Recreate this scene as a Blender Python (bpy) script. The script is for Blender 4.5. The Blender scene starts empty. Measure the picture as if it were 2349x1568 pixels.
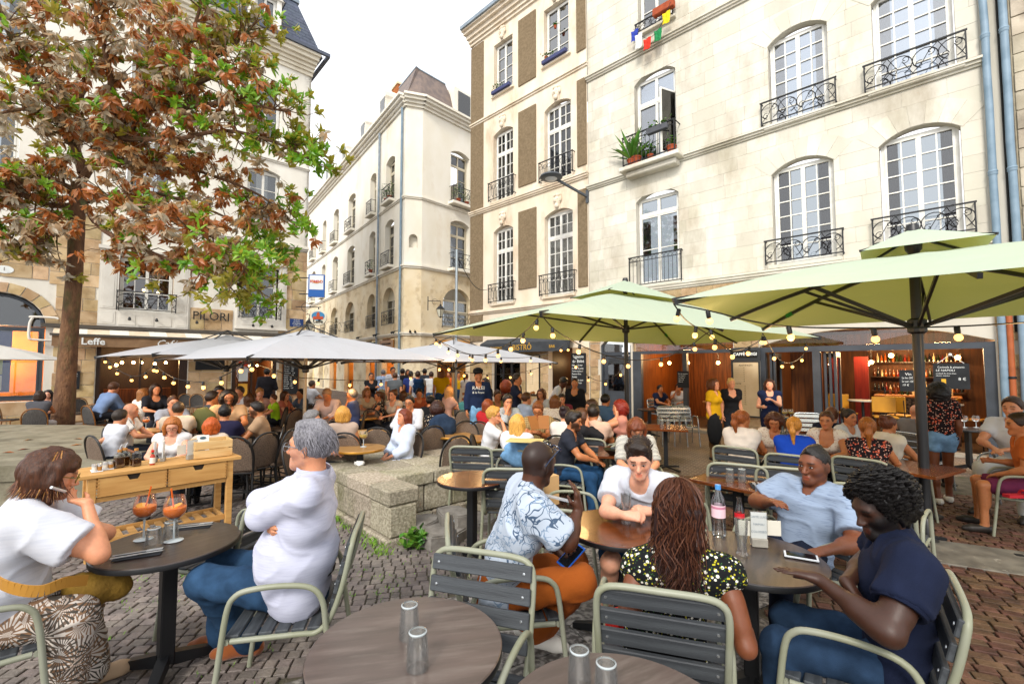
import bpy,math,random
import numpy as np
from mathutils import Vector,Matrix
random.seed(7);np.random.seed(7)
R_=math.radians
scene=bpy.context.scene
col=scene.collection
# ------------------------------------------------------------------ camera, sky, sun, exposure
F=1042.0;CX=1175.0;CY=784.0;PT=math.atan(56/1042.0);CZ=1.68;SL=0.012
cam_d=bpy.data.cameras.new('camera');cam=bpy.data.objects.new('camera',cam_d);col.objects.link(cam)
cam.location=(0,0,CZ);cam.rotation_euler=(math.pi/2+PT,0,0)
cam_d.sensor_width=36;cam_d.lens=36*F/2349.0;cam_d.clip_start=0.05;cam_d.clip_end=600
scene.camera=cam
SUN_EL,SUN_AZ=R_(38),R_(200)
w=bpy.data.worlds.new('World');scene.world=w;w.use_nodes=True
nt=w.node_tree;nt.nodes.clear()
wo=nt.nodes.new('ShaderNodeOutputWorld');bg=nt.nodes.new('ShaderNodeBackground')
sky=nt.nodes.new('ShaderNodeTexSky');sky.sky_type='NISHITA';sky.sun_disc=False
sky.sun_elevation=SUN_EL;sky.sun_rotation=SUN_AZ;sky.dust_density=4.0;sky.air_density=1.0;sky.ozone_density=0.6
hsv=nt.nodes.new('ShaderNodeHueSaturation');hsv.inputs['Saturation'].default_value=0.12
nt.links.new(sky.outputs[0],hsv.inputs['Color']);wm_=nt.nodes.new('ShaderNodeMixRGB');wm_.inputs[0].default_value=0.8;wm_.inputs[2].default_value=(6.6,6.7,6.9,1)
nt.links.new(hsv.outputs[0],wm_.inputs[1]);nt.links.new(wm_.outputs[0],bg.inputs[0])
bg.inputs[1].default_value=0.15
nt.links.new(bg.outputs[0],wo.inputs[0])
sd=bpy.data.lights.new('sun','SUN');sun=bpy.data.objects.new('sun',sd);col.objects.link(sun)
sd.energy=1.5;sd.angle=R_(14);sd.color=(1.0,0.95,0.86)
sdir=Vector((math.sin(SUN_AZ)*math.cos(SUN_EL),math.cos(SUN_AZ)*math.cos(SUN_EL),math.sin(SUN_EL)))
sun.rotation_euler=sdir.to_track_quat('Z','Y').to_euler()
scene.view_settings.view_transform='Standard';scene.view_settings.look='None'
scene.view_settings.exposure=0.80;scene.view_settings.gamma=1.0
try:scene.view_settings.use_curve_mapping=False
except Exception:pass
scene.render.engine='CYCLES'
scene.cycles.use_denoising=True
scene.cycles.max_bounces=6;scene.cycles.diffuse_bounces=2;scene.cycles.glossy_bounces=3
scene.cycles.transmission_bounces=5;scene.cycles.transparent_max_bounces=18
scene.cycles.caustics_reflective=False;scene.cycles.caustics_refractive=False
scene.cycles.sample_clamp_indirect=4.0
# ------------------------------------------------------------------ real places from sight lines
_c,_s=math.cos(PT),math.sin(PT)
def ray(u,v):
 a=(u-CX)/F;b=(CY-v)/F
 return a,_c-b*_s,_s+b*_c
def gz(y):return-SL*min(max(y,0.0),18.0)
def P(u,v,Y):
 d=ray(u,v);k=Y/d[1]
 return Vector((d[0]*k,Y,CZ+d[2]*k))
def G(u,v):
 d=ray(u,v);den=-d[2]-SL*d[1]
 k=CZ/den if den>1e-6 else 1e9
 if k*d[1]>18:k=(CZ+SL*18)/max(-d[2],1e-4)
 return Vector((d[0]*k,d[1]*k,CZ+d[2]*k))
def H(u,v,z):
 """the point at height z (above the local ground) on a sight line"""
 d=ray(u,v);Y=5.0
 for _ in range(12):
  k=(z+gz(Y)-CZ)/d[2];Y=d[1]*k
 return Vector((d[0]*k,Y,z+gz(Y)))
# ------------------------------------------------------------------ tagging
def tag(o,label=None,cat=None,group=None,kind=None):
 if label:o['label']=label
 if cat:o['category']=cat
 if group:o['group']=group
 if kind:o['kind']=kind
 return o
def empty(name,loc=(0,0,0),rz=0.0,label=None,cat=None,group=None,parent=None):
 o=bpy.data.objects.new(name,None);col.objects.link(o)
 o.location=loc;o.rotation_euler=(0,0,rz);o.empty_display_size=0.1
 if parent:o.parent=parent
 return tag(o,label,cat,group)
def link(name,me,parent=None,mat=None,loc=None):
 o=bpy.data.objects.new(name,me);col.objects.link(o)
 if mat is not None and len(me.materials)==0:me.materials.append(mat)
 if parent:o.parent=parent
 if loc is not None:o.location=loc
 return o
def kids(o):return list(o.children)
def copy_tree(o,parent=None):
 c=o.copy();col.objects.link(c)
 if parent is not None:c.parent=parent
 for ch in kids(o):copy_tree(ch,c)
 return c
# ------------------------------------------------------------------ materials
MATS={}
def N(t,typ,**kw):
 n=t.nodes.new(typ)
 for k,v in kw.items():setattr(n,k,v)
 return n
def base_mat(name):
 m=bpy.data.materials.new(name);m.use_nodes=True
 t=m.node_tree;b=t.nodes['Principled BSDF']
 return m,t,b
def setv(b,k,v):
 if k in b.inputs:b.inputs[k].default_value=v
def rgb(h):
 """#rrggbb in sRGB to linear"""
 h=h.lstrip('#');out=[]
 for i in(0,2,4):
  x=int(h[i:i+2],16)/255
  out.append(x/12.92 if x<=.04045 else((x+.055)/1.055)**2.4)
 return tuple(out)
def c4(c):
 if isinstance(c,str):c=rgb(c)
 return(c[0],c[1],c[2],1)
def mul(c,k):
 if isinstance(c,str):c=rgb(c)
 return tuple(min(1,x*k)for x in c[:3])
def mat(name,color,rough=.6,spec=.35,metal=0.,c2=None,nscale=6.,detail=5.,bump=0.,bscale=40.,rand=0.,coord='Object',stretch=(1,1,1),sheen=0.,coat=0.,lo=.35,hi=.65,dirt=None,dscale=1.2,dlo=.5,dhi=.75,bdist=.01):
 if name in MATS:return MATS[name]
 m,t,b=base_mat(name);L=t.links
 setv(b,'Roughness',rough);setv(b,'Specular IOR Level',spec);setv(b,'Metallic',metal)
 setv(b,'Sheen Weight',sheen);setv(b,'Coat Weight',coat)
 b.inputs['Base Color'].default_value=c4(color)
 tc=N(t,'ShaderNodeTexCoord');mp=N(t,'ShaderNodeMapping');mp.inputs['Scale'].default_value=stretch
 if coord=='World':L.new(N(t,'ShaderNodeNewGeometry').outputs['Position'],mp.inputs[0])
 else:L.new(tc.outputs[coord],mp.inputs[0])
 vec=mp.outputs[0];src=None
 if c2 is not None:
  n=N(t,'ShaderNodeTexNoise');n.inputs['Scale'].default_value=nscale;n.inputs['Detail'].default_value=detail
  L.new(vec,n.inputs['Vector'])
  r=N(t,'ShaderNodeValToRGB');r.color_ramp.elements[0].position=lo;r.color_ramp.elements[1].position=hi
  r.color_ramp.elements[0].color=c4(color);r.color_ramp.elements[1].color=c4(c2)
  L.new(n.outputs['Fac'],r.inputs[0]);src=r.outputs[0]
 if dirt is not None:
  n=N(t,'ShaderNodeTexNoise');n.inputs['Scale'].default_value=dscale;n.inputs['Detail'].default_value=8
  n.inputs['Roughness'].default_value=.65
  L.new(vec,n.inputs['Vector'])
  mr=N(t,'ShaderNodeMapRange');mr.inputs[1].default_value=dlo;mr.inputs[2].default_value=dhi
  L.new(n.outputs['Fac'],mr.inputs[0])
  mx=N(t,'ShaderNodeMixRGB');mx.inputs[1].default_value=c4(color);mx.inputs[2].default_value=c4(dirt)
  if src:L.new(src,mx.inputs[1])
  L.new(mr.outputs[0],mx.inputs[0]);src=mx.outputs[0]
 if rand>0:
  oi=N(t,'ShaderNodeObjectInfo');ge=N(t,'ShaderNodeNewGeometry')
  ad=N(t,'ShaderNodeMath',operation='ADD');L.new(oi.outputs['Random'],ad.inputs[0]);L.new(ge.outputs['Random Per Island'],ad.inputs[1])
  fr=N(t,'ShaderNodeMath',operation='FRACT');L.new(ad.outputs[0],fr.inputs[0])
  mr=N(t,'ShaderNodeMapRange');mr.inputs[3].default_value=1-rand;mr.inputs[4].default_value=1+rand*.7
  L.new(fr.outputs[0],mr.inputs[0])
  hs=N(t,'ShaderNodeHueSaturation');hs.inputs['Color'].default_value=c4(color)
  if src:L.new(src,hs.inputs['Color'])
  L.new(mr.outputs[0],hs.inputs['Value'])
  m2=N(t,'ShaderNodeMapRange');m2.inputs[3].default_value=.5-rand*.07;m2.inputs[4].default_value=.5+rand*.07
  f2=N(t,'ShaderNodeMath',operation='MULTIPLY');f2.inputs[1].default_value=7.31;L.new(fr.outputs[0],f2.inputs[0])
  f3=N(t,'ShaderNodeMath',operation='FRACT');L.new(f2.outputs[0],f3.inputs[0]);L.new(f3.outputs[0],m2.inputs[0]);L.new(m2.outputs[0],hs.inputs['Hue'])
  src=hs.outputs[0]
 if src:L.new(src,b.inputs['Base Color'])
 if bump>0:
  n=N(t,'ShaderNodeTexNoise');n.inputs['Scale'].default_value=bscale;n.inputs['Detail'].default_value=4
  L.new(vec,n.inputs['Vector'])
  bp=N(t,'ShaderNodeBump');bp.inputs['Strength'].default_value=bump;bp.inputs['Distance'].default_value=bdist
  L.new(n.outputs['Fac'],bp.inputs['Height']);L.new(bp.outputs[0],b.inputs['Normal'])
 MATS[name]=m
 return m
def emit(name,color,strength):
 if name in MATS:return MATS[name]
 m,t,b=base_mat(name)
 setv(b,'Emission Color',c4(color));setv(b,'Emission Strength',strength);b.inputs['Base Color'].default_value=c4(color)
 MATS[name]=m;return m
def glass_mat(name,tint=(1,1,1),refl=1.0,rough=.02,base=.05,milk=0.0):
 if name in MATS:return MATS[name]
 m=bpy.data.materials.new(name);m.use_nodes=True;t=m.node_tree;t.nodes.clear();L=t.links
 o=N(t,'ShaderNodeOutputMaterial');mx=N(t,'ShaderNodeMixShader');tr=N(t,'ShaderNodeBsdfTransparent');gl=N(t,'ShaderNodeBsdfGlossy')
 tr.inputs[0].default_value=c4(tint);gl.inputs['Roughness'].default_value=rough
 fr=N(t,'ShaderNodeFresnel');fr.inputs[0].default_value=1.5
 mu=N(t,'ShaderNodeMath',operation='MULTIPLY_ADD');mu.inputs[1].default_value=refl;mu.inputs[2].default_value=base;mu.use_clamp=True
 L.new(fr.outputs[0],mu.inputs[0]);L.new(mu.outputs[0],mx.inputs[0]);L.new(tr.outputs[0],mx.inputs[1]);L.new(gl.outputs[0],mx.inputs[2]);L.new(mx.outputs[0],o.inputs[0])
 if milk:
  df=N(t,'ShaderNodeBsdfTranslucent');d2=N(t,'ShaderNodeBsdfDiffuse');ad=N(t,'ShaderNodeMixShader');m3=N(t,'ShaderNodeMixShader');m3.inputs[0].default_value=milk;ad.inputs[0].default_value=.5;df.inputs[0].default_value=d2.inputs[0].default_value=(.9,.92,.93,1)
  L.new(df.outputs[0],ad.inputs[1]);L.new(d2.outputs[0],ad.inputs[2]);L.new(mx.outputs[0],m3.inputs[1]);L.new(ad.outputs[0],m3.inputs[2]);L.new(m3.outputs[0],o.inputs[0])
 MATS[name]=m;return m
# ------------------------------------------------------------------ mesh builder
class MB:
 def __init__(self):self.v=[];self.f=[];self.mi=[];self.cur=0
 def add(self,vs,fs):
  b=len(self.v);self.v.extend([tuple(x)for x in vs]);self.f.extend([tuple(i+b for i in q)for q in fs]);self.mi.extend([self.cur]*len(fs));return self
 def box(self,x0,x1,y0,y1,z0,z1,M=None,ch=0.0):
  if x1<x0:x0,x1=x1,x0
  if y1<y0:y0,y1=y1,y0
  if z1<z0:z0,z1=z1,z0
  if ch>0:
   vs,fs=chamfer_box(x1-x0,y1-y0,z1-z0,ch)
   o=Vector(((x0+x1)/2,(y0+y1)/2,(z0+z1)/2));vs=[Vector(p)+o for p in vs]
  else:
   vs=[(x0,y0,z0),(x1,y0,z0),(x1,y1,z0),(x0,y1,z0),(x0,y0,z1),(x1,y0,z1),(x1,y1,z1),(x0,y1,z1)]
   fs=[(0,3,2,1),(4,5,6,7),(0,1,5,4),(1,2,6,5),(2,3,7,6),(3,0,4,7)]
  if M is not None:vs=[M@Vector(p)for p in vs]
  return self.add(vs,fs)
 def beam(self,a,b,wx,wy=None,up=(0,0,1),ch=0.0):
  a=Vector(a);b=Vector(b);wy=wy or wx;z=(b-a);l=z.length
  if l<1e-6:return self
  z/=l;x=Vector(up).cross(z)
  if x.length<1e-4:x=Vector((1,0,0)).cross(z)
  x.normalize();y=z.cross(x)
  M=Matrix((x,y,z)).transposed().to_4x4();M.translation=a
  return self.box(-wx/2,wx/2,-wy/2,wy/2,0,l,M,ch)
 def tube(self,pts,r,n=8,cap=True,closed=False):
  pts=[Vector(p)for p in pts];k=len(pts)
  rs=r if isinstance(r,(list,tuple))else[r]*k
  if closed:T=[(pts[(i+1)%k]-pts[i-1]).normalized()for i in range(k)]
  else:T=[(pts[min(i+1,k-1)]-pts[max(i-1,0)]).normalized()for i in range(k)]
  x=T[0].orthogonal().normalized();vs=[]
  for i in range(k):
   x=(x-T[i]*x.dot(T[i]))
   if x.length<1e-5:x=T[i].orthogonal()
   x.normalize();y=T[i].cross(x)
   for j in range(n):
    a=2*math.pi*j/n;vs.append(pts[i]+(x*math.cos(a)+y*math.sin(a))*rs[i])
  fs=[]
  for i in range(k if closed else k-1):
   i2=(i+1)%k
   for j in range(n):
    j2=(j+1)%n;fs.append((i*n+j,i*n+j2,i2*n+j2,i2*n+j))
  if cap and not closed:fs.append(tuple(range(n-1,-1,-1)));fs.append(tuple((k-1)*n+j for j in range(n)))
  return self.add(vs,fs)
 def lathe(self,prof,n=24,c=(0,0,0),M=None,cap=True):
  vs=[];k=len(prof)
  for r,z in prof:
   for j in range(n):
    a=2*math.pi*j/n;vs.append(Vector((r*math.cos(a)+c[0],r*math.sin(a)+c[1],z+c[2])))
  fs=[(i*n+j,i*n+(j+1)%n,(i+1)*n+(j+1)%n,(i+1)*n+j)for i in range(k-1)for j in range(n)]
  if cap:
   if prof[0][0]>1e-4:fs.append(tuple(range(n-1,-1,-1)))
   if prof[-1][0]>1e-4:fs.append(tuple((k-1)*n+j for j in range(n)))
  if M is not None:vs=[M@p for p in vs]
  return self.add(vs,fs)
 def prism(self,poly,z0,z1,M=None):
  n=len(poly);vs=[Vector((p[0],p[1],z0))for p in poly]+[Vector((p[0],p[1],z1))for p in poly]
  fs=[tuple(range(n-1,-1,-1)),tuple(range(n,2*n))]+[(i,(i+1)%n,n+(i+1)%n,n+i)for i in range(n)]
  if M is not None:vs=[M@p for p in vs]
  return self.add(vs,fs)
 def ball(self,c,r,n=10,m=7,sc=(1,1,1)):
  vs=[Vector((c[0],c[1],c[2]-r*sc[2]))]
  for i in range(1,m):
   p=math.pi*i/m
   for j in range(n):
    a=2*math.pi*j/n;vs.append(Vector((c[0]+r*sc[0]*math.sin(p)*math.cos(a),c[1]+r*sc[1]*math.sin(p)*math.sin(a),c[2]-r*sc[2]*math.cos(p))))
  vs.append(Vector((c[0],c[1],c[2]+r*sc[2])));T=len(vs)-1
  fs=[(0,1+(j+1)%n,1+j)for j in range(n)]
  for i in range(m-2):
   for j in range(n):fs.append((1+i*n+j,1+i*n+(j+1)%n,1+(i+1)*n+(j+1)%n,1+(i+1)*n+j))
  fs+=[(T,1+(m-2)*n+j,1+(m-2)*n+(j+1)%n)for j in range(n)]
  return self.add(vs,fs)
 def quad(self,a,b,c,d):return self.add([a,b,c,d],[(0,1,2,3)])
 def mesh(self,name,smooth=False,mats=()):
  me=bpy.data.meshes.new(name);me.from_pydata(self.v,[],self.f)
  for m in mats:me.materials.append(m)
  if len(mats)>1:me.polygons.foreach_set('material_index',self.mi)
  if smooth:
   me.polygons.foreach_set('use_smooth',[True]*len(me.polygons))
   try:me.set_sharp_from_angle(angle=R_(42))
   except Exception:pass
  me.update();return me
 def build(self,name,m,parent=None,smooth=False,loc=None):
  mats=m if isinstance(m,(list,tuple))else[m]
  return link(name,self.mesh(name,smooth,mats),parent,None,loc)
def chamfer_box(a,b,c,h):
 a/=2;b/=2;c/=2;h=min(h,a*.45,b*.45,c*.45)
 vs=[];idx={}
 for sx in(-1,1):
  for sy in(-1,1):
   for sz in(-1,1):
    for ax in range(3):
     p=[sx*(a-h),sy*(b-h),sz*(c-h)];p[ax]=(sx*a,sy*b,sz*c)[ax]
     idx[sx,sy,sz,ax]=len(vs);vs.append(tuple(p))
 def F4(l,outward):
  p=[Vector(vs[i])for i in l];n=(p[1]-p[0]).cross(p[2]-p[0])
  return tuple(l)if n.dot(Vector(outward))>0 else tuple(reversed(l))
 fs=[]
 for ax in range(3):
  o1,o2=[i for i in range(3)if i!=ax]
  for s in(-1,1):
   l=[]
   for(p,q)in((-1,-1),(1,-1),(1,1),(-1,1)):
    k=[0,0,0];k[ax]=s;k[o1]=p;k[o2]=q;l.append(idx[k[0],k[1],k[2],ax])
   out=[0,0,0];out[ax]=s;fs.append(F4(l,out))
 for ax in range(3):
  o1,o2=[i for i in range(3)if i!=ax]
  for p in(-1,1):
   for q in(-1,1):
    k1=[0,0,0];k1[o1]=p;k1[o2]=q;k2=list(k1);k1[ax]=-1;k2[ax]=1
    l=[idx[(*k1,o1)],idx[(*k2,o1)],idx[(*k2,o2)],idx[(*k1,o2)]]
    out=[0,0,0];out[o1]=p;out[o2]=q;fs.append(F4(l,out))
 for sx in(-1,1):
  for sy in(-1,1):
   for sz in(-1,1):
    fs.append(F4([idx[sx,sy,sz,i]for i in range(3)],(sx,sy,sz)))
 return vs,fs
_cb={}
def unit_block():
 if 'u' not in _cb:
  m=MB();vs,fs=chamfer_box(1,1,1,.035);m.add(vs,fs);_cb['u']=m.mesh('block')
 return _cb['u']
def piece_objects(name,boxes,m,parent,maxn=300,world=None,jitter=0.0,key=None):
 """boxes: (x0,x1,y0,y1,z0,z1[,rz]) in the parent's space; the nearest maxn become parts, the rest one part of kind stuff"""
 if key:boxes=sorted(boxes,key=key)
 src=None;rest=MB()
 for i,b in enumerate(boxes):
  x0,x1,y0,y1,z0,z1=b[:6];rz=b[6]if len(b)>6 else 0
  if i<maxn:
   if src is None:
    me=unit_block().copy();me.materials.append(m);src=me
   o=bpy.data.objects.new(name,src);col.objects.link(o);o.parent=parent
   o.location=((x0+x1)/2,(y0+y1)/2,(z0+z1)/2);o.scale=(x1-x0,y1-y0,z1-z0);o.rotation_euler=(random.uniform(-jitter,jitter),random.uniform(-jitter,jitter),rz)
  else:
   M=Matrix.Translation(((x0+x1)/2,(y0+y1)/2,(z0+z1)/2))@Matrix.Rotation(rz,4,'Z')
   a,bb,c=(x1-x0)/2,(y1-y0)/2,(z1-z0)/2
   rest.box(-a,a,-bb,bb,-c,c,M,ch=min(a,bb,c)*.12)
 if rest.v:
  o=rest.build(name,m,parent);o['kind']='stuff'
def arc(c,r,a0,a1,n,ax=(1,0,0),ay=(0,0,1)):
 c=Vector(c);ax=Vector(ax);ay=Vector(ay)
 return[c+ax*(r*math.cos(a0+(a1-a0)*i/n))+ay*(r*math.sin(a0+(a1-a0)*i/n))for i in range(n+1)]
def smooth_path(pts,n=6):
 """Catmull-Rom through the points"""
 p=[Vector(x)for x in pts];out=[]
 for i in range(len(p)-1):
  a=p[i-1]if i>0 else p[0]*2-p[1];b=p[i];c=p[i+1];d=p[i+2]if i+2<len(p)else p[-1]*2-p[-2]
  for k in range(n):
   t=k/n;out.append(.5*((2*b)+(c-a)*t+(2*a-5*b+4*c-d)*t*t+(3*b-a-3*c+d)*t*t*t))
 out.append(p[-1]);return out
_txt={}
def text(s,size,m,parent,loc,rot=(0,0,0),name='lettering',depth=.004,align='CENTER',xs=1.0,shear=0.0,off=0.0,spacing=1.0):
 cu=bpy.data.curves.new('t','FONT');cu.body=s;cu.size=size;cu.extrude=depth;cu.align_x=align;cu.align_y='CENTER';cu.resolution_u=2;cu.shear=shear;cu.offset=off;cu.space_character=spacing
 ob=bpy.data.objects.new('t',cu);col.objects.link(ob)
 dg=bpy.context.evaluated_depsgraph_get();me=bpy.data.meshes.new_from_object(ob.evaluated_get(dg))
 bpy.data.objects.remove(ob);bpy.data.curves.remove(cu)
 me.materials.clear();o=link(name,me,parent,m,loc);o.rotation_euler=rot;o.scale=(xs,1,1)
 return o
# ------------------------------------------------------------------ one-surface figures: signed distance fields meshed by surface nets
V3=lambda*a:np.array(a,dtype=np.float64)
def nrm(a):
 a=np.asarray(a,float);l=np.linalg.norm(a);return a/l if l>1e-9 else a
class Field:
 def __init__(s,lo,hi,h):
  s.h=h;s.lo=np.asarray(lo,float);s.n=np.ceil((np.asarray(hi)-s.lo)/h).astype(int)+1
  s.D=np.full(s.n,.35,np.float32)
  s.ax=[(s.lo[i]+h*np.arange(s.n[i])).astype(np.float32)for i in range(3)]
 def sl(s,lo,hi):
  a=np.maximum(0,np.floor((lo-s.lo)/s.h).astype(int));b=np.minimum(s.n,np.ceil((hi-s.lo)/s.h).astype(int)+1)
  if(b<=a).any():return None
  return tuple(slice(a[i],b[i])for i in range(3))
 def grid(s,S):return s.ax[0][S[0]][:,None,None],s.ax[1][S[1]][None,:,None],s.ax[2][S[2]][None,None,:]
 def mix(s,S,d,k,op):
  D=s.D[S]
  if op=='u':
   if k>0:
    hh=np.maximum(k-np.abs(D-d),0)/k;s.D[S]=np.minimum(D,d)-hh*hh*(k*.25)
   else:s.D[S]=np.minimum(D,d)
  else:
   if k>0:
    hh=np.maximum(k-np.abs(D+d),0)/k;s.D[S]=np.maximum(D,-d)+hh*hh*(k*.25)
   else:s.D[S]=np.maximum(D,-d)
 def cap(s,a,b,ra,rb=None,k=.03,flat=None,op='u',cuts=()):
  """tapered capsule; flat=(n,f): squeezed along n by factor f; cuts: (point, normal) half spaces removed"""
  rb=ra if rb is None else rb;a=np.asarray(a,float);b=np.asarray(b,float);R=max(ra,rb);m=R+k+2*s.h
  S=s.sl(np.minimum(a,b)-m,np.maximum(a,b)+m)
  if S is None:return
  X,Y,Z=s.grid(S);ba=b-a;L2=max(float(ba@ba),1e-9)
  px,py,pz=X-a[0],Y-a[1],Z-a[2]
  t=np.clip((px*ba[0]+py*ba[1]+pz*ba[2])/L2,0,1)
  qx,qy,qz=px-t*ba[0],py-t*ba[1],pz-t*ba[2]
  if flat is not None:
   n,f=flat;w_=(qx*n[0]+qy*n[1]+qz*n[2])*(f-1);qx=qx+w_*n[0];qy=qy+w_*n[1];qz=qz+w_*n[2]
  d=np.sqrt(qx*qx+qy*qy+qz*qz)-(ra+(rb-ra)*t)
  for c,n in cuts:
   d=np.maximum(d,(X-c[0])*n[0]+(Y-c[1])*n[1]+(Z-c[2])*n[2])
  s.mix(S,d.astype(np.float32),k,op)
 def ell(s,c,r,B,k=.02,op='u',cuts=()):
  """ellipsoid, radii r along the rows of B"""
  c=np.asarray(c,float);m=max(r)+k+2*s.h;S=s.sl(c-m,c+m)
  if S is None:return
  X,Y,Z=s.grid(S);X=X-c[0];Y=Y-c[1];Z=Z-c[2]
  q=[X*B[i][0]+Y*B[i][1]+Z*B[i][2]for i in range(3)]
  k0=np.sqrt(sum((q[i]/r[i])**2 for i in range(3)));k1=np.sqrt(sum((q[i]/(r[i]*r[i]))**2 for i in range(3)))+1e-9
  d=k0*(k0-1)/k1
  for p,n in cuts:
   p=np.asarray(p)-c;d=np.maximum(d,(X-p[0])*n[0]+(Y-p[1])*n[1]+(Z-p[2])*n[2])
  s.mix(S,d.astype(np.float32),k,op)
 def half(s,p,n):
  """keep only the side n points away from"""
  X,Y,Z=s.grid((slice(None),)*3)
  s.D=np.maximum(s.D,((X-p[0])*n[0]+(Y-p[1])*n[1]+(Z-p[2])*n[2]).astype(np.float32))
 def nets(s):
  D=s.D;S=D<0
  c=np.zeros(np.array(D.shape)-1,np.int8)
  for i in(0,1):
   for j in(0,1):
    for k in(0,1):
     c+=S[i:D.shape[0]-1+i,j:D.shape[1]-1+j,k:D.shape[2]-1+k]
  A=(c>0)&(c<8);I,J,K=np.nonzero(A);n=len(I)
  if n==0:return None
  idx=np.full(A.shape,-1,np.int32);idx[A]=np.arange(n)
  cv=np.empty((n,8),np.float32);co=[(i,j,k)for i in(0,1)for j in(0,1)for k in(0,1)]
  for q,(i,j,k)in enumerate(co):cv[:,q]=D[I+i,J+j,K+k]
  acc=np.zeros((n,3),np.float32);cnt=np.zeros(n,np.float32)
  for q,a in enumerate(co):
   for ax in range(3):
    if a[ax]==0:
     b=list(a);b[ax]=1;q2=co.index(tuple(b));va,vb=cv[:,q],cv[:,q2]
     m=(va<0)!=(vb<0);t=np.where(m,va/np.where(m,va-vb,1),0)
     p=np.tile(np.array(a,np.float32),(n,1));p[:,ax]=t
     acc[m]+=p[m];cnt[m]+=1
  vs=(acc/cnt[:,None]+np.stack([I,J,K],1))*s.h+s.lo
  Q=[]
  for ax in range(3):
   o1,o2=(ax+1)%3,(ax+2)%3
   sa=[slice(None)]*3;sb=[slice(None)]*3;sa[ax]=slice(0,-1);sb[ax]=slice(1,None)
   for o in(o1,o2):sa[o]=slice(1,-1);sb[o]=slice(1,-1)
   a=S[tuple(sa)];b=S[tuple(sb)]
   e=np.stack(np.nonzero(a!=b),1)
   if len(e)==0:continue
   e[:,o1]+=1;e[:,o2]+=1
   f=S[tuple(e.T)]
   def cell(d1,d2):
    g=e.copy();g[:,o1]-=d1;g[:,o2]-=d2;return idx[tuple(g.T)]
   q=np.stack([cell(0,0),cell(1,0),cell(1,1),cell(0,1)],1)
   q[~f]=q[~f][:,::-1];Q.append(q)
  return vs,np.concatenate(Q)
def vnoise(p,sc,seed=0):
 """cheap smooth noise in -1..1"""
 r=np.random.RandomState(seed);o=np.zeros(len(p));w=p*sc
 for i in range(5):
  d=r.normal(size=3);d/=np.linalg.norm(d);ph=r.uniform(0,6.28,2);d2=r.normal(size=3)*.7
  o+=np.sin(w@d*(1+.35*i)+ph[0]+1.3*np.sin(w@d2*.8+ph[1]))
 return o/3.2
def vnormals(v,q):
 n=np.zeros_like(v);a=v[q[:,2]]-v[q[:,0]];b=v[q[:,3]]-v[q[:,1]];c=np.cross(a,b)
 for i in range(4):np.add.at(n,q[:,i],c)
 return n/(np.linalg.norm(n,axis=1)[:,None]+1e-12)
def relax(v,q,it=1,w=.5):
 for _ in range(it):
  s=np.zeros_like(v);c=np.zeros(len(v))
  for i in range(4):
   np.add.at(s,q[:,i],v[q[:,(i+1)%4]]+v[q[:,(i-1)%4]]);np.add.at(c,q[:,i],2)
  v=v*(1-w)+w*s/np.maximum(c,1)[:,None]
 return v
def quads_mesh(name,v,q,cols=None):
 me=bpy.data.meshes.new(name);n=len(q)
 me.vertices.add(len(v));me.vertices.foreach_set('co',np.ascontiguousarray(v,np.float32).ravel())
 me.loops.add(n*4);me.loops.foreach_set('vertex_index',np.ascontiguousarray(q,np.int32).ravel())
 me.polygons.add(n);me.polygons.foreach_set('loop_start',np.arange(0,n*4,4,dtype=np.int32))
 try:me.polygons.foreach_set('loop_total',np.full(n,4,np.int32))
 except Exception:pass
 me.polygons.foreach_set('use_smooth',np.ones(n,bool))
 if cols is not None:
  at=me.color_attributes.new('tone','FLOAT_COLOR','POINT');at.data.foreach_set('color',np.concatenate([cols,np.ones((len(v),1))],1).astype(np.float32).ravel())
 me.update();me.validate();return me
# ------------------------------------------------------------------ people
def skin_mat():
 if 'skin' in MATS:return MATS['skin']
 m,t,b=base_mat('skin');at=N(t,'ShaderNodeAttribute');at.attribute_name='tone'
 n=N(t,'ShaderNodeTexNoise');n.inputs['Scale'].default_value=55;n.inputs['Detail'].default_value=6
 tc=N(t,'ShaderNodeTexCoord');t.links.new(tc.outputs['Object'],n.inputs['Vector'])
 mr=N(t,'ShaderNodeMapRange');mr.inputs[3].default_value=.82;mr.inputs[4].default_value=1.18;t.links.new(n.outputs['Fac'],mr.inputs[0])
 hs=N(t,'ShaderNodeHueSaturation');t.links.new(at.outputs['Color'],hs.inputs['Color']);t.links.new(mr.outputs[0],hs.inputs['Value'])
 t.links.new(hs.outputs[0],b.inputs['Base Color']);setv(b,'Roughness',.48);setv(b,'Specular IOR Level',.4)
 setv(b,'Subsurface Weight',.12);setv(b,'Subsurface Scale',.02)
 bp=N(t,'ShaderNodeBump');bp.inputs['Strength'].default_value=.12;bp.inputs['Distance'].default_value=.003
 n2=N(t,'ShaderNodeTexNoise');n2.inputs['Scale'].default_value=260;t.links.new(tc.outputs['Object'],n2.inputs['Vector'])
 t.links.new(n2.outputs['Fac'],bp.inputs['Height']);t.links.new(bp.outputs[0],b.inputs['Normal'])
 MATS['skin']=m;return m
SKIN=dict(pale='#d69c80',fair='#ca8a67',tan='#b17148',olive='#b5845f',brown='#703f26',dark='#4b2a1a',deep='#3a2116')
def ik(a,t,l1,l2,pole):
 a=np.asarray(a,float);t=np.asarray(t,float);d=t-a;L=np.linalg.norm(d);L2=min(L,(l1+l2)*.995);dn=d/max(L,1e-6)
 t=a+dn*L2;x=(l1*l1-l2*l2+L2*L2)/(2*L2);y=math.sqrt(max(l1*l1-x*x,0))
 p=np.asarray(pole,float);p=nrm(p-dn*(p@dn));return a+dn*x+p*y,t
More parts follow.
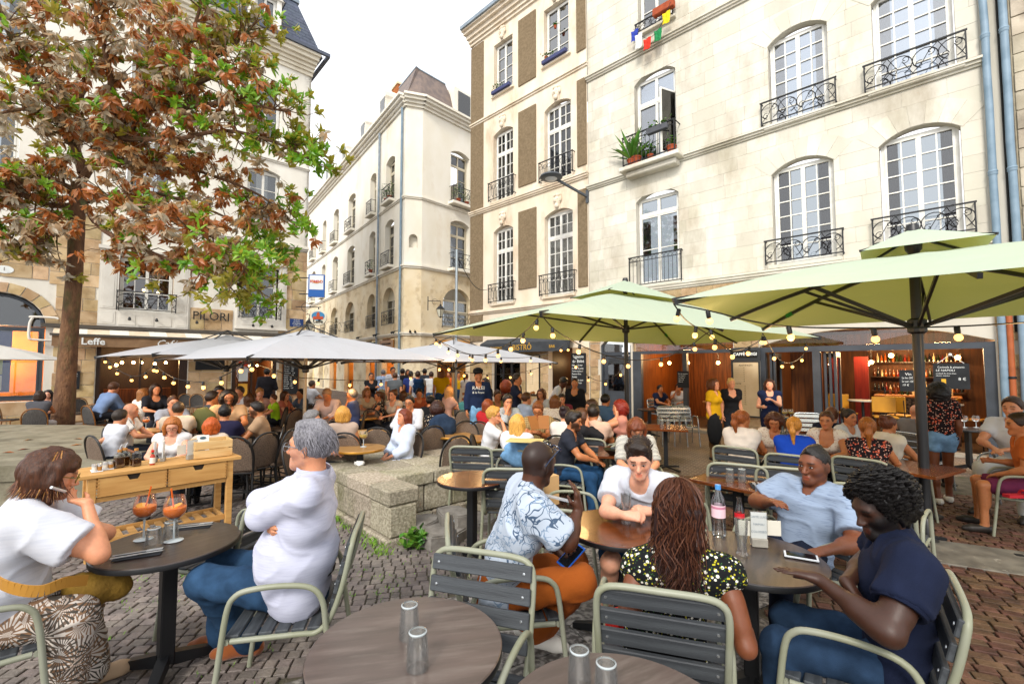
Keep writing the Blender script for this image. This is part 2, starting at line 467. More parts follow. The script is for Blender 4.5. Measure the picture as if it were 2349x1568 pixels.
def frame_of(f,up=(0,0,1)):
 f=nrm(f);r=nrm(np.cross(f,up));u=np.cross(r,f);return f,r,u
class Pose:pass
def pose(base,fwd,kind='sit',s=1.0,fem=False,lean=0.0,side=0.0,turn=0.0,hyaw=0.0,hpitch=0.0,hroll=0.0,arms=('lap','lap'),spread=.5,kneef=0.0,legx=0.0,shin=(0.0,0.0),bulk=1.0,seat=.455,hand=('relax','relax'),feet=None):
 """joints of a sitting or standing body; fwd = flat facing direction, R is the body's own right"""
 J=Pose();J.s=s;J.fem=fem;J.bulk=bulk;J.kind=kind
 U=V3(0,0,1);f=nrm(V3(fwd[0],fwd[1],0));r=np.cross(f,U);b=np.asarray(base,float)
 hw=.085*s
 if kind=='sit':pel=b+U*(seat+.085)*1.0+0*f
 else:pel=b+U*(.925*s)
 td=nrm(U*math.cos(lean)+f*math.sin(lean)+r*math.sin(side));J.td=td
 cs,sn=math.cos(turn),math.sin(turn);fs=nrm(f*cs+r*sn);fs=nrm(fs-td*(fs@td));rs=np.cross(fs,td);J.fs,J.rs,J.f,J.r=fs,rs,f,r
 J.pel=pel;J.waist=pel+td*.17*s-fs*.01*s;J.chest=pel+td*.34*s;J.shm=pel+td*.475*s
 sw=(.155 if fem else.182)*s;J.sh=[J.shm-rs*sw,J.shm+rs*sw]
 J.neck=pel+td*.52*s
 hf=nrm(fs*math.cos(hyaw)+rs*math.sin(hyaw));hd=nrm(td*.55+U*.45);hf=nrm(hf-hd*(hf@hd)*.8)
 hr=nrm(np.cross(hf,hd));hu=np.cross(hr,hf)
 hpitch=-hpitch
 hf,hu=hf*math.cos(hpitch)-hu*math.sin(hpitch),hu*math.cos(hpitch)+hf*math.sin(hpitch)
 hu,hr=hu*math.cos(hroll)+hr*math.sin(hroll),hr*math.cos(hroll)-hu*math.sin(hroll)
 J.hf,J.hr,J.hu=nrm(hf),nrm(hr),nrm(hu)
 J.hc=J.neck+hd*.085*s+J.hu*.065*s+J.hf*.022*s
 J.hip=[pel-r*hw,pel+r*hw];J.knee=[];J.ank=[];J.toe=[]
 for i,sg in enumerate((-1,1)):
  if kind=='sit':
   d=nrm(f*math.cos(spread*.5*1)+r*sg*math.sin(spread*.5)-U*.05);k=J.hip[i]+d*.43*s
   sd=nrm(-U+f*shin[i]+r*sg*legx);L=(k[2]-b[2]-.085*s);a=k+sd*(L/max(-sd[2],.3))
  else:
   st=(kneef if i else-kneef)
   k=J.hip[i]+nrm(-U+f*(st+.05)+r*sg*.03)*.43*s;a=k+nrm(-U+f*(st-.08))*.405*s;a[2]=max(a[2],b[2]+.085*s)
   if abs(kneef)<.02:a[2]=b[2]+.085*s
  J.knee.append(k);J.ank.append(a);J.toe.append(a+nrm(f+r*sg*.22)*.15*s-U*.045*s)
 J.el=[None]*2;J.wr=[None]*2;J.hdir=[None]*2;J.pn=[None]*2;J.curl=[.5,.5]
 UA,FA=.285*s,.25*s
 for i,sg in enumerate((-1,1)):
  a=arms[i];sh=J.sh[i];o=rs*sg
  pole=-U*.8+o*.45-fs*.3;cu=.45
  if isinstance(a,(tuple,list,np.ndarray))and not isinstance(a[0],str):tg=np.asarray(a,float);hd_=None;pn=-U
  else:
   pn=-U;hd_=None
   if a=='lap':tg=pel+f*.27*s+o*.05+U*.10*s;pn=-U
   elif a=='table':tg=J.shm+fs*.36*s+o*.06*s-U*.22*s;pn=-U;cu=.25;pole=-U*.6+o*.8
   elif a=='tablein':tg=J.shm+fs*.36*s-o*.02*s-U*.21*s;cu=.4;pole=-U*.5+o*.9;hd_=nrm(-o+fs*.4)
   elif a=='chin':tg=J.hc+J.hf*.10*s-J.hu*.17*s+o*.03*s;pole=-U+o*.3+fs*.3;hd_=nrm(J.hu*.9-J.hf*.35-o*.3);pn=nrm(-J.hf-o*.2);cu=1.0
   elif a=='cheek':tg=J.hc+J.hf*.05*s-J.hu*.13*s+o*.11*s;pole=-U+o*.3+fs*.4;hd_=nrm(J.hu);pn=-o;cu=.6
   elif a=='hold':tg=J.shm+fs*.33*s+o*.0*s-U*.10*s;pole=-U+o*.6;hd_=nrm(fs*.6-o*.6+U*.2);pn=nrm(-o*.6+fs*.2-U*.1);cu=.9
   elif a=='mouth':tg=J.hc+J.hf*.15*s-J.hu*.11*s+o*.06*s;pole=-U+o*.7;hd_=nrm(-J.hf*.3-o*.5+J.hu*.4);pn=nrm(-J.hf);cu=.9
   elif a=='down':tg=sh-U*.52*s+o*.06*s+f*.04*s;pole=-f*.8+o*.2;hd_=nrm(-U+f*.15);pn=-o;cu=.5
   elif a=='back':tg=sh-U*.40*s+o*.16*s-f*.14*s;pole=-f-o*.2;cu=.5
   elif a=='cross':tg=J.shm+fs*.20*s-o*.12*s-td*.17*s;pole=-U*.7+o*.9;hd_=nrm(-o);pn=-fs;cu=.3
   elif a=='hip':tg=pel+o*.17*s+U*.08*s+f*.03;pole=o*.8-f*.7;hd_=nrm(f*.6-o*.3-U*.5);pn=-o;cu=.6
   elif a=='bend':tg=sh-U*.26*s+f*.24*s+o*.02*s;pole=-U-f*.3+o*.3;hd_=nrm(f-o*.35);pn=-o;cu=.8
   else:tg=sh-U*.5
  e,t_=ik(sh,tg,UA,FA,pole);J.el[i]=e;J.wr[i]=t_
  J.hdir[i]=nrm(hd_)if hd_ is not None else nrm(nrm(t_-e)+(0 if a=='down' else 0)*U)
  J.pn[i]=nrm(pn-J.hdir[i]*(np.asarray(pn)@J.hdir[i]));J.curl[i]=cu
 return J
def body_field(J,Fd,o=0.0,mn=0.0):
 s,bk=J.s,J.bulk;c=Fd.cap;fl=(J.fs,1.28/max(.9,bk*.95));rs=J.rs
 m=lambda r:max(r,mn)
 fem=J.fem;k=.05
 c(J.pel-J.r*.06*s,J.pel+J.r*.06*s,(.118 if fem else.112)*s*bk+o,k=k,flat=fl)
 c(J.waist-rs*.035*s*bk,J.waist+rs*.035*s*bk,(.098 if fem else.112)*s*bk+o,k=k,flat=(J.fs,1.2/max(.9,bk)))
 if bk>1.15:Fd.ell(J.waist+J.fs*.07*s-J.td*.02,((.15*bk)*s+o,.13*bk*s+o,.15*bk*s+o),(rs,J.fs,J.td),k=.08)
 c(J.chest-rs*.07*s,J.chest+rs*.07*s,(.102 if fem else.118)*s*(bk*.5+.5)+o,k=k,flat=(J.fs,1.22))
 c(J.pel+J.td*.05*s,J.shm-J.td*.06*s,.10*s*bk+o,.095*s+o,k=k,flat=(J.fs,1.2))
 c(J.sh[0]-J.td*.0,J.sh[1],.056*s+o*.8,k=.05,flat=(J.fs,1.1))
 c(J.sh[0]*.72+J.shm*.28-J.td*.04*s,J.sh[1]*.72+J.shm*.28-J.td*.04*s,.075*s+o,k=.05,flat=(J.fs,1.25))
 for i in(0,1):c(J.neck+J.td*.0+(-J.fs*.012*s),J.sh[i]*.6+J.neck*.4-J.td*.035*s,.042*s+o*.7,.05*s+o*.7,k=.04)
 if fem:
  for sg in(-1,1):Fd.ell(J.chest+J.fs*.085*s+rs*sg*.062*s+J.td*.0*s,(.058*s+o,.055*s+o,.06*s+o),(rs,J.fs,J.td),k=.03)
def limb(Fd,a,b,ra,rb,k=.03,o=0.0):Fd.cap(a,b,ra+o,rb+o,k=k)
def legs(J,Fd,o=0.0,k=.03,upto=9.0,loose=0.0,hem=0.0):
 s=J.s;bk=.72+.28*J.bulk
 for i in(0,1):
  h,kn,a=J.hip[i],J.knee[i],J.ank[i]
  cut=[]
  L1=np.linalg.norm(kn-h)
  if upto<1:
   e=h+(kn-h)*upto;cut=[(e,nrm(kn-h))]
  Fd.cap(h,kn,.080*s*bk+o+loose*.3,.056*s+o+loose*(1.0 if upto<1 else.6),k=k,cuts=cut)
  if upto<1:continue
  n=nrm(a-kn);e2=kn+(a-kn)*min(1.0,upto-1 if upto<2 else 1.0);cut2=[(e2,n)]if upto<5 else[]
  cal=kn+(a-kn)*.3-(J.f if J.kind=='stand' else nrm(J.f-n*(J.f@n)))*.018*s
  Fd.cap(kn,a,.052*s+o+loose*.6,.034*s+o+loose+hem,k=k,cuts=cut2)
  if upto>=1.3:Fd.cap(cal-n*.05*s,cal+n*.07*s,.05*s+o+loose*.4,.044*s+o+loose*.4,k=k,cuts=cut2)
def shoe(J,Fd,i,o=.008,hi=False):
 s=J.s;a=J.ank[i];t=J.toe[i];d=nrm(V3(*(t-a)[:2],0));z=a[2]-.085*s
 heel=V3(a[0],a[1],z+.036*s)-d*.035*s;ball=V3(a[0],a[1],z+.03*s)+d*.12*s;tip=V3(a[0],a[1],z+.026*s)+d*.175*s
 sole=[(V3(a[0],a[1],z+.002),V3(0,0,-1))]
 Fd.cap(heel,ball,.034*s+o,.037*s+o*.8,k=.02,cuts=sole);Fd.cap(ball,tip,.037*s+o*.8,.024*s+o,k=.02,cuts=sole)
 Fd.cap(heel+V3(0,0,.0),V3(*(a-V3(0,0,-.012 if hi else.02))),.034*s+o,.036*s+o,k=.02,cuts=[(a+V3(0,0,.03 if hi else-.012),V3(0,0,1))])
 Fd.cap(a-V3(0,0,.03*s),ball+V3(0,0,.012*s),.032*s+o,.03*s,k=.02,cuts=[(a+V3(0,0,.03 if hi else-.012),V3(0,0,1)),sole[0]])
def foot(J,Fd,i,mn):shoe(J,Fd,i,-.004);Fd.cap(J.knee[i]*.2+J.ank[i]*.8,J.ank[i]-V3(0,0,.03*J.s),.033*J.s,.033*J.s,k=.02)
def hand(J,Fd,i,mn=0.0):
 s=J.s*(.92 if J.fem else 1.0);w_,d,n=J.wr[i],J.hdir[i],J.pn[i];sd=np.cross(d,n)*(1 if i==1 else-1)
 cu=J.curl[i];k=.006
 m=lambda r:max(r*s,mn)
 Fd.cap(w_,w_+d*.02*s,m(.026),m(.028),k=.015,flat=(n,1.35))
 for q in(-.022,-.006,.010,.024):Fd.cap(w_+d*.022*s+sd*q*.6*s,w_+d*.082*s+sd*q*s*1.05,m(.0145),m(.0125),k=.014)
 for q,(off,ln,r)in enumerate(((.027,.07,.0088),(.009,.08,.0092),(-.009,.074,.0088),(-.026,.058,.0078))):
  b0=w_+d*(.084-abs(off)*.15)*s+sd*off*s;a1=cu*(.9+.08*q)
  d1=nrm(d*math.cos(a1)+n*math.sin(a1)+sd*off*1.6*(1-cu*.7));d2=nrm(d*math.cos(a1*2.1)+n*math.sin(a1*2.1)+sd*off*.8)
  b1=b0+d1*ln*.52*s;b2=b1+d2*ln*.5*s
  Fd.cap(b0,b1,m(r),m(r*.93),k=k);Fd.cap(b1,b2,m(r*.93),m(r*.78),k=k)
 t0=w_+d*.02*s+sd*.022*s+n*.006*s;t1=t0+nrm(d*.62+sd*.62+n*.35*(1+cu))*.045*s;t2=t1+nrm(d*.9+sd*.15+n*(.25+cu*.5))*.034*s
 Fd.cap(t0,t1,m(.0135),m(.0105),k=.012);Fd.cap(t1,t2,m(.0105),m(.0085),k=k)
def arm(J,Fd,i,o=0.0,mn=0.0):
 s=J.s*(1.0 if not J.fem else.9);bk=.6+.4*J.bulk;mus=getattr(J,'mus',1.0)
 Fd.cap(J.sh[i],J.el[i],.05*s*bk*mus+o,.039*s*mus+o,k=.03);Fd.cap(J.sh[i]*.6+J.el[i]*.4,J.sh[i]*.3+J.el[i]*.7,.045*s*bk*mus+o,.042*s*mus+o,k=.03)
 Fd.cap(J.el[i],J.wr[i],.040*s*mus+o,.026*s+o,k=.025);Fd.cap(J.el[i]*.85+J.wr[i]*.15,J.el[i]*.6+J.wr[i]*.4,.041*s*mus+o,.038*s*mus+o,k=.03)
def head(J,Fd,fine):
 s=J.s*(.96 if J.fem else 1.0)*getattr(J,'hs',1.0);c,f,r,u=J.hc,J.hf,J.hr,J.hu;B=(r,f,u)
 g=lambda x,y,z:c+r*x*s+f*y*s+u*z*s
 Fd.ell(g(0,-.012,.028),(.076*s,.098*s,.092*s),B,k=.0)
 Fd.cap(g(0,.028,.0),g(0,.058,-.085),.060*s,.030*s,k=.035)
 for q in(-1,1):
  Fd.cap(g(q*.052,-.005,-.05),g(q*.018,.066,-.094),.020*s,.018*s,k=.03)
  Fd.cap(g(q*.043,.056,-.028),g(q*.05,.03,-.02),.021*s,.02*s,k=.03)
 Fd.cap(g(0,.076,-.1),g(0,.070,-.098),.017*s,k=.025)
 Fd.cap(g(-.034,.079,.022),g(.034,.079,.022),.013*s,k=.025)
 for q in(-1,1):Fd.ell(g(q*.031,.098,.001),(.019*s,.016*s,.012*s),B,k=.014,op='s')
 Fd.cap(g(0,.088,.01),g(0,.112,-.034),.009*s,.0125*s,k=.012)
 for q in(-1,1):Fd.cap(g(q*.011,.098,-.037),g(q*.008,.103,-.038),.0085*s,k=.008)
 Fd.cap(g(-.016,.088,-.063),g(.016,.088,-.063),.0085*s,k=.01);Fd.cap(g(-.013,.087,-.075),g(.013,.087,-.075),.0085*s,k=.01)
 if fine:Fd.cap(g(-.018,.1,-.0688),g(.018,.1,-.0688),.0028*s,k=.006,op='s')
 for q in(-1,1):
  Fd.ell(g(q*.078,-.012,-.008),(.010*s,.02*s,.032*s),(nrm(r+f*q*.35),nrm(f-r*q*.35),u),k=.008)
  if fine:Fd.ell(g(q*.087,-.004,-.006),(.006*s,.01*s,.016*s),B,k=.006,op='s')
 nk=(.046 if J.fem else.056)*s
 Fd.cap(J.neck-J.td*.03*s,g(0,-.022,-.055),nk*1.08,nk,k=.03)
def tone_cols(J,v,skin,hairc,beard=0.0,scalp=0.0,lips=None,brow=1.0,dark_eye=.85):
 base=np.array(rgb(SKIN.get(skin,skin)));s=J.s*(.96 if J.fem else 1.0)*getattr(J,'hs',1.0)
 q=(v-J.hc)/s;x=q@J.hr;y=q@J.hf;z=q@J.hu;ax=np.abs(x)
 C=np.tile(base,(len(v),1));hd=(ax<.1)&(np.abs(z)<.14)&(np.abs(y)<.15)
 def put(mask,colr):
  C[:]=C*(1-mask[:,None])+np.asarray(colr)*mask[:,None]
 sm=lambda d,w:np.clip(.5-d/w,0,1)
 H=hd.astype(float)
 hc=np.array(rgb(hairc))if isinstance(hairc,str)else np.array(hairc)
 dark=base.mean()<.12
 lip=np.array(lips)if lips is not None else(base*np.array([.95,.62,.6])if not dark else base*np.array([1.5,.95,.95]))
 put(H*sm(np.hypot(ax-.045,z+.03)-.022,.03)*(y>.02)*.35,base*np.array([1.08,.78,.74]))
 put(H*sm(np.hypot(x,z+.035)-.014,.02)*(y>.09)*.3,base*np.array([1.05,.8,.76]))
 if scalp>0:put(H*sm(-(z-.03-.25*(y*-1+.02))+0.0-0.02,.02)*(y<.075)*scalp*.0+H*sm((y*.85-z*.5)-.028,.012)*(z>-.06)*scalp,hc)
 if beard>0:
  region=sm(z+.028-.012*(ax>.03)+.02*(ax<.02)*(z>-.06),.016)*sm(.035-y-.3*np.maximum(0,.0),.02)*(z>-.17)
  side=sm(np.abs(ax-.068)-.02,.02)*sm(z-.0,.02)*sm(-.012-y,.02)*(z>-.1)
  hole=sm(np.hypot(ax*.75,(z+.068)*1.25)-.016,.008)*(z>-.085)
  put(H*np.clip(np.maximum(region,side)-hole,0,1)*beard,hc*.9)
 put(H*sm(np.hypot(np.maximum(ax-.017,0),(z+.0645)*1.15)-.0065,.005)*(y>.07),lip)
 put(H*sm(np.hypot(np.maximum(ax-.014,0),(z+.076)*1.1)-.0065,.005)*(y>.07),lip)
 put(H*sm(np.hypot(np.maximum(ax-.02,0),(z+.069)*2)-.003,.004)*(y>.07)*.8,base*.25)
 put(H*sm(np.hypot(np.maximum(np.abs(ax-.033)-.015,0),z-.026+.25*np.maximum(ax-.04,0))-.0045,.005)*(y>.05)*brow,hc*.8)
 put(H*sm(np.hypot(np.maximum(np.abs(ax-.031)-.010,0),(z-.001))-.006,.006)*(y>.05)*dark_eye,base*.16)
 return C
def hair_field(J,Fd,style,ln=.25,vol=.014):
 s=J.s*(.96 if J.fem else 1.0)*getattr(J,'hs',1.0);c,f,r,u=J.hc,J.hf,J.hr,J.hu;B=(r,f,u)
 g=lambda x,y,z:c+r*x*s+f*y*s+u*z*s
 m=nrm(f*.85-u*.5);front=[(g(0,0,0)+m*(.02 if style=='crop' else.033)*s,m)]
 if style in('bun','pony'):m2=nrm(f*.9-u*.42);front=[(g(0,0,0)+m2*.03*s,m2)]
 if style=='afro':
  Fd.ell(g(0,-.028,.055),(.118*s,.128*s,.108*s),B,k=.0,cuts=[(g(0,0,0)+m*.026*s,m)]);Fd.ell(g(0,-.06,.0),(.1*s,.09*s,.1*s),B,k=.03,cuts=[(g(0,.02,0),f)]);return
 Fd.ell(g(0,-.014,.03),((.077+vol)*s,(.1+vol)*s,(.094+vol)*s),B,k=0,cuts=front)
 if style in('short','crop'):Fd.cap(g(0,.06,.105),g(0,-.04,.118),(.022 if style=='short' else.01)*s,k=.04,cuts=[(g(0,.088,.0),f)]);Fd.half(g(0,0,-.075),-u);return
 if style=='quiff':Fd.cap(g(-.04,.062,.105),g(.04,.062,.105),.026*s,k=.03);Fd.cap(g(0,.05,.11),g(0,-.06,.11),.03*s,k=.04);Fd.half(g(0,0,-.06),-u);return
 if style=='fringe' or style=='bobfringe':
  Fd.cap(g(-.045,.075,.06),g(.045,.075,.06),.026*s,k=.02)
 if style in('bob','bobfringe','long','wavy','curly'):
  L=ln
  for q in(-1,1):
   Fd.cap(g(q*.07,.018,.05),g(q*.088,.01,-.02),.03*s,.03*s,k=.03)
   Fd.cap(g(q*.088,.01,-.02),g(q*.092,.0,.0)-V3(0,0,1)*min(L,.22)*s+0*f,.03*s,.022*s,k=.03)
   Fd.cap(g(q*.06,-.06,.0),g(q*.065,-.08,.0)-V3(0,0,1)*L*s,.05*s,.032*s,k=.04)
  Fd.cap(g(0,-.075,.02),g(0,-.095,.0)-V3(0,0,1)*L*s,.065*s,.038*s,k=.04)
  if style=='curly':Fd.ell(g(0,-.04,-.02),(.14*s,.13*s,.15*s),B,k=.03,cuts=[(g(0,.035,0),f)])
 if style=='pony':
  t0=g(0,-.10,.065);t1=g(0,-.155,.05);t2=g(0,-.15,-.06);t3=g(0.01,-.125,-.06)-V3(0,0,1)*ln*.7*s
  Fd.cap(t0,t1,.02*s,.028*s,k=.02);Fd.cap(t1,t2,.028*s,.036*s,k=.03);Fd.cap(t2,t3,.036*s,.014*s,k=.03)
 if style=='bun':Fd.ell(g(0,-.10,.10),(.048*s,.045*s,.042*s),B,k=.012)
def bbox(J,m=.16):
 pts=[J.hc,J.pel]+J.sh+J.el+J.wr+J.knee+J.ank+J.toe
 pts+=[J.wr[i]+J.hdir[i]*.15 for i in(0,1)]
 p=np.stack(pts);return p.min(0)-m,p.max(0)+m
def field_obj(Fd,name,m,parent,org,wr=0.0,wsc=14,seed=1,post=None,it=1,anis=None,fold=False):
 r=Fd.nets()
 if r is None:return None
 v,q=r;v=relax(v,q,it)
 if wr>0:
  n=vnormals(v,q);p=v-org
  if anis is not None:p=p*np.asarray(anis)
  a=vnoise(p,wsc,seed);rd=(1-np.abs(np.clip(vnoise(p+.02*a[:,None],wsc*.9,seed+3),-1,1)))**4
  v=v+n*(wr*(.6*np.clip(a,-1,1)+(1.5*rd if fold else.5*vnoise(p,wsc*2.3,seed+1))))[:,None]
 if post is not None:v=post(v,q)
 me=quads_mesh(name,v-org,q);me.materials.append(m)
 o=bpy.data.objects.new(name,me);col.objects.link(o)
 if parent:o.parent=parent
 return o
def fit_head(J,target):
 """lean the trunk so that the head comes to the given point"""
 d=np.asarray(target,float)-J.hc;J.hc=J.hc+d;J.neck=J.neck+d;J.shm=J.shm+d*.92;J.sh=[J.sh[0]+d*.92,J.sh[1]+d*.92];J.chest=J.chest+d*.68;J.waist=J.waist+d*.3;J.td=nrm(J.neck-J.pel)
 J.fs=nrm(J.fs-J.td*(J.fs@J.td));J.rs=nrm(np.cross(J.fs,J.td))
def strands(J,roots,lens,mat_,parent,org,r=.0035,wav=.012,wl=.09,seg=12,name='hair_strand',sides=3,grav=1.0,out=.3,keepout=.02,seed=0,cyl=None):
 """many thin wavy tufts joined as one mass of hair"""
 rn=random.Random(seed);mb=MB();s=J.s;c=Vector(J.hc)
 for(p,n),L in zip(roots,lens):
  p=Vector(p);n=Vector(n);pts=[];ph=rn.uniform(0,6.28);ph2=rn.uniform(0,6.28);d=n.copy();ww=wav*rn.uniform(.5,1.4);wl_=wl*rn.uniform(.7,1.3)
  side=n.cross(Vector((0,0,1)));side=side.normalized()if side.length>.01 else Vector((1,0,0))
  st=L/seg
  for i in range(seg+1):
   t=i*st;a=2*math.pi*t/wl_
   pts.append(p+side*(math.sin(a+ph)*ww*min(1,t/.06))+n*(math.cos(a+ph2)*ww*.6*min(1,t/.06)))
   d=(d*(1-.35*grav)+Vector((0,0,-1))*.35*grav+n*out*.08).normalized();p=p+d*st
   if cyl is not None:p=cyl(p)
  rs=[r*(1-.15*i/seg)*(.75 if i==0 else 1)*(1 if i<seg-2 else(.8,.6,.25)[i-seg+2])for i in range(seg+1)]
  mb.tube(pts,rs,n=sides,cap=False)
 o=mb.build(name,mat_,parent,smooth=True);o.location=[-x for x in org]if parent is None else(-org[0],-org[1],-org[2]);return o
def flow_hair(J,b,org,n,L,c,seed,r=.0035,wav=.012,wl=.12,gap=110,over=.012,flare=.0,sides=3,side_l=.7):
 """locks that follow the skull from the crown and then hang in waves"""
 rn=random.Random(seed);mb=MB();s=J.s*(.96 if J.fem else 1);cen=Vector(J.hc+J.hu*.028*s-J.hf*.012*s);R,Fv,U_=Vector(J.hr),Vector(J.hf),Vector(J.hu);lim=math.pi-math.radians(gap)/2
 for _ in range(n):
  az=rn.uniform(-lim,lim);o=over*rn.uniform(.3,1.25);ra,rb_,rc=(.078+o)*s,(.101+o)*s,(.096+o)*s;h=R*math.sin(az)-Fv*math.cos(az);ph0=rn.uniform(.02,.85)**1.2;at=lambda p:cen+R*(ra*math.sin(p)*math.sin(az))-Fv*(rb_*math.sin(p)*math.cos(az))+U_*(rc*math.cos(p))
  pts=[at(ph0+(1.72-ph0)*k/6)for k in range(7)];e=pts[-1];hh=Vector((h.x,h.y,0));hh=hh.normalized()if hh.length>.01 else Vector((0,1,0));ll=L*rn.uniform(.7,1.08)*(1-(1-side_l)*abs(math.sin(az)));m=9;ins=rn.uniform(.0,.03);dx=rn.gauss(0,.018)
  side=Vector((-hh.y,hh.x,0))
  for k in range(1,m+1):t=k/m;pts.append(e+Vector((0,0,-ll*t))-hh*(ins*min(1,t*2))+hh*(flare*t*t)+side*dx*t)
  p1=az*2.2+rn.gauss(0,.7);p2=p1+1.6+rn.gauss(0,.5);d=0;out=[];w_=wav*rn.uniform(.5,1.3);q_=wl*rn.uniform(.9,1.12)
  for k,p in enumerate(pts):
   if k:d+=(p-pts[k-1]).length
   a=min(1,d/.12)*w_;out.append(p+side*math.sin(6.283*d/q_+p1)*a+hh*math.cos(6.283*d/q_+p2)*a*.6)
  K=len(out)-1;mb.tube(out,[r*(.7 if i==0 else(1 if i<K-4 else(K-i+.6)/5))for i in range(K+1)],n=sides,cap=False)
 o=mb.build('hair_lock',hair_mat(c),b,smooth=True,loc=(-org[0],-org[1],-org[2]));o['kind']='stuff';return o
def thin(me,J,org,fine):
 """fewer faces away from the head and the hands"""
 n=len(me.vertices);co=np.empty(n*3,np.float32);me.vertices.foreach_get('co',co);co=co.reshape(-1,3)+org
 d=np.minimum(np.linalg.norm(co-J.hc,axis=1)-.15,np.minimum(*[np.linalg.norm(co-J.wr[i]-J.hdir[i]*.07,axis=1)-.11 for i in(0,1)]));o=bpy.data.objects.new('thin',me);col.objects.link(o);g=o.vertex_groups.new(name='g');g.add(np.nonzero(d>0)[0].tolist(),1.0,'REPLACE')
 m=o.modifiers.new('d','DECIMATE');m.ratio=.45 if fine else.6;m.vertex_group='g';THIN.append((o,me))
THIN=[]
def person(name,label,J,org,h=.016,skin='fair',hair=('short','#2a1c14'),top=None,bottom=None,shoes=None,beard=0.0,scalp=0.0,group=None,glasses=None,hairln=.25,hairvol=.014,wr=.004,lips=None,cat='person',neckcut=None,fine=False,eyes=None,hnoise=(.006,60),barefoot=False,skirt=None):
 """body = one mesh; clothes and hair are its children. top = (material, sleeve 0..2, hem, neckline drop, looseness)"""
 org=np.asarray(org,float);lo,hi=bbox(J);mn=h*.62
 Fd=Field(lo,hi,h);body_field(J,Fd,0,mn)
 for i in(0,1):arm(J,Fd,i,0,mn);hand(J,Fd,i,mn)
 legs(J,Fd)
 for i in(0,1):foot(J,Fd,i,mn)
 head(J,Fd,fine)
 v,q=Fd.nets();v=relax(v,q,1,.35)
 cols=tone_cols(J,v,skin,hair[1]if hair else '#2a1c14',beard,scalp,lips,dark_eye=.1 if eyes else.8)
 me=quads_mesh(name,v-org,q,cols);me.materials.append(skin_mat());thin(me,J,org,fine)
 b=bpy.data.objects.new(name,me);col.objects.link(b);b.location=org;tag(b,label,cat,group)
 s=J.s;sd=abs(hash(label))%1000 if False else sum(map(ord,label))%997
 if top:
  tm,sleeve,hem,nd,loose=top
  T=Field(lo,hi,h*1.2);body_field(J,T,.012+loose,mn)
  for i in(0,1):
   if sleeve<=0:continue
   sh,e,w_=J.sh[i],J.el[i],J.wr[i];sx=s*(1 if not J.fem else.9);bk=(.6+.4*J.bulk)*getattr(J,'mus',1.0)
   if sleeve<1:T.cap(sh,e,.052*sx*bk+.013+loose,.046*sx*bk+.016+loose*1.6,k=.03,cuts=[(sh+(e-sh)*sleeve,nrm(e-sh))])
   else:
    T.cap(sh,e,.052*sx*bk+.013+loose,.044*sx+.015+loose,k=.03)
    T.cap(e,w_,.044*sx+.014+loose,.03*sx+.012+loose,k=.03,cuts=[(e+(w_-e)*(sleeve-1),nrm(w_-e))])
  X,Y,Z=T.grid((slice(None),)*3)
  hp=J.pel+J.td*hem*s;td=J.td
  rel=lambda p,n:((X-p[0])*n[0]+(Y-p[1])*n[1]+(Z-p[2])*n[2]).astype(np.float32)
  dt=rel(hp,-td);T.D=np.where(sleeve_mask(J,X,Y,Z,sleeve)>0,T.D,np.maximum(T.D,dt))
  nb=J.neck-J.td*(.035+nd)*s+J.fs*.03*s
  T.cap(nb+J.fs*(.02+nd*.4)*s,J.neck+J.td*.12*s+J.fs*.02*s,(.062+nd*.25)*s,.075*s,k=.01,op='s')
  if neckcut is not None:T.half(*neckcut)
  field_obj(T,'shirt',tm,b,org,wr=wr,wsc=13,seed=sd,anis=(1,1,1.5),fold=True)
 if bottom:
  bm_,upto,loose,hemw=bottom
  T=Field(lo,hi,h*1.4);s_=s;bk=J.bulk
  T.cap(J.pel-J.r*.06*s,J.pel+J.r*.06*s,(.122 if J.fem else.116)*s*bk+.006,k=.05,flat=(J.fs,1.2),cuts=[(J.pel+J.td*.09*s,J.td)])
  T.cap(J.pel,J.pel+J.td*.09*s,.112*s*bk+.006,k=.05,flat=(J.fs,1.2/max(1,bk)),cuts=[(J.pel+J.td*.09*s,J.td)])
  if skirt:
   for i in(0,1):pass
   T.cap(J.hip[0]*.5+J.hip[1]*.5,(J.knee[0]+J.knee[1])*.5*skirt+(1-skirt)*(J.hip[0]+J.hip[1])*.5,.14*s,.15*s+loose,k=.05,flat=(np.cross(J.r,nrm(J.knee[0]-J.hip[0])),1.4),cuts=[((J.knee[0]+J.knee[1])*.5*skirt+(1-skirt)*(J.hip[0]+J.hip[1])*.5,nrm(J.knee[0]+J.knee[1]-J.hip[0]-J.hip[1]))])
  else:legs(J,T,.010,upto=upto,loose=loose,hem=hemw)
  field_obj(T,'trousers' if upto>1.2 else('skirt' if skirt else 'shorts'),bm_,b,org,wr=wr*1.1,wsc=13,seed=sd+5,fold=True)
 if shoes:
  for i in(0,1):
   a=J.ank[i];T=Field(a-V3(.26,.26,.12),a+V3(.26,.26,.1),max(.011,h*.95));shoe(J,T,i,.006,hi=len(shoes)>1)
   field_obj(T,'shoe',shoes[0],b,org)
 if hair and hair[0]not in('bald','shaved'):
  hm=hair_mat(hair[1]);rr=.3+hairln
  T=Field(J.hc-V3(rr*.8,rr*.8,rr+.05),J.hc+V3(rr*.8,rr*.8,.26),h*.8 if not fine else h)
  hair_field(J,T,hair[0],hairln,hairvol)
  amp,sc_=hnoise
  if hair[0]in('curly','afro'):amp,sc_=.012,75
  if hair[0]=='crop':amp,sc_=.0035,130
  field_obj(T,'hair',hm,b,org,wr=amp,wsc=sc_,seed=sd,anis=(1,1,.35)if hair[0]not in('curly','afro','short','crop','quiff')else None)
 if glasses:make_glasses(J,b,org,glasses)
 if eyes:make_eyes(J,b,org,eyes)
 return b
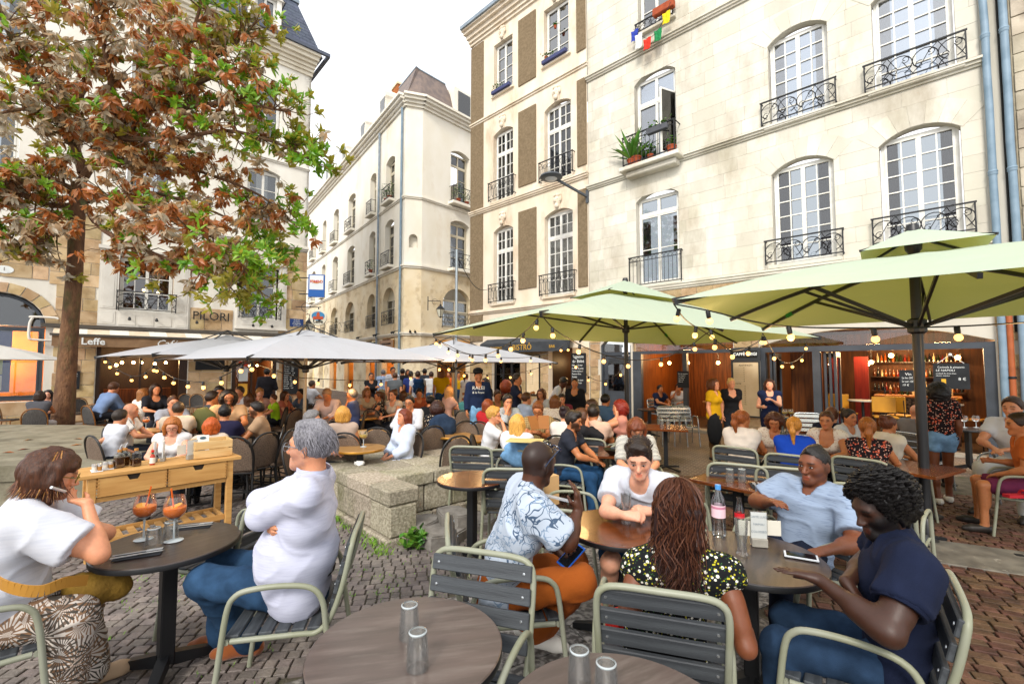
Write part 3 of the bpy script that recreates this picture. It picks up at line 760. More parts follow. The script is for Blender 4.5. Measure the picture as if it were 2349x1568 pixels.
def sleeve_mask(J,X,Y,Z,sleeve):
 out=np.zeros(np.broadcast(X,Y,Z).shape,np.int8)
 if sleeve<.3:return out
 for i in(0,1):
  segs=[(J.sh[i],J.el[i])]+([(J.el[i],J.wr[i])]if sleeve>1 else[])
  for a,b in segs:
   ba=b-a;px,py,pz=X-a[0],Y-a[1],Z-a[2];t=np.clip((px*ba[0]+py*ba[1]+pz*ba[2])/float(ba@ba),0,1)
   out|=((px-t*ba[0])**2+(py-t*ba[1])**2+(pz-t*ba[2])**2<(.075*J.s)**2)
 return out
def hair_mat(c):
 k='hair '+str(c)
 if k in MATS:return MATS[k]
 c1=rgb(c)if isinstance(c,str)else c
 return mat(k,mul(c1,.6),rough=.42,spec=.35,c2=mul(c1,1.45),nscale=26,stretch=(6,6,.8),detail=6,lo=.35,hi=.7,bump=.5,bscale=60,bdist=.006)
def make_glasses(J,b,org,c):
 s=J.s*(.96 if J.fem else 1.0)*getattr(J,'hs',1.0);g=lambda x,y,z:Vector(J.hc+J.hr*x*s+J.hf*y*s+J.hu*z*s-org)
 mb=MB();wd,hh=.026,.02
 for q in(-1,1):
  mb.tube([g(q*.034+wd*math.cos(a),.108-.25*abs(wd*math.cos(a))*.2,-.004+hh*math.sin(a))for a in[i*math.pi/8 for i in range(16)]],.0022*s,n=5,closed=True)
  mb.tube([g(q*.059,.103,.004),g(q*.079,.06,.008),g(q*.083,-.01,.004)],.0022*s,n=5)
 mb.tube([g(-.01,.112,.0),g(0,.114,.004),g(.01,.112,.0)],.002*s,n=5)
 mb.build('glasses',mat('spectacle frame '+c,c,rough=.25,spec=.5),b,smooth=True)
def make_eyes(J,b,org,iris):
 s=J.s*(.96 if J.fem else 1.0)*getattr(J,'hs',1.0);g=lambda x,y,z:Vector(J.hc+J.hr*x*s+J.hf*y*s+J.hu*z*s-org)
 B=Matrix((Vector(J.hr),Vector(J.hf),Vector(J.hu))).transposed()
 wm=mat('eye white',(.34,.30,.28),rough=.35,spec=.3);im=mat('iris '+iris,mul(iris,.5),rough=.5,spec=.2);lm=mat('lash',(.02,.012,.01),rough=.6)
 for q in(-1,1):
  e=MB();e.cur=0
  mb=MB();mb.ball((0,0,0),1,12,8,(.0125*s,.006*s,.0048*s));e.add([B@Vector(p)+g(q*.032,.0865,0)for p in mb.v],mb.f)
  o=e.build('eye',wm,b,smooth=True)
  mb=MB();mb.ball((0,0,0),1,10,6,(.0062*s,.003*s,.0052*s));e=MB();e.add([B@Vector(p)+g(q*.032,.0905,.0)for p in mb.v],mb.f);e.build('iris',im,o,smooth=True)
  l=MB();l.tube([g(q*(.032-.0135),.0875,.001),g(q*.031,.0925,.0058),g(q*(.032+.0145),.084,.002)],.0011*s,n=5);l.build('eyelash',lm,b,smooth=True)
# ------------------------------------------------------------------ setting: materials
LIME=mat('limestone','#c9c3b3',rough=.85,spec=.2,c2='#d6d1c4',nscale=1.3,dirt='#9c9079',dscale=.8,dlo=.5,dhi=.78,rand=.1,bump=.35,bscale=25,coord='World',stretch=(1,1,.45))
LIMEW=mat('limestone wall','#bbb5a6',rough=.9,spec=.2,c2='#cac5b9',nscale=1.1,dirt='#85796a',dscale=.6,dlo=.52,dhi=.8,bump=.35,bscale=30,coord='World',stretch=(1,1,.4))
BROWNST=mat('brown stone','#a98d68',rough=.9,spec=.2,c2='#c0a581',nscale=3,dirt='#7b6448',dscale=2,rand=.16,bump=.9,bscale=34,bdist=.03,coord='World')
CREAM=mat('cream render','#d8c8b0',rough=.85,spec=.2,c2='#e3d6c3',nscale=1.5,dirt='#a07f5a',dscale=.9,dlo=.52,dhi=.8,bump=.2,bscale=40,stretch=(1,1,.45))
TAUPE=mat('taupe roughcast','#7b6a53',rough=.95,spec=.1,c2='#8d7b62',nscale=14,bump=1.0,bscale=70,bdist=.03)
WHITEW=mat('pale render','#d9d4c8',rough=.85,spec=.2,c2='#e6e2d8',nscale=.8,dirt='#a3967f',dscale=.7,dlo=.52,dhi=.85,bump=.2,bscale=30,stretch=(1,1,.4))
SLATE=mat('slate','#3b4252',rough=.6,spec=.4,c2='#4d5464',nscale=3,rand=.2)
SLATEB=mat('slate brown','#6d625c',rough=.6,spec=.4,c2='#857669',nscale=3,rand=.25)
ZINC=mat('zinc','#8d99a3',rough=.45,spec=.5,metal=.3,c2='#78848e',nscale=5)
PIPE=mat('drainpipe paint','#7e93a3',rough=.5,spec=.4,c2='#6c8292',nscale=4)
WINW=mat('window paint','#e2e0da',rough=.5,spec=.4,c2='#d3d0c6',nscale=5)
GLASS=glass_mat('window glass',(.55,.58,.6),1.2,.02,.07);GLASSB=glass_mat('sky lit window glass',(.55,.6,.66),1.6,.02,.22)  # second glass: sky reflection built in by stronger mirror and bluer tint
SHOPG=glass_mat('shop glass',(.95,.97,.96),1.0,.01,.03)
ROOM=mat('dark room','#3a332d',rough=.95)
IRON=mat('wrought iron','#17181b',rough=.5,spec=.4)
CURT=mat('net curtain','#a7a5a2',rough=.9,c2='#86837e',nscale=5,stretch=(9,9,.4))  # white net darkened so its colour carries the indoor shade
REDC=mat('wine curtain','#4d1f24',rough=.9,c2='#6b3034',nscale=5,stretch=(9,9,.4))
GREYF=mat('charcoal shopfront paint','#363b42',rough=.45,spec=.4,c2='#3f454d',nscale=3)
WOODP=mat('orange wood panelling','#7a4216',rough=.5,spec=.3,c2='#4d270c',nscale=3,stretch=(8,8,.5))
BLACKB=mat('blackboard','#15171a',rough=.7,c2='#1f2226',nscale=6)
CHALK=mat('chalk','#dfe2e0',rough=.9)
TERRA=mat('terracotta','#a9502c',rough=.8,c2='#8a3d20',nscale=6)
LEAFG=mat('potted leaves','#4f7a24',rough=.5,spec=.4,rand=.35)
class Face:
 """a facade plane: x runs along it, y points into the wall, z is up"""
 def __init__(s,root,M=None):s.root=root;s.M=M if M is not None else Matrix.Identity(4)
 def put(s,o,parent=None):
  o.parent=parent or s.root
  if parent is None:o.matrix_basis=s.M@o.matrix_basis
  return o
 def build(s,mb,name,m,smooth=False):
  return s.put(mb.build(name,m,None,smooth))
 def wall(s,x0,x1,z0,z1,ops,m,depth=.24,name='wall',y=0.0):
  xs=sorted({x0,x1,*[o[k]for o in ops for k in(0,1)if x0<o[k]<x1]});zs=sorted({z0,z1,*[o[k]for o in ops for k in(2,3)if z0<o[k]<z1]})
  mb=MB()
  for i in range(len(xs)-1):
   for j in range(len(zs)-1):
    cx,cz=(xs[i]+xs[i+1])/2,(zs[j]+zs[j+1])/2
    if any(o[0]<cx<o[1]and o[2]<cz<o[3]for o in ops):continue
    mb.quad((xs[i],y,zs[j]),(xs[i+1],y,zs[j]),(xs[i+1],y,zs[j+1]),(xs[i],y,zs[j+1]))
  for o in ops:
   a,b,c,d=o[:4];rise=o[4]if len(o)>4 else 0
   top=d-rise
   mb.quad((a,y,c),(a,y,top),(a,y+depth,top),(a,y+depth,c));mb.quad((b,y,top),(b,y,c),(b,y+depth,c),(b,y+depth,top))
   mb.quad((a,y,c),(a,y+depth,c),(b,y+depth,c),(b,y,c))
   if rise<=0:mb.quad((a,y,d),(b,y,d),(b,y+depth,d),(a,y+depth,d))
   else:
    hw=(b-a)/2;R=(hw*hw+rise*rise)/(2*rise);n=12;a0=math.asin(min(1,hw/R));pts=[]
    for i in range(n+1):
     th=-a0+2*a0*i/n;pts.append(((a+b)/2+R*math.sin(th),d-R+R*math.cos(th)))
    pts[0]=(a,top);pts[-1]=(b,top)
    for i in range(n):
     p,q=pts[i],pts[i+1]
     mb.quad((p[0],y,p[1]),(q[0],y,q[1]),(q[0],y,d),(p[0],y,d))if(d-p[1]>1e-4 or d-q[1]>1e-4)else None
     mb.quad((p[0],y,p[1]),(p[0],y+depth,p[1]),(q[0],y+depth,q[1]),(q[0],y,q[1]))
  return s.build(mb,name,m)
 def box(s,name,x0,x1,y0,y1,z0,z1,m,ch=0.0):
  mb=MB();mb.box(x0,x1,y0,y1,z0,z1,ch=ch);return s.build(mb,name,m)
 def moulding(s,name,x0,x1,z,prof,m):
  """prof: (outward, height) steps stacked upward from z"""
  mb=MB()
  for out,h in prof:
   mb.box(x0-out*.3,x1+out*.3,-out,.05,z,z+h-.002);z+=h
  return s.build(mb,name,m)
 def window(s,x0,x1,z0,z1,y=.17,leaves=2,cols=2,rows=6,trans=0.0,trows=2,m=None,glass=None,fw=.06,curtain=None,name='window',room=True,bar=.028,open_leaf=False):
  m=m or WINW;glass=glass or GLASS;mb=MB();w=x1-x0;d0,d1=y,y+.06
  mb.box(x0,x0+fw,d0,d1,z0,z1);mb.box(x1-fw,x1,d0,d1,z0,z1);mb.box(x0+fw,x1-fw,d0,d1,z0,z0+fw*1.2);mb.box(x0+fw,x1-fw,d0,d1,z1-fw,z1)
  zt=z1-fw;panes=[]
  def leaf(a,b,c,d,nc,nr):
   lf=.045
   mb.box(a,a+lf,d0-.012,d1-.012,c,d);mb.box(b-lf,b,d0-.012,d1-.012,c,d);mb.box(a+lf,b-lf,d0-.012,d1-.012,c,c+lf);mb.box(a+lf,b-lf,d0-.012,d1-.012,d-lf,d)
   A,B,C_,D=a+lf,b-lf,c+lf,d-lf
   for i in range(1,nc):x=A+(B-A)*i/nc;mb.box(x-bar/2,x+bar/2,d0-.008,d1-.02,C_,D)
   for j in range(1,nr):z=C_+(D-C_)*j/nr;mb.box(A,B,d0-.004,d1-.022,z-bar/2,z+bar/2)
   for i in range(nc):
    for j in range(nr):panes.append((A+(B-A)*i/nc+bar/2*(i>0),A+(B-A)*(i+1)/nc-bar/2*(i<nc-1),C_+(D-C_)*j/nr+bar/2*(j>0),C_+(D-C_)*(j+1)/nr-bar/2*(j<nr-1)))
  lw=(w-2*fw)/leaves
  if trans>0:
   zt=z1-fw-trans;mb.box(x0+fw,x1-fw,d0-.02,d1,zt-.04,zt+.04)
   for i in range(leaves):leaf(x0+fw+lw*i,x0+fw+lw*(i+1),zt+.042,z1-fw,cols,trows)
   zt-=.042
  for i in range(leaves):
   if open_leaf and i==0:continue
   leaf(x0+fw+lw*i,x0+fw+lw*(i+1),z0+fw*1.2,zt,cols,rows)
  o=s.build(mb,name,m)
  key=('pane',glass.name)
  if key not in _cb:p=MB();p.box(-.5,.5,-.5,.5,-.5,.5);_cb[key]=p.mesh('pane',mats=[glass])
  for a,b,c,d in panes:
   q=bpy.data.objects.new('pane',_cb[key]);col.objects.link(q);q.parent=o;q.location=((a+b)/2,y+.03,(c+d)/2);q.scale=(b-a,.006,d-c);q.rotation_euler=(random.uniform(-.006,.006),0,random.uniform(-.008,.008))
  if curtain:
   cm,lo,hi,side=curtain;mb=MB()
   for a,b in((x0+.05,x0+.05+(w-.1)*side),(x1-.05-(w-.1)*side,x1-.05)):
    n=14;zs0=z0+(z1-z0)*lo;zs1=z0+(z1-z0)*hi;pts=[(a+(b-a)*i/n,y+.16+.025*math.sin(i*2.3))for i in range(n+1)]
    for i in range(n):mb.quad((*pts[i],zs0),(*pts[i+1],zs0),(*pts[i+1],zs1),(*pts[i],zs1))
   c=mb.build('curtain',cm,None);c.parent=o
  return o
 def rail(s,x0,x1,z0,h,y=-.14,style='scroll',name='balcony_rail',depth=None):
  mb=MB();r=.0105;n=5;T=lambda pts,q=r,cl=False:mb.tube(pts,q,n=n,closed=cl,cap=False)
  dp=abs(y)
  mb.box(x0-.03,x1+.03,y-.02,y+.02,z0+h-.018,z0+h+.012);mb.box(x0,x1,y-.012,y+.012,z0+.05,z0+.075)
  for x in(x0,x1):
   mb.box(x-.014,x+.014,y-.014,y+.014,z0,z0+h);mb.box(x-.012,x+.012,y,.02,z0+h-.016,z0+h+.008);mb.box(x-.012,x+.012,y,.02,z0+.05,z0+.072)
  w=x1-x0;zb,zt=z0+.08,z0+h-.03;hh=zt-zb
  def spiral(c,r0,a0,turns,sg=1):
   k=12;return[(c[0]+r0*(1-.75*i/k)*math.cos(a0+sg*turns*6.283*i/k),y,c[1]+r0*(1-.75*i/k)*math.sin(a0+sg*turns*6.283*i/k))for i in range(k+1)]
  if style=='scroll':
   k=max(2,round(w/.42));m=w/k
   for i in range(k):
    a=x0+m*i;sg=1 if i%2==0 else-1;cx=a+m/2
    T(arc((cx,y,zb+hh*.5),min(m,hh)*.5,R_(-70),R_(250),14),r)
    T(spiral((cx-m*.22,zb+hh*.3),m*.2,R_(60),1.1,1),r*.8);T(spiral((cx+m*.22,zb+hh*.7),m*.2,R_(240),1.1,1),r*.8)
    T([(a,y,zb+hh*(.5-.5*sg)),(cx-m*.1,y,zb+hh*.35),(cx+m*.1,y,zb+hh*.65),(a+m,y,zb+hh*(.5+.5*sg))],r*.8)
  elif style=='lyre':
   k=max(3,round(w/.2));m=w/k
   for i in range(k):
    cx=x0+m*(i+.5)
    T([(cx,y,zb),(cx,y,zb+hh*.55)],r*.9);T(arc((cx,y,zb+hh*.72),m*.42,R_(-90),R_(270),10),r*.8)
    T(spiral((cx-m*.2,zb+hh*.14),m*.24,R_(0),1.,1),r*.8);T([(x0+m*i,y,zb+hh*.2),(x0+m*i,y,zt)],r*.8)
  else:
   k=max(4,round(w/.13));m=w/k;zr=zt-m*.9
   mb.box(x0,x1,y-.008,y+.008,zr-.008,zr+.008)
   for i in range(k+1):T([(x0+m*i,y,zb),(x0+m*i,y,zr)],r*.75)
   for i in range(k):T(arc((x0+m*(i+.5),y,(zr+zt)/2),m*.44,0,R_(360),9),r*.6)
  return s.build(mb,name,IRON)
 def blocks(s,rects,hole,rh,lens,y,proud,gap,seed):
  """courses of ashlar as boxes, cut away around the openings"""
  rn=random.Random(seed);out=[]
  for x0,x1,z0,z1 in rects:
   nr=max(1,round((z1-z0)/rh));h=(z1-z0)/nr
   for j in range(nr):
    a=x0-(rn.random()*lens[0]if True else 0)
    while a<x1:
     b=a+rn.uniform(*lens);A,B=max(a,x0),min(b,x1);a=b
     if B-A<.09:continue
     parts=[(A,B,z0+h*j,z0+h*(j+1))]
     for o in hole:
      nx=[]
      for p in parts:
       if p[1]<=o[0]or p[0]>=o[1]or p[3]<=o[2]+.01 or p[2]>=o[3]-.01:nx.append(p);continue
       if p[0]<o[0]-.06:nx.append((p[0],o[0],p[2],p[3]))
       if p[1]>o[1]+.06:nx.append((o[1],p[1],p[2],p[3]))
      parts=nx
     for p in parts:out.append((p[0]+gap/2,p[1]-gap/2,y-proud*rn.uniform(.6,1.25),y+.02,p[2]+gap/2,p[3]-gap/2))
  return out
 def pieces(s,name,boxes,m,maxn,parent):
  M=s.root.matrix_world_approx@s.M if hasattr(s.root,'matrix_world_approx')else s.M
  rl=Matrix.Translation(s.root.location)@Matrix.Rotation(s.root.rotation_euler[2],4,'Z')@s.M
  c0=Vector((0,0,CZ))
  key=lambda b:(rl@Vector(((b[0]+b[1])/2,b[2],(b[4]+b[5])/2))-c0).length-3*math.sqrt((b[1]-b[0])*(b[5]-b[4]))
  piece_objects(name,boxes,m,parent,maxn,key=key)
def mask_head(f,x,z,m,k=1.0):
 """carved keystone mask"""
 mb=MB();mb.ball((x,-.05,z),.16*k,10,8,(.8,.7,1.25));mb.ball((x,-.16*k,z-.01),.045*k,8,6,(.8,1,1.4));mb.ball((x,-.10,z-.17*k),.09*k,8,6,(1,.8,1.1))
 for q in(-1,1):mb.ball((x+q*.12*k,-.05,z+.06*k),.085*k,8,6,(.8,.7,1.3));mb.ball((x+q*.055*k,-.12*k,z+.04*k),.04*k,6,5);mb.ball((x+q*.1*k,-.06,z+.2*k),.06*k,7,5)
 mb.ball((x,-.08,z+.2*k),.09*k,8,6,(1.2,.7,.8));mb.box(x-.1*k,x+.1*k,-.05,.03,z-.3*k,z+.24*k)
 return f.build(mb,'carved_mask',m,True)
def plant(mb,c,h,w,n,rn,blade=False):
 c=Vector(c)
 for i in range(n):
  a=rn.uniform(0,6.28);e=rn.uniform(.2,1.2)if not blade else rn.uniform(.5,1.3);l=rn.uniform(.5,1)*h
  d=Vector((math.cos(a)*math.cos(e),math.sin(a)*math.cos(e),math.sin(e)))
  if blade:p=c;L=l;ww=w*.06
  else:p=c+Vector((rn.gauss(0,w*.3),rn.gauss(0,w*.2),abs(rn.gauss(h*.45,h*.25))));L=rn.uniform(.06,.12);ww=.035
  sd=d.cross(Vector((0,0,1))).normalized()*ww;m_=p+d*L*.5
  mb.add([p,m_+sd,p+d*L-Vector((0,0,L*.15)),m_-sd],[(0,1,2,3)])
def pot_plant(f,x,y,z,h=.5,w=.4,n=60,pot=.14,seed=1,blade=False,parent=None,fl=None):
 rn=random.Random(seed);mb=MB();mb.lathe([(pot*.7,0),(pot*.95,pot*1.5),(pot*1.05,pot*1.5),(pot*1.05,pot*1.75),(pot*.85,pot*1.75),(pot*.8,pot*1.4)],12,(x,y,z));o=f.build(mb,'potted_plant',TERRA,True)
 mb=MB();plant(mb,(x,y,z+pot*1.6),h,w,n,rn,blade);q=mb.build('foliage',LEAFG,None);q.parent=o
 return o
# ------------------------------------------------------------------ right-hand limestone house with the cafe
gR=G(1570,986);eR=Vector((.72125,-.69267,0));rzR=math.atan2(eR.y,eR.x)
house=empty('stone_townhouse',gR,rzR,'tall pale limestone house with arched windows, iron balconies and a glazed cafe at its foot','building')
f=Face(house);fR=f
WR=dict(B2=(2.45,3.75,8.08,10.5,.26),B1=(2.45,3.78,4.42,7.05,.26),C2=(4.6,5.95,8.08,10.45,.26),C1=(4.63,5.95,4.5,7.05,.26),A2=(-1.42,-.05,8.12,11.15,.28),A1=(-1.42,-.03,4.38,7.3,.26),A3=(-1.25,-.1,12.5,14.6,.0),B3=(2.45,3.75,12.1,14.5,.26),C3=(4.6,5.95,12.1,14.5,.26))
SH=[(-2.8,-1.68,.05,2.8,.3),(-1.62,1.4,.05,2.62,.0),(2.05,6.27,.05,2.72,.36)]
f.wall(-3.22,6.6,-.4,15.5,list(WR.values())+SH,LIMEW)
bx=f.blocks([(-3.2,6.28,4.35,7.9),(-3.2,6.28,8.15,11.78),(-3.2,6.28,11.98,15.4)],[(a,b,c,d-.12)for a,b,c,d,*_ in WR.values()],.36,(.5,.95),0,.008,.005,3)
f.pieces('stone_block',bx,LIME,290,house)
bx=f.blocks([(-3.2,6.5,2.62,4.12)],[(a,b,c,d)for a,b,c,d,*_ in SH],.25,(.35,.6),0,.03,.012,5)+f.blocks([(1.42,2.03,0,2.6),(6.29,6.58,0,2.6),(-3.2,-2.82,0,2.6)],[],.25,(.3,.5),0,.03,.012,6)
f.pieces('foot_stone',bx,BROWNST,150,house)
for z,pr in((4.14,[(.05,.06),(.09,.07),(.12,.05)]),(7.92,[(.05,.05),(.10,.06),(.15,.05)]),(11.8,[(.06,.06),(.11,.06),(.16,.05)])):
 f.moulding('string_course',-3.2,6.28,z,pr,LIME)
for k in('B2','C2','A2','A1','B1','C1','A3'):
 a,b,c,d=WR[k][:4];f.box('sill',a-.12,b+.12,-.13,.1,c-.10,c-.003,LIME,.015)
for k in('B2','B1','C2','C1'):
 a,b,c,d,r=WR[k]
 f.window(a+.02,b-.02,c,d-.1,rows=6,cols=2,glass=GLASSB if k[1]=='2' else None,curtain=(CURT if k[1]=='2' else REDC,0,1,.25 if k=='B1' else.2))
 f.rail(a-.16,b+.14,c+.02,.62,style='scroll')
 vb=MB();hw=(b-a)/2;rr=(hw*hw+r*r)/(2*r);a0=math.asin(hw/rr);n=7
 for i in range(n):
  t0_,t1_=-a0*1.05+2.1*a0*i/n+.002,-a0*1.05+2.1*a0*(i+1)/n-.002;cx=(a+b)/2;cz=d-rr
  q=[(cx+math.sin(t)*R2,cz+math.cos(t)*R2)for t,R2 in((t0_,rr+.012),(t1_,rr+.012),(t1_,rr+.5),(t0_,rr+.5))]
  m_=MB();m_.prism(q,0,.034,Matrix(((1,0,0,0),(0,0,1,-.014),(0,1,0,0),(0,0,0,1))));f.build(m_,'arch_stone',LIME)
f.window(-1.40,-.07,8.12,11.0,glass=GLASSB,rows=1,cols=1,trans=.75,trows=1,curtain=(CURT,0,.75,.4),open_leaf=False)
lf=MB()
for a,b,c,d in((0,.05,0,2.0),(.6,.65,0,2.0),(.05,.6,0,.05),(.05,.6,1.95,2.0)):lf.box(a,b,-.02,.02,c,d)
o=lf.build('open_casement',WINW,None);o.matrix_basis=Matrix.Translation((-.1,.16,8.2))@Matrix.Rotation(R_(-112),4,'Z');f.put(o)
pa=MB();pa.box(.05,.6,-.004,.004,.05,1.95);q=pa.build('pane',GLASS,None);q.parent=o
f.window(-1.40,-.05,4.38,7.15,rows=2,cols=1,trans=.5,trows=1,curtain=(CURT,.35,.75,.2))
f.window(-1.23,-.12,12.5,14.55,glass=GLASSB,rows=3,cols=1)
for k in('B3','C3'):a,b,c,d,r=WR[k];f.window(a+.02,b-.02,c,d-.1,rows=6)
f.rail(-1.62,.06,8.12,.95,y=-.42,style='baluster');f.rail(-1.62,.06,4.32,.95,y=-.12,style='baluster')
f.box('balcony_slab',-1.75,.2,-.5,.0,7.98,8.11,LIME,.02);f.box('balcony_corbel',-1.6,.05,-.34,.0,7.80,7.975,LIME,.03)
pot_plant(f,-1.25,-.25,8.12,.75,.55,110,.16,3);pot_plant(f,-1.4,-.3,8.12,1.25,1.1,40,.13,4,blade=True);pot_plant(f,-.1,-.25,8.12,.4,.3,40,.14,5);pot_plant(f,-.75,-.3,8.12,.35,.3,40,.1,15)
bxp=f.box('planter_box',-.75,-.1,-.56,-.42,8.82,9.0,mat('grey planter','#4b4d52',rough=.6),.02)
mb=MB();plant(mb,(-.42,-.49,9.0),.12,.5,40,random.Random(2));q=mb.build('foliage',LEAFG,None);q.parent=bxp
f.box('window_box',-.62,.05,-.30,-.12,12.62,12.86,TERRA,.02);f.rail(-1.28,-.05,12.46,.35,y=-.12,style='scroll')
mb=MB()
for x in(-2.8,-1.73):mb.box(x,x+.06,.05,.15,.05,2.7)
mb.box(-2.74,-1.73,.05,.15,2.2,2.3);f.build(mb,'door_frame',GREYF)
dr=f.box('door',-2.72,-1.74,.09,.14,.07,2.19,GREYF,.01)
for z0,z1,m_ in((.18,.95,GREYF),(1.05,2.1,GLASS)):mb=MB();mb.box(-2.56,-1.92,.075,.088,z0,z1,ch=.008);q=mb.build('door_panel',m_,None);q.parent=dr
mb=MB();mb.box(-2.74,-1.75,.1,.11,2.32,2.75);f.build(mb,'fanlight',SHOPG)
mb=MB()
for x0,x1 in((-1.66,-1.34),(-.02,.1),(1.32,1.4)):mb.box(x0,x1,.02,.16,.05,2.22)
mb.box(-1.66,1.4,.015,.17,2.22,2.31);mb.box(-1.66,1.4,.02,.15,2.56,2.62);f.build(mb,'shopfront_frame',GREYF)
mb=MB();mb.box(-1.62,1.38,.08,.09,2.32,2.55);f.build(mb,'transom_glass',SHOPG)
mb=MB()
for x0,x1 in((2.05,2.17),(3.2,3.36),(6.1,6.27)):mb.box(x0,x1,.02,.18,.05,2.2)
mb.box(2.05,6.27,.015,.19,2.2,2.33);f.build(mb,'shopfront_frame',GREYF)
mb=MB();mb.box(2.1,6.24,.08,.09,2.34,2.66);f.build(mb,'transom_glass',SHOPG)
for x in(3.42,3.52,3.62,2.25,2.33):
 mb=MB();mb.box(x,x+.05,.1,.72,.08,.2);mb.box(x,x+.05,.1,.72,2.06,2.18);mb.box(x,x+.05,.1,.17,.2,2.06);mb.box(x,x+.05,.65,.72,.2,2.06);o=f.build(mb,'folded_door_leaf',GREYF)
 mb=MB();mb.box(x+.02,x+.03,.17,.65,.2,2.06);q=mb.build('pane',SHOPG,None);q.parent=o
f.box('threshold',-1.66,6.27,-.12,.3,-.05,.06,mat('threshold stone','#8d8577',rough=.8,c2='#a09788',nscale=5))
WARM=emit('warm lamp',(1.0,.55,.2),25)
INW=mat('cafe back wall','#40230f',rough=.6,c2='#5c3416',nscale=2.5,stretch=(7,7,.6));INF=mat('cafe floor','#3d2c1f',rough=.5,c2='#4d3826',nscale=5)
DARKW=mat('dark wood','#2b1a10',rough=.45,c2='#3a2416',nscale=5,stretch=(6,6,1))
def interior(f,x0,x1,d,zt,wm,fm,lamps,power):
 mb=MB();mb.box(x0,x1,d,d+.1,0,zt);f.build(mb,'back_wall',wm)
 mb=MB();mb.box(x0-.1,x0,.26,d,0,zt);f.build(mb,'side_wall',wm);mb=MB();mb.box(x1,x1+.1,.26,d,0,zt);f.build(mb,'side_wall',wm)
 mb=MB();mb.box(x0,x1,.25,d,-.05,.045);f.build(mb,'cafe_floor',fm);mb=MB();mb.box(x0-.1,x1+.1,.25,d+.1,zt,zt+.1);f.build(mb,'cafe_ceiling',DARKW)
 for x,y,z in lamps:
  mb=MB();mb.tube([(x,y,z+.06),(x,y,zt)],.006,n=4);o=f.build(mb,'pendant_lamp',IRON);mb=MB();mb.ball((x,y,z),.05,10,8);q=mb.build('bulb',WARM,None,True);q.parent=o
 n=len(power)
 for x,y,z,p in power:
  l=bpy.data.lights.new('cafe_lamp','POINT');l.energy=p;l.color=(1,.62,.28);l.shadow_soft_size=.15
  o=bpy.data.objects.new('cafe_lamp',l);col.objects.link(o);f.put(o);o.matrix_basis=f.M@Matrix.Translation((x,y,z))
interior(f,-1.66,1.5,3.6,2.75,WOODP,INF,[(-1.1,1.5,1.95),(-.4,1.3,1.95),(.5,1.4,1.95),(1.0,2.2,1.9)],[(-.6,1.7,2.2,60),(.8,1.7,2.2,60)])
interior(f,2.0,6.3,4.6,2.85,INW,INF,[(4.1,2.4,1.95),(5.0,2.6,2.0),(4.6,1.2,2.1),(5.75,2.0,2.05),(3.9,3.6,1.9)],[(4.2,1.9,2.3,75),(5.5,1.9,2.3,75),(4.8,3.6,2.0,45)])
f.box('wood_partition',2.5,3.2,1.1,1.2,.05,2.2,WOODP)
f.box('red_curtain',3.75,4.05,2.2,2.3,.05,2.1,mat('red drape','#5d1512',rough=.9,c2='#7d2018',nscale=5,stretch=(12,12,.3)))
TILE=mat('patterned tile','#6b5a45',rough=.3,c2='#221d18',nscale=18,detail=1,lo=.46,hi=.54)
barc=f.box('bar_counter',4.25,5.75,2.2,2.7,.05,1.05,TILE);mb=MB();mb.box(4.15,5.8,2.1,2.8,1.055,1.11,ch=.01);q=mb.build('counter_top',mat('counter wood','#a5672e',rough=.35,c2='#83501f',nscale=4,stretch=(1,8,8)),None);q.parent=barc
rn=random.Random(5)
BOT=[mat('bottle '+c,c,rough=.12,spec=.6)for c in('#1d2b16','#5a2a10','#a5501a','#c9b48a','#702018','#12161c')]
for r in range(3):
 z=1.1+r*.42;sh=f.box('bottle_shelf',3.9,5.9,4.2,4.45,z,z+.03,DARKW)
 for i in range(22):
  x=3.98+i*.088;hh=rn.uniform(.2,.3);mb=MB();mb.lathe([(.03,.03),(.032,hh*.6),(.012,hh*.75),(.012,hh)],8,(x,4.32,z));q=mb.build('bottle',rn.choice(BOT),None,True);q.parent=sh
for i in range(12):
 x=4.35+i*.115;hh=rn.uniform(.15,.35);mb=MB();mb.lathe([(.03,0),(.034,hh*.6),(.02,hh*.75),(.018,hh)],8,(x,2.4+rn.uniform(-.15,.15),1.115));q=mb.build('bar_bottle',rn.choice(BOT),None,True);f.put(q);q.parent=barc;q.matrix_basis=Matrix.Identity(4)
for x,top in((6.36,15.5),(6.62,15.5)):
 p=empty('drainpipe',house.matrix_basis@Vector((0,0,0)),rzR)
 p.location=Vector(gR)+eR*x;
 tag(p,'grey-blue zinc drainpipe with dented lower length, nearer the cafe window' if x<6.5 else 'grey-blue drainpipe with ring collars against the rough end wall','drainpipe')
 mb=MB();rn=random.Random(int(x*100));mb.tube([(rn.uniform(-.008,.008),-.11,z)for z in[i*.8-.2 for i in range(20)]],.062,n=12);mb.build('pipe',PIPE,p,True)
 for z in(3.2,5.6,8.4,10.9,13.2):mb=MB();mb.lathe([(.066,0),(.075,.02),(.068,.05),(.078,.07),(.068,.1)],12,(0,-.11,z));mb.build('collar',PIPE,p,True)
for x,c_,lb in((6.46,'#a3572f','rust-red downpipe at the corner beside the cafe shopfront'),(6.74,'#c9ccca','white painted downpipe at the far right end of the cafe wall')):
 p=empty('downpipe',Vector(gR)+eR*x,rzR,lb,'drainpipe');mb=MB();mb.tube([(0,-.12,-.2),(0,-.12,2.9)],.05,n=12);mb.build('pipe',mat('pipe '+c_,c_,rough=.5,c2=mul(c_,.8),nscale=6),p,True)
 for z in(.6,1.6):mb=MB();mb.lathe([(.054,0),(.062,.02),(.054,.05)],12,(0,-.12,z));mb.build('collar',IRON,p,True)
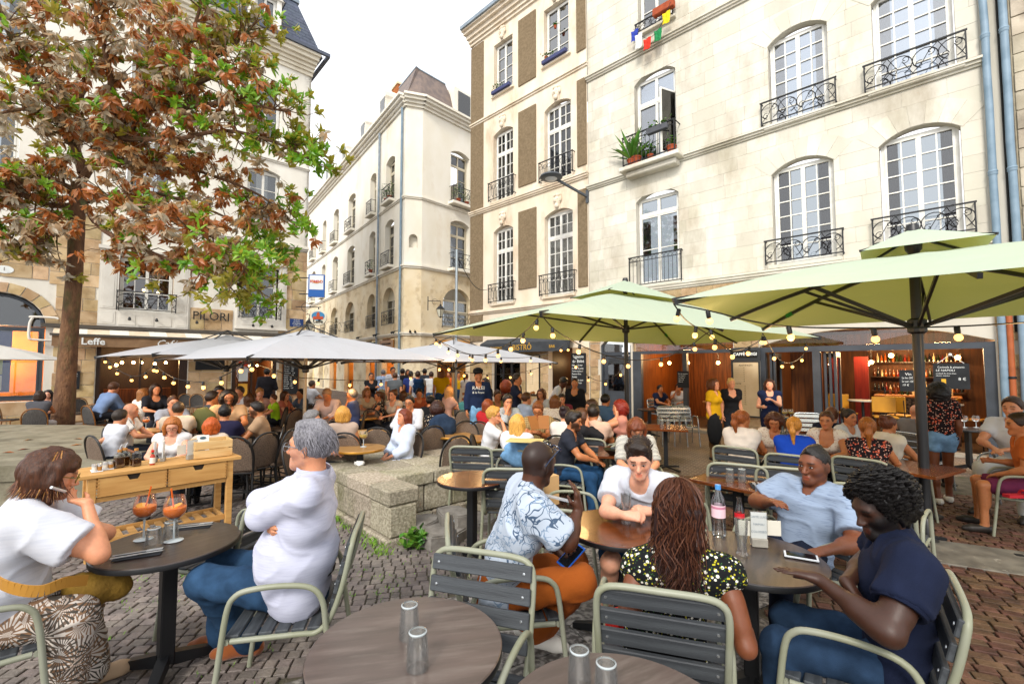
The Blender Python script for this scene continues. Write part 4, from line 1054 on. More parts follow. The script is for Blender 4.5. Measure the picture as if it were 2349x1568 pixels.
nb=empty('neighbour_house',Vector(gR)+eR*6.7,rzR,'weathered rough stone house at the right edge behind the drainpipes','building')
f2=Face(nb);STN=mat('weathered stone','#a79c88',rough=.95,c2='#bdb29e',nscale=2,dirt='#5d5246',dscale=1.1,dlo=.5,dhi=.75,rand=.14,bump=.6,bscale=25,coord='World')
f2.box('wall',.0,6,.02,6,-.4,16,mat('mortar','#9c9079',rough=.95,c2='#b0a58e',nscale=3,dirt='#5d5246',dscale=1))
f2.pieces('wall_stone',f2.blocks([(.02,5,.0,15.5)],[],.38,(.35,.8),.02,.03,.02,9),STN,120,nb)
mb=MB();mb.tube([(-.15,-.03,z)for z in(2.5,6,9,12,15)],.02,n=5);f2.build(mb,'cable',mat('black cable',(.012,.012,.012)))
# ------------------------------------------------------------------ house with taupe panels
h3=empty('panelled_townhouse',Vector(gR)+eR*-3.24,rzR,'narrow cream house with taupe roughcast panels and carved masks over its windows','building')
f=Face(h3);X0=3.24
def sh3(*a):return tuple(x+X0 if i<2 else x for i,x in enumerate(a))
W3=[sh3(-7.98,-6.88,13.3,15.55,0),sh3(-5.2,-4.02,13.3,15.55,0),sh3(-8.0,-6.85,8.72,11.75,.2),sh3(-5.2,-3.95,8.72,11.72,.2),sh3(-7.98,-6.85,4.42,7.62,.2),sh3(-5.2,-3.9,4.42,7.62,.2)]
S3=[sh3(-8.05,-6.45,.05,2.5,0),sh3(-5.05,-3.95,.05,2.5,0)]
f.wall(-6.2,.0,-.4,16.2,W3+S3,CREAM)
f.box('side_wall',-6.2,-6.0,.0,9,-.4,16.2,CREAM)
def panel(a,b,c,d):mb=MB();mb.box(a,b,-.045,.02,c,d,ch=.006);f.build(mb,'roughcast_panel',TAUPE)
for a,b in((-6.53,-5.6),):
 for c,d in((13.1,15.85),(8.95,12.02),(4.85,7.95)):panel(a+X0,b+X0,c,d)
for c,d in((13.0,16.0),(8.8,12.2),(4.5,8.2)):panel(-.42,-.03,c+.1,d-.15)
for c,d in((8.62,16.1),(4.25,8.4),(2.9,4.05)):panel(-6.19,-5.38,c,d)
for z,pr in((12.45,[(.05,.07),(.10,.06)]),(8.42,[(.06,.06),(.11,.07),(.15,.05)]),(4.05,[(.06,.07),(.12,.07),(.09,.05)]),(16.2,[(.08,.12),(.16,.14),(.26,.16),(.4,.12),(.5,.06)])):
 f.moulding('cornice' if z>16 else 'string_course',-6.2,.0,z,pr,CREAM)
for i,w_ in enumerate(W3):
 a,b,c,d,r=w_;f.box('sill',a-.1,b+.1,-.1,.1,c-.08,c-.003,CREAM,.01)
 if i<2:
  f.window(a+.02,b-.02,c,d-.03,rows=4,cols=1,glass=GLASSB,curtain=(CURT,0,1,.2));bb=f.box('window_box',a+.02,b-.02,-.2,-.05,c,c+.14,mat('blue planter','#3a3f66',rough=.6),.01)
  mb=MB();plant(mb,((a+b)/2-.2,-.12,c+.14),.2,.6,30,random.Random(i));q=mb.build('foliage',LEAFG,None);q.parent=bb
 else:
  f.window(a+.02,b-.02,c,d-.1,rows=4,cols=2,trans=.85,trows=2,curtain=(CURT,0,1,.45)if i<4 else(CURT,.1,1,.12));f.rail(a-.14,b+.16,c+.02,.78,y=-.16,style='lyre')
 mask_head(f,(a+b)/2,d+.28,CREAM,1.05)
for i in(1,):
 pot_plant(f,-5.0+X0,-.1,13.44,.15,.15,20,.07,9);pot_plant(f,-4.6+X0,-.06,14.5,.12,.12,20,.06,11)
f.box('roof',-6.1,.0,.3,8,16.82,16.9,ZINC);mb=MB();mb.add([(-6.2,-.3,16.85),(.0,-.3,16.85),(.0,1.5,19.5),(-6.2,1.5,19.5)],[(0,1,2,3)]);mb.add([(-6.25,-.35,16.85),(-6.25,8,16.85),(-6.1,8,19.5),(-6.1,1.5,19.5)],[(0,1,2,3)]);f.build(mb,'slate_roof',SLATE)
mb=MB();mb.box(-6.35,.0,-.58,-.44,16.8,16.95);f.build(mb,'gutter',ZINC)
f.pieces('foot_stone',f.blocks([(-6.18,-.02,.0,2.5)],S3,.3,(.35,.6),0,.025,.012,12),BROWNST,60,h3)
interior(f,-5.0,-3.1,3,2.6,DARKW,INF,[(-4.4,1.2,1.9)],[(-4.2,1.5,2.1,25)]);interior(f,-1.9,-.6,3,2.6,DARKW,INF,[(-1.2,1.6,1.9)],[(-1.2,1.6,2.0,22)])
f.window(-4.78,-3.25,.1,2.45,y=.1,leaves=3,cols=1,rows=1,m=IRON,glass=SHOPG,name='shop_window')
f.box('bar_counter',-1.75,-.8,.9,1.3,.05,1.1,DARKW)
aw=empty('bistro_awning',h3.location,rzR,'charcoal awning board of the bistro lettered in gold','awning')
fa=Face(aw);AWN=mat('charcoal canvas','#34373b',rough=.8,c2='#3d4146',nscale=4)
fa.box('board',-5.1,-.55,-.42,-.36,2.38,2.74,AWN);mb=MB();mb.add([(-5.1,-.42,2.74),(-.55,-.42,2.74),(-.55,0,2.95),(-5.1,0,2.95)],[(0,1,2,3)]);fa.build(mb,'cover',AWN)
GOLD=mat('gold lettering','#c59a3c',rough=.4,metal=.3)
for s_,x,sz in(('BAR · BRASSERIE',-4.35,.15),('BISTRÔ',-2.75,.30),('BAR',-1.3,.15)):text(s_,sz,GOLD,aw,(x,-.425,2.55),(R_(90),0,0),off=.002)
def board(root_face,name,label,x,z0,w,h,y=-.05,m=BLACKB,frame=None,lines=(),cat='menu board',rot=0,lm=CHALK,title=None,tsize=.12):
 loc=Matrix.Translation(root_face.root.location)@Matrix.Rotation(root_face.root.rotation_euler[2],4,'Z')@root_face.M
 p=loc@Vector((x,y,z0));rzz=root_face.root.rotation_euler[2]+root_face.M.to_euler()[2]
 e=empty(name,p,rzz+rot,label,cat);mb=MB();mb.box(-w/2,w/2,-.012,.012,0,h);mb.build('panel',m,e)
 if frame:
  t_=.035;mb=MB();mb.box(-w/2-t_,-w/2,-.025,.015,-t_,h+t_);mb.box(w/2,w/2+t_,-.025,.015,-t_,h+t_);mb.box(-w/2,w/2,-.025,.015,-t_,0);mb.box(-w/2,w/2,-.025,.015,h,h+t_);mb.build('frame',frame,e)
 zz=h-.05
 if title:
  for s_ in title.split('\n'):text(s_,tsize,lm,e,(0,-.015,zz-tsize*.5),(R_(90),0,0),depth=.001,xs=min(1,w*.9/(len(s_)*tsize*.52)));zz-=tsize*1.05
 for s_,sz in lines:
  text(s_,sz,lm,e,(-w/2+.04,-.015,zz-sz*.6),(R_(90),0,0),depth=.001,align='LEFT',xs=min(1,(w-.08)/(max(1,len(s_))*sz*.5)),shear=.12);zz-=sz*1.3
 return e
PAPER=mat('menu paper','#d9c3a0',rough=.8,c2='#cdb590',nscale=3);INK=mat('menu ink','#4a3424',rough=.8)
fr_,f3=fR,f
rl=lambda k:[(''.join(random.choice(('lorem','a','de','sal','et','vin'))for _ in range(1)),.05)]*k
board(f3,'chalkboard','large chalkboard of dishes on the stone pier right of the bistro doorway',-.42,.95,.62,1.35,y=-.06,title='Suggestions\nde Bébé',tsize=.15,lines=[('Salade de la mer',.09),('Brochette de gambas',.075),('Tartare de boeuf',.075),('Saumon frais',.075),('Salade',.085),('Jambon de pays',.075),('Frites maison',.075)])
board(f3,'menu_display','tall beige printed menu panel lit on the pier between the bistro openings',-2.52,.8,.62,1.45,y=-.06,m=PAPER,frame=IRON,lm=INK,title='CARTE',tsize=.12,lines=[('Entrees',.08)]+[('- - - - - - - - - 9',.05)]*5+[('Plats',.08)]+[('- - - - - - - - 14',.05)]*6)
mb_=board(fR,'menu_case','charcoal menu case of the cafe with its name plate above a cream price list',1.72,.55,.62,1.4,y=-.07,m=PAPER,frame=mat('charcoal case','#33363a',rough=.5),lm=INK,title='ANTIPASTI',tsize=.07,lines=[('- - - - - - - - 8',.045)]*7+[('PIZZE',.06)]+[('- - - - - - - - 12',.045)]*9)
mb=MB();mb.box(-.36,.36,-.03,.02,1.44,1.78);mb.build('name_board',mat('charcoal case','#33363a'),mb_)
mb=MB();mb.box(-.30,.30,-.04,-.032,1.52,1.70,ch=.003);mb.build('name_plate',mat('black enamel','#101113',rough=.4),mb_)
text('CAFFÈ LUIGI',.105,CHALK,mb_,(0,-.042,1.61),(R_(90),0,0),depth=.002,off=.003)
board(fR,'slate_board','small chalkboard hung in the left cafe window',.0,1.22,.34,.48,y=.0,title='Vin du moment',tsize=.05,lines=[('Le rouge 4',.045),('Le blanc 4',.045),('Rosé 3,5',.045),('Bière 5',.045)])
e=board(fR,'cocktail_board','chalkboard of cocktails hanging from a hook at the right end of the cafe',5.62,1.38,.54,.52,y=-.02,title='Cocktails & pimpants',tsize=.055,lines=[('LE NAPOLI',.06),('cocktail de fruits frais',.035),('citron, menthe',.035)])
mb=MB();mb.beam((-.2,0,.52),(0,0,.7),.008);mb.beam((.2,0,.52),(0,0,.7),.008);mb.ball((0,-.01,.7),.03);mb.build('hanger',CHALK,e)
text('8 €',.08,CHALK,e,(.16,-.015,.2),(R_(90),0,0),depth=.001);mb=MB();mb.box(-.15,-.08,-.016,-.013,.06,.2);mb.build('drawn_glass',mat('yellow chalk','#d3a02a'),e)
board(fR,'chalkboard','narrow chalkboard on the cafe window post behind the big parasol pole',4.95,1.3,.3,.46,y=.1,title='Vin',tsize=.08,lines=[('Le lieu 20€',.06),('Le soir 15€',.06),('19 €',.06)])
# ------------------------------------------------------------------ left-hand corner house with the cafe awning
gL=G(50,976);eL=Vector((.73365,.67953,0));rzL=math.atan2(eL.y,eL.x)
hl=empty('corner_cafe_house',gL,rzL,'tall white corner house with a slate mansard and a brown cafe awning, behind the tree','building')
f=Face(hl);fL=f
WL=[(2.14,3.69,3.82,5.75),(5.85,7.35,3.82,6.0),(2.2,3.55,7.9,10.2,.15),(6.0,7.25,7.9,10.2,.15),(2.2,3.55,11.6,14.0,.2),(6.0,7.2,11.6,14.0,.2),(-1.7,-.4,7.9,10.2,.15),(-1.7,-.4,11.6,14.0,.2)]
SLs=[(-1.65,.41,.75,4.15,1.03),(1.65,4.2,.05,2.6),(5.66,7.3,.05,2.5)]
f.wall(-4,8.44,-.5,15.1,WL+SLs,WHITEW,.3)
f.box('side_wall',8.14,8.44,.0,12,-.5,15.1,WHITEW);f.box('side_wall',-4.2,-4.0,.0,9,-.5,15.1,WHITEW)
OCH=mat('ochre ashlar','#b89a70',rough=.9,c2='#cdb48f',nscale=2.5,dirt='#8f7450',dscale=1.5,rand=.2,bump=.6,bscale=25,coord='World')
bl=f.blocks([(.43,1.63,0,7.0),(4.22,5.64,0,4.1),(7.32,8.44,0,6.9),(-4,.41,4.2,5.5),(-4,-1.67,0,4.2),(-1.65,.41,-.1,.74)],[(-1.75,.6,.75,4.4)],.42,(.5,.95),0,.03,.014,21)
f.pieces('ashlar_stone',bl,OCH,200,hl)
for i in range(11):
 a0,a1=math.pi*i/11+.012,math.pi*(i+1)/11-.012;q=[(-.62+1.03*k*math.cos(a),3.12+1.03*k*math.sin(a))for a,k in((a0,1.01),(a0,1.3),(a1,1.3),(a1,1.01))][::-1]
 m_=MB();m_.prism(q,0,.05,Matrix(((1,0,0,0),(0,0,1,-.04),(0,1,0,0),(0,0,0,1))));f.build(m_,'arch_stone',OCH)
for z,pr in((5.6,[(.05,.06),(.1,.08),(.06,.05)]),(6.95,[(.06,.08),(.13,.08),(.09,.06)]),(10.6,[(.05,.06),(.1,.06)])):
 f.moulding('string_course',-4 if z>6 else-4,8.44 if z>6 else.43,z,pr,WHITEW)
f.moulding('cornice',-4,8.44,15.0,[(.08,.16),(.16,.14),(.24,.14),(.36,.14),(.5,.16),(.62,.14)],mat('cornice stone','#cfc5b0',rough=.85,c2='#dcd4c2',nscale=2))
mb=MB();mb.box(-4,9.0,-.72,-.6,15.86,16.0);mb.box(8.9,9.02,-.6,9,15.86,16.0);f.build(mb,'gutter',mat('dark zinc','#4c5260',rough=.5))
mb=MB();mb.add([(-4,-.35,15.9),(8.8,-.35,15.9),(8.0,.95,18.9),(-4,.95,18.9),(8.8,9,15.9),(8.0,9,18.9)],[(0,1,2,3),(1,4,5,2)]);f.build(mb,'roof_body',SLATE)
sl=[]
for j in range(14):
 t0_=j/14;z0,y0=15.92+t0_*2.95,-.37+t0_*1.3;x=-4+(j%2)*.16;xe=8.75-t0_*.8
 while x<xe:
  w_=min(.32,xe-x)-.01
  sl.append((x,x+w_,z0,y0));x+=.32
mb=MB()
for a,b,z,y in sl:mb.add([(a,y-.012,z),(b,y-.012,z),(b,y+.095,z+.225),(a,y+.095,z+.225),(a,y+.01,z),(b,y+.01,z)],[(0,1,2,3),(4,5,1,0)])
o=f.build(mb,'roof_slate',SLATE);o['kind']='stuff'
mb=MB();mb.box(-4,8.1,.85,8.9,18.85,19.0);f.build(mb,'roof_top',ZINC)
for x in(6.4,2.8):
 d=MB();d.box(x-.6,x-.42,-.42,.9,15.95,17.5);d.box(x+.42,x+.6,-.42,.9,15.95,17.5);d.box(x-.42,x+.42,-.3,.9,15.95,16.1);d.prism([(x-.7,17.5),(x+.7,17.5),(x,18.0)],-.5,1.0,Matrix(((1,0,0,0),(0,0,1,0),(0,1,0,0),(0,0,0,1))));o=f.build(d,'dormer',WHITEW)
 wq=f.window(x-.41,x+.41,16.12,17.48,y=-.28,rows=1,cols=1,name='dormer_window')
 mb=MB();mb.add([(x-.74,-.55,17.47),(x,-.55,18.05),(x,1,18.05),(x-.74,1,17.47),(x+.74,-.55,17.47),(x+.74,1,17.47)],[(0,1,2,3),(1,4,5,2)]);f.build(mb,'dormer_roof',SLATE)
for w_ in WL[2:]:f.window(w_[0]+.03,w_[1]-.03,w_[2],w_[3]-.08,y=.2,rows=3,cols=1,curtain=(CURT,0,1,.3));f.box('sill',w_[0]-.12,w_[1]+.12,-.1,.1,w_[2]-.12,w_[2]-.003,WHITEW,.01)
PAINT=mat('old white paint','#dbd7ce',rough=.6,c2='#cfcac0',nscale=2.2,dirt='#a59c8c',dscale=2.2,dlo=.6,dhi=.85,bump=.25,bscale=14)
def bay(x0,x1,w0,w1,zb,zt):
 mb=MB();mb.box(x0,w0,-.09,.05,zb,zt);mb.box(w1,x1,-.09,.05,zb,zt);mb.box(w0,w1,-.09,.05,zb,3.80);mb.box(x0-.05,x1+.05,-.14,.05,zb-.08,zb-.003);mb.box(x0-.05,x1+.05,-.16,.05,zt+.003,zt+.12);f.build(mb,'painted_bay',PAINT)
 for a,b in((x0+.06,w0-.06),(w1+.06,x1-.06)):
  if b-a<.15:continue
  for c,d in((zb+.1,zb+.55),(zb+.65,zt-.1)):mb=MB();mb.box(a,b,-.105,-.088,c,d,ch=.008);mb.box(a+.06,b-.06,-.115,-.104,c+.06,d-.06,ch=.006);f.build(mb,'bay_panel',PAINT)
 for i in range(3):a=w0+(w1-w0)*i/3+.04;mb=MB();mb.box(a,a+(w1-w0)/3-.08,-.104,-.088,zb+.1,3.66,ch=.008);f.build(mb,'bay_panel',PAINT)
bay(1.62,4.15,2.14,3.69,3.2,5.9);bay(5.75,7.6,5.9,7.3,3.45,6.1)
f.window(2.17,3.66,3.82,5.7,y=.14,rows=3,cols=2,curtain=None);f.window(5.92,7.28,3.82,5.95,y=.3,rows=3,cols=1,curtain=(REDC,0,1,.35))
f.rail(2.1,3.75,3.80,.68,y=-.24,style='scroll');f.rail(5.8,7.35,3.80,.62,y=-.24,style='scroll')
interior(Face(hl,Matrix.Translation((0,0,3.75))),1.9,7.4,2.2,2.2,INW,INF,[(3.3,.8,.9),(2.9,1.2,1.0)],[(3.3,1.2,1.6,14)])
for x in(2.45,3.2,6.3,7.0,4.4):mb=MB();mb.beam((x,-.14,3.55),(x,-.30,3.52),.03);mb.lathe([(.03,0),(.05,.08),(.05,.1)],8,(0,0,0),Matrix.Translation((x,-.3,3.56))@Matrix.Rotation(R_(150),4,'X'));f.build(mb,'floodlight',IRON,True)
f.window(-1.62,.38,.78,3.1,y=.16,leaves=1,cols=1,rows=1,m=GREYF,glass=SHOPG,fw=.09,name='shop_window')
mb=MB()
for i in range(16):a0,a1=math.pi*i/16,math.pi*(i+1)/16;mb.prism([(-.62+.99*k*math.cos(a),3.12+.99*k*math.sin(a))for a,k in((a0,1.0),(a1,1.0),(a1,.92),(a0,.92))],.15,.25,Matrix(((1,0,0,0),(0,0,1,0),(0,1,0,0),(0,0,0,1))))
o=f.build(mb,'arch_frame',GREYF);mb=MB();mb.prism([(-.62+.92*math.cos(math.pi*i/16),3.12+.92*math.sin(math.pi*i/16))for i in range(17)],.19,.2,Matrix(((1,0,0,0),(0,0,1,0),(0,1,0,0),(0,0,0,1))));f.build(mb,'arch_glass',GLASS)
SHOPI=mat('shop interior','#c98a3c',rough=.7,c2='#b4722a',nscale=2)
interior(Face(hl,Matrix.Translation((0,0,.7))),-1.7,.5,2.0,2.45,SHOPI,INF,[],[(-.6,.9,2.0,130),(-1.2,1.2,1.2,60)])
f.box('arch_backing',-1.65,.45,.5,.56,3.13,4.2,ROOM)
pst=empty('shop_poster',Vector(gL)+eL*-.95+Vector((0,0,1.05)),rzL,'large shop window poster of a mother holding her baby above a milk brand line','poster')
pf=Face(pst);BLUE=mat('poster blue','#1d3f94',rough=.5);pf.box('sheet',-.75,.62,.28,.29,.0,2.0,BLUE);pf.box('picture',-.7,.45,.268,.279,.55,1.45,mat('poster green','#a9b77a',rough=.5,c2='#e0d8b8',nscale=2.5));pf.box('white_band',-.7,.45,.268,.279,.06,.52,mat('poster white','#dcdfe4',rough=.5))
mb=MB()
mb.lathe([(0.001,0),(.2,0.001)],24,(0,0,0),Matrix.Translation((-.1,.262,1.2))@Matrix.Rotation(R_(90),4,'X'));pf.build(mb,'face_shape',mat('print skin','#cf9a7c',rough=.5))
mb=MB();mb.lathe([(0.001,0),(.2,.001)],24,(0,0,0),Matrix.Translation((.02,.258,1.32))@Matrix.Rotation(R_(90),4,'X')@Matrix.Diagonal((1,.55,1,1)));pf.build(mb,'hair_shape',mat('print hair','#2c1c16',rough=.5))
mb=MB();mb.lathe([(0.001,0),(.3,.001)],24,(0,0,0),Matrix.Translation((-.25,.256,.75))@Matrix.Rotation(R_(90),4,'X')@Matrix.Diagonal((1,.9,1,1)));pf.build(mb,'sleeve_shape',mat('print navy','#1c2a55',rough=.5))
text('Gallia',.26,CHALK,pst,(-.15,.25,.83),(R_(90),0,0),depth=.001,off=.004);text('LE LIEN AVEC',.12,CHALK,pst,(-.12,.25,.66),(R_(90),0,0),depth=.001);text('BÉBÉ',.12,CHALK,pst,(-.2,.25,.52),(R_(90),0,0),depth=.001)
for x,c_ in((-.42,'#d98fa8'),(-.05,'#7fb2d6')):pf.box('pack_print',x,x+.3,.26,.266,.1,.44,mat('print '+c_,c_,rough=.5),0)
interior(f,1.66,4.3,3.2,2.6,DARKW,INF,[(2.2,1.0,1.9),(2.7,1.4,2.0),(3.3,.9,1.95),(3.7,1.6,2.0),(2.4,2.2,2.0),(3.0,2.4,2.0)],[(2.3,1.2,2.1,45),(3.4,1.6,2.1,45)])
interior(f,5.7,7.3,3.0,2.55,INW,INF,[(6.1,1.2,1.9),(6.8,1.0,1.9)],[(6.4,1.3,2.0,60)])
mb=MB();mb.box(1.65,1.76,.03,.2,.05,2.55);mb.box(3.95,4.2,.03,.2,.05,2.55);mb.box(2.8,2.86,.1,.16,.05,2.4);mb.box(1.76,3.95,.05,.2,.05,.55);mb.box(5.66,5.8,.03,.2,.05,2.5);mb.box(6.35,6.42,.05,.18,.05,2.45);mb.box(7.15,7.3,.03,.2,.05,2.5);f.build(mb,'shopfront_frame',DARKW)
mb=MB();mb.box(5.84,6.33,.1,.11,.1,2.4);o=f.build(mb,'glass_door',SHOPG)
for z0,z1,c_ in((1.25,1.75,'#cfd6d8'),(.65,1.15,'#d9a23a'),(1.85,2.05,'#c23a22')):mb=MB();mb.box(5.92,6.25,.085,.092,z0,z1);q=mb.build('sticker',mat('sticker '+c_,c_,rough=.5),None);q.parent=o
f.box('counter',1.9,3.9,1.6,2.0,.05,1.0,WOODP)
mb=MB();mb.tube(smooth_path([(.05,-.12,3.4),(.12,-.14,3.42),(.62,-.14,3.42),(.68,-.14,3.38)],4),.036,n=10);mb.tube(smooth_path([(.12,-.14,3.40),(.06,-.14,3.2),(.06,-.14,2.8),(.14,-.14,2.7),(.6,-.14,2.68)],4),.036,n=10);f.build(mb,'vent_pipe',PAINT,True)
SGN=mat('sign iron','#232322',rough=.5);mb=MB();rn=random.Random(4)
for cx in(4.6,4.9,5.15):mb.tube(arc((cx,-.07,3.68),.22,0,R_(330),16),.008,n=4)
sg=empty('wall_sign',Vector(gL)+eL*4.9,rzL,'iron lettering over scrollwork on the stone between the two white bays','sign');mb.build('scrollwork',SGN,sg);text('PILORI',.46,SGN,sg,(0,-.09,3.78),(R_(90),0,0),depth=.01,xs=.92)
pl=empty('street_plaque',Vector(gL)+eL*8.05,rzL,'blue enamel street name plaque on the house corner','street sign');mb=MB();mb.box(-.28,.28,-.05,-.03,3.58,3.92,ch=.006);mb.build('plate',mat('enamel blue','#1f3f7c',rough=.3),pl)
for i,s_ in enumerate(('PLACE','du Pilori','PLASENN','ar Pilori')):text(s_,.085,CHALK,pl,(0,-.052,3.86-.08*i),(R_(90),0,0),depth=.001)
bb=board(f,'bottle_board','bottle shaped chalkboard on the ochre pier by the cafe window',1.15,1.1,.24,.6,y=-.06,title='Vin',tsize=.09,lines=[('Le verre 4€',.05)]);mb=MB();mb.box(-.05,.05,-.012,.012,.6,.82,ch=.01);mb.build('neck',BLACKB,bb)
board(f,'drinks_board','dark drinks poster with a row of glasses between cafe window and door',4.95,1.75,.95,.48,y=-.06,m=BLACKB,frame=IRON,title='COCKTAILS',tsize=.09)
board(f,'chalkboard','tall wooden framed chalkboard with closely written menu right of the cafe door',7.85,.65,.62,1.75,y=-.06,frame=mat('board wood','#7a4a22',rough=.6),title='La carte',tsize=.1,lines=[(random.choice(('Salade','Moules','Omelette','Croque','Tartine','Dessert','Glace'))+'   '+str(random.randint(6,15))+'€',.07)for _ in range(15)])
pq=empty('house_number_plaque',Vector(gL)+eL*-.55,rzL,'small oval white number plaque on the stone above the shop arch','plaque');mb=MB();mb.lathe([(.001,-.03),(.2,-.03),(.2,.0)],20,(0,0,0),Matrix.Translation((0,-.05,4.85))@Matrix.Rotation(R_(90),4,'X')@Matrix.Diagonal((1,.6,1,1)));mb.build('plate',PAPER if False else CHALK,pq);text('1',.16,INK,pq,(0,-.09,4.85),(R_(90),0,0),depth=.001)
awl=empty('cafe_awning',Vector(gL),rzL,'long brown cafe awning with white lettering along its valance','awning')
BRN=mat('brown canvas','#7d6147',rough=.85,c2='#8a6d50',nscale=5);STRP=mat('striped canvas','#c9b69a',rough=.85,c2='#d8c8b0',nscale=3)
fa=Face(awl);mb=MB();zt,zf,yf=3.12,2.82,-.9
mb.add([(.6,-.05,zt),(7.9,-.05,zt),(7.9,yf,zf),(.6,yf,zf)],[(0,1,2,3)]);fa.build(mb,'cover',STRP)
for i in range(0,7):a=.9+i*1.05;mb=MB();mb.add([(a,-.05,zt+.004),(a+.5,-.05,zt+.004),(a+.5,yf,zf+.004),(a,yf,zf+.004)],[(0,1,2,3)]);fa.build(mb,'stripe',mat('pale canvas','#e2dccf',rough=.85))
n=40;mb=MB()
for i in range(n):
 xa,xb=.6+7.3*i/n,.6+7.3*(i+1)/n;ya,yb=yf+.012*math.sin(i*.9),yf+.012*math.sin(i*.9+.9);mb.quad((xa,ya,zf),(xb,yb,zf),(xb,yb-.02,zf-.33),(xa,ya-.02,zf-.33))
fa.build(mb,'valance',BRN)
mb=MB();mb.box(.55,7.95,yf-.05,yf+.03,zf,zf+.07);mb.box(.3,8.0,-.16,-.02,zt,zt+.12);fa.build(mb,'bar',mat('awning bar','#4d4740',rough=.4))
text('Leffe',.30,CHALK,awl,(1.55,yf-.045,zf-.17),(R_(90),0,0),depth=.002,off=.006);text('Café',.32,CHALK,awl,(3.45,yf-.045,zf-.17),(R_(90),0,0),depth=.002,shear=.35);text('Pilori',.3,CHALK,awl,(5.8,yf-.045,zf-.17),(R_(90),0,0),depth=.002,shear=.3)
cL=Vector(gL)+eL*8.44
hs=empty('hanging_sign',P(727,655,19.5),R_(12),'white and blue rectangular coffee sign hung high at the street corner','sign')
mb=MB();mb.box(-.33,.33,-.06,.06,-.50,.48);mb.build('box',mat('sign blue','#2a62ad',rough=.4),hs);mb=MB();mb.box(-.28,.28,-.068,-.061,-.18,.44);mb.build('white_panel',mat('sign white','#dfe3e6',rough=.4),hs)
text('KIMBO',.17,mat('sign red','#c0271f',rough=.4),hs,(0,-.072,.16),(R_(90),0,0),depth=.002,off=.004);mb=MB();mb.tube(arc((0,-.07,.30),.2,R_(200),R_(340),10),.02,n=5);mb.build('swoosh',mat('sign orange','#d98a2a',rough=.4),hs);mb=MB();mb.box(-.7,-.33,-.02,.02,.3,.34);mb.box(-.7,-.33,-.02,.02,-.4,-.36);mb.build('bracket',IRON,hs)
rs_=empty('round_sign',P(731,728,19),R_(10),'round white beer sign with a red abbey tower on a bracket above the corner','sign')
Mx=Matrix.Rotation(R_(90),4,'X');mb=MB();mb.lathe([(.001,-.05),(.33,-.05),(.35,0),(.33,.05),(.001,.05)],28,(0,0,0),Mx);mb.build('disc',mat('sign cream','#e3dcc6',rough=.4),rs_)
mb=MB();mb.lathe([(.001,.052),(.26,.053)],24,(0,0,0),Mx@Matrix.Translation((0,.06,0))@Matrix.Diagonal((1,.72,1,1)));mb.build('sky_field',mat('sign sky','#3f86b4',rough=.4),rs_)
mb=MB();mb.box(-.2,.2,-.064,-.056,-.08,.04);mb.box(-.06,.06,-.066,-.056,.0,.15);mb.prism([(-.07,.15),(.07,.15),(0,.24)],-.066,-.056,Matrix(((1,0,0,0),(0,0,1,0),(0,1,0,0),(0,0,0,1))));mb.build('tower',mat('sign brick','#c0502a',rough=.4),rs_);text('Leffe',.2,mat('sign black','#151515'),rs_,(0,-.066,-.17),(R_(90),0,0),depth=.002,off=.004)
mb=MB();mb.box(-.9,.1,-.015,.015,.42,.45);mb.tube(arc((-.5,0,.42),.18,0,R_(300),12),.012,n=4);mb.box(-.02,.02,-.015,.015,.34,.43);mb.build('bracket',IRON,rs_)
def lantern(name,label,p,rz,arm):
 e=empty(name,p,rz,label,'street lamp');mb=MB();mb.box(-arm,0,-.012,.012,.46,.49);mb.tube(arc((-arm*.45,0,.44),.14,R_(20),R_(300),10),.01,n=4);mb.box(-arm-.02,-arm+.02,-.02,.02,.0,.7);mb.box(-.01,.01,-.01,.01,.3,.47);mb.build('bracket',IRON,e)
 gm=mat('lantern glass','#c8c6b4',rough=.15,spec=.6)
 mb=MB();mb.lathe([(.09,-.3),(.19,.06)],4,(0,0,0));mb.build('glass',gm,e)
 mb=MB();mb.lathe([(.215,.06),(.2,.09),(.09,.22),(.05,.24),(.05,.3),(.001,.34)],4,(0,0,0));mb.lathe([(.001,-.38),(.04,-.34),(.1,-.3)],4)
 for a in range(4):c_,s_=math.cos(a*math.pi/2),math.sin(a*math.pi/2);mb.beam((.095*c_,.095*s_,-.3),(.195*c_,.195*s_,.06),.016)
 mb.build('frame',IRON,e)
lantern('street_lantern','black four sided lantern on a scrolled bracket at the pale corner house',P(1011,712,22.5),R_(5),.62)
lantern('street_lantern','small black lantern hanging beside the round beer sign',P(710,745,20.2),R_(0),.45)
# ------------------------------------------------------------------ pale house on the far corner of the street
cB=Vector(((925-CX)/F*26,26,gz(26)));eA=Vector((.5968,-.8024,0));p2=Vector(((965-CX)/F*26.3,26.3,gz(26)))
hb=empty('pale_corner_house',cB,0,'pale stone house with rounded corner, tall arches and slate mansard across the street','building')
MA=Matrix.Rotation(math.atan2(eA.y,eA.x),4,'Z');eB=Vector((.6832,.7302,0));MBm=Matrix.Translation(p2-cB)@Matrix.Rotation(math.atan2(eB.y,eB.x),4,'Z')
dC=p2-cB;MC=Matrix.Rotation(math.atan2(dC.y,dC.x),4,'Z');LC=dC.length
f=Face(hb,MA);PALE=mat('pale ashlar','#e3dccb',rough=.85,c2='#ebe6da',nscale=.9,dirt='#c4ad86',dscale=.5,dlo=.55,dhi=.9,stretch=(1,1,.5),bump=.25,bscale=20)
colsA=[(-3.3,-1.35),(-6.2,-4.55),(-11.1,-8.9),(-15.2,-13.2),(-18.7,-17.0),(-22.5,-20.5)]
WA=[]
for a,b in colsA:WA+=[(a,b,4.45,6.75,.75),(a+.25,b-.25,8.1,11.0,.25),(a+.25,b-.25,12.2,15.0,.25)]
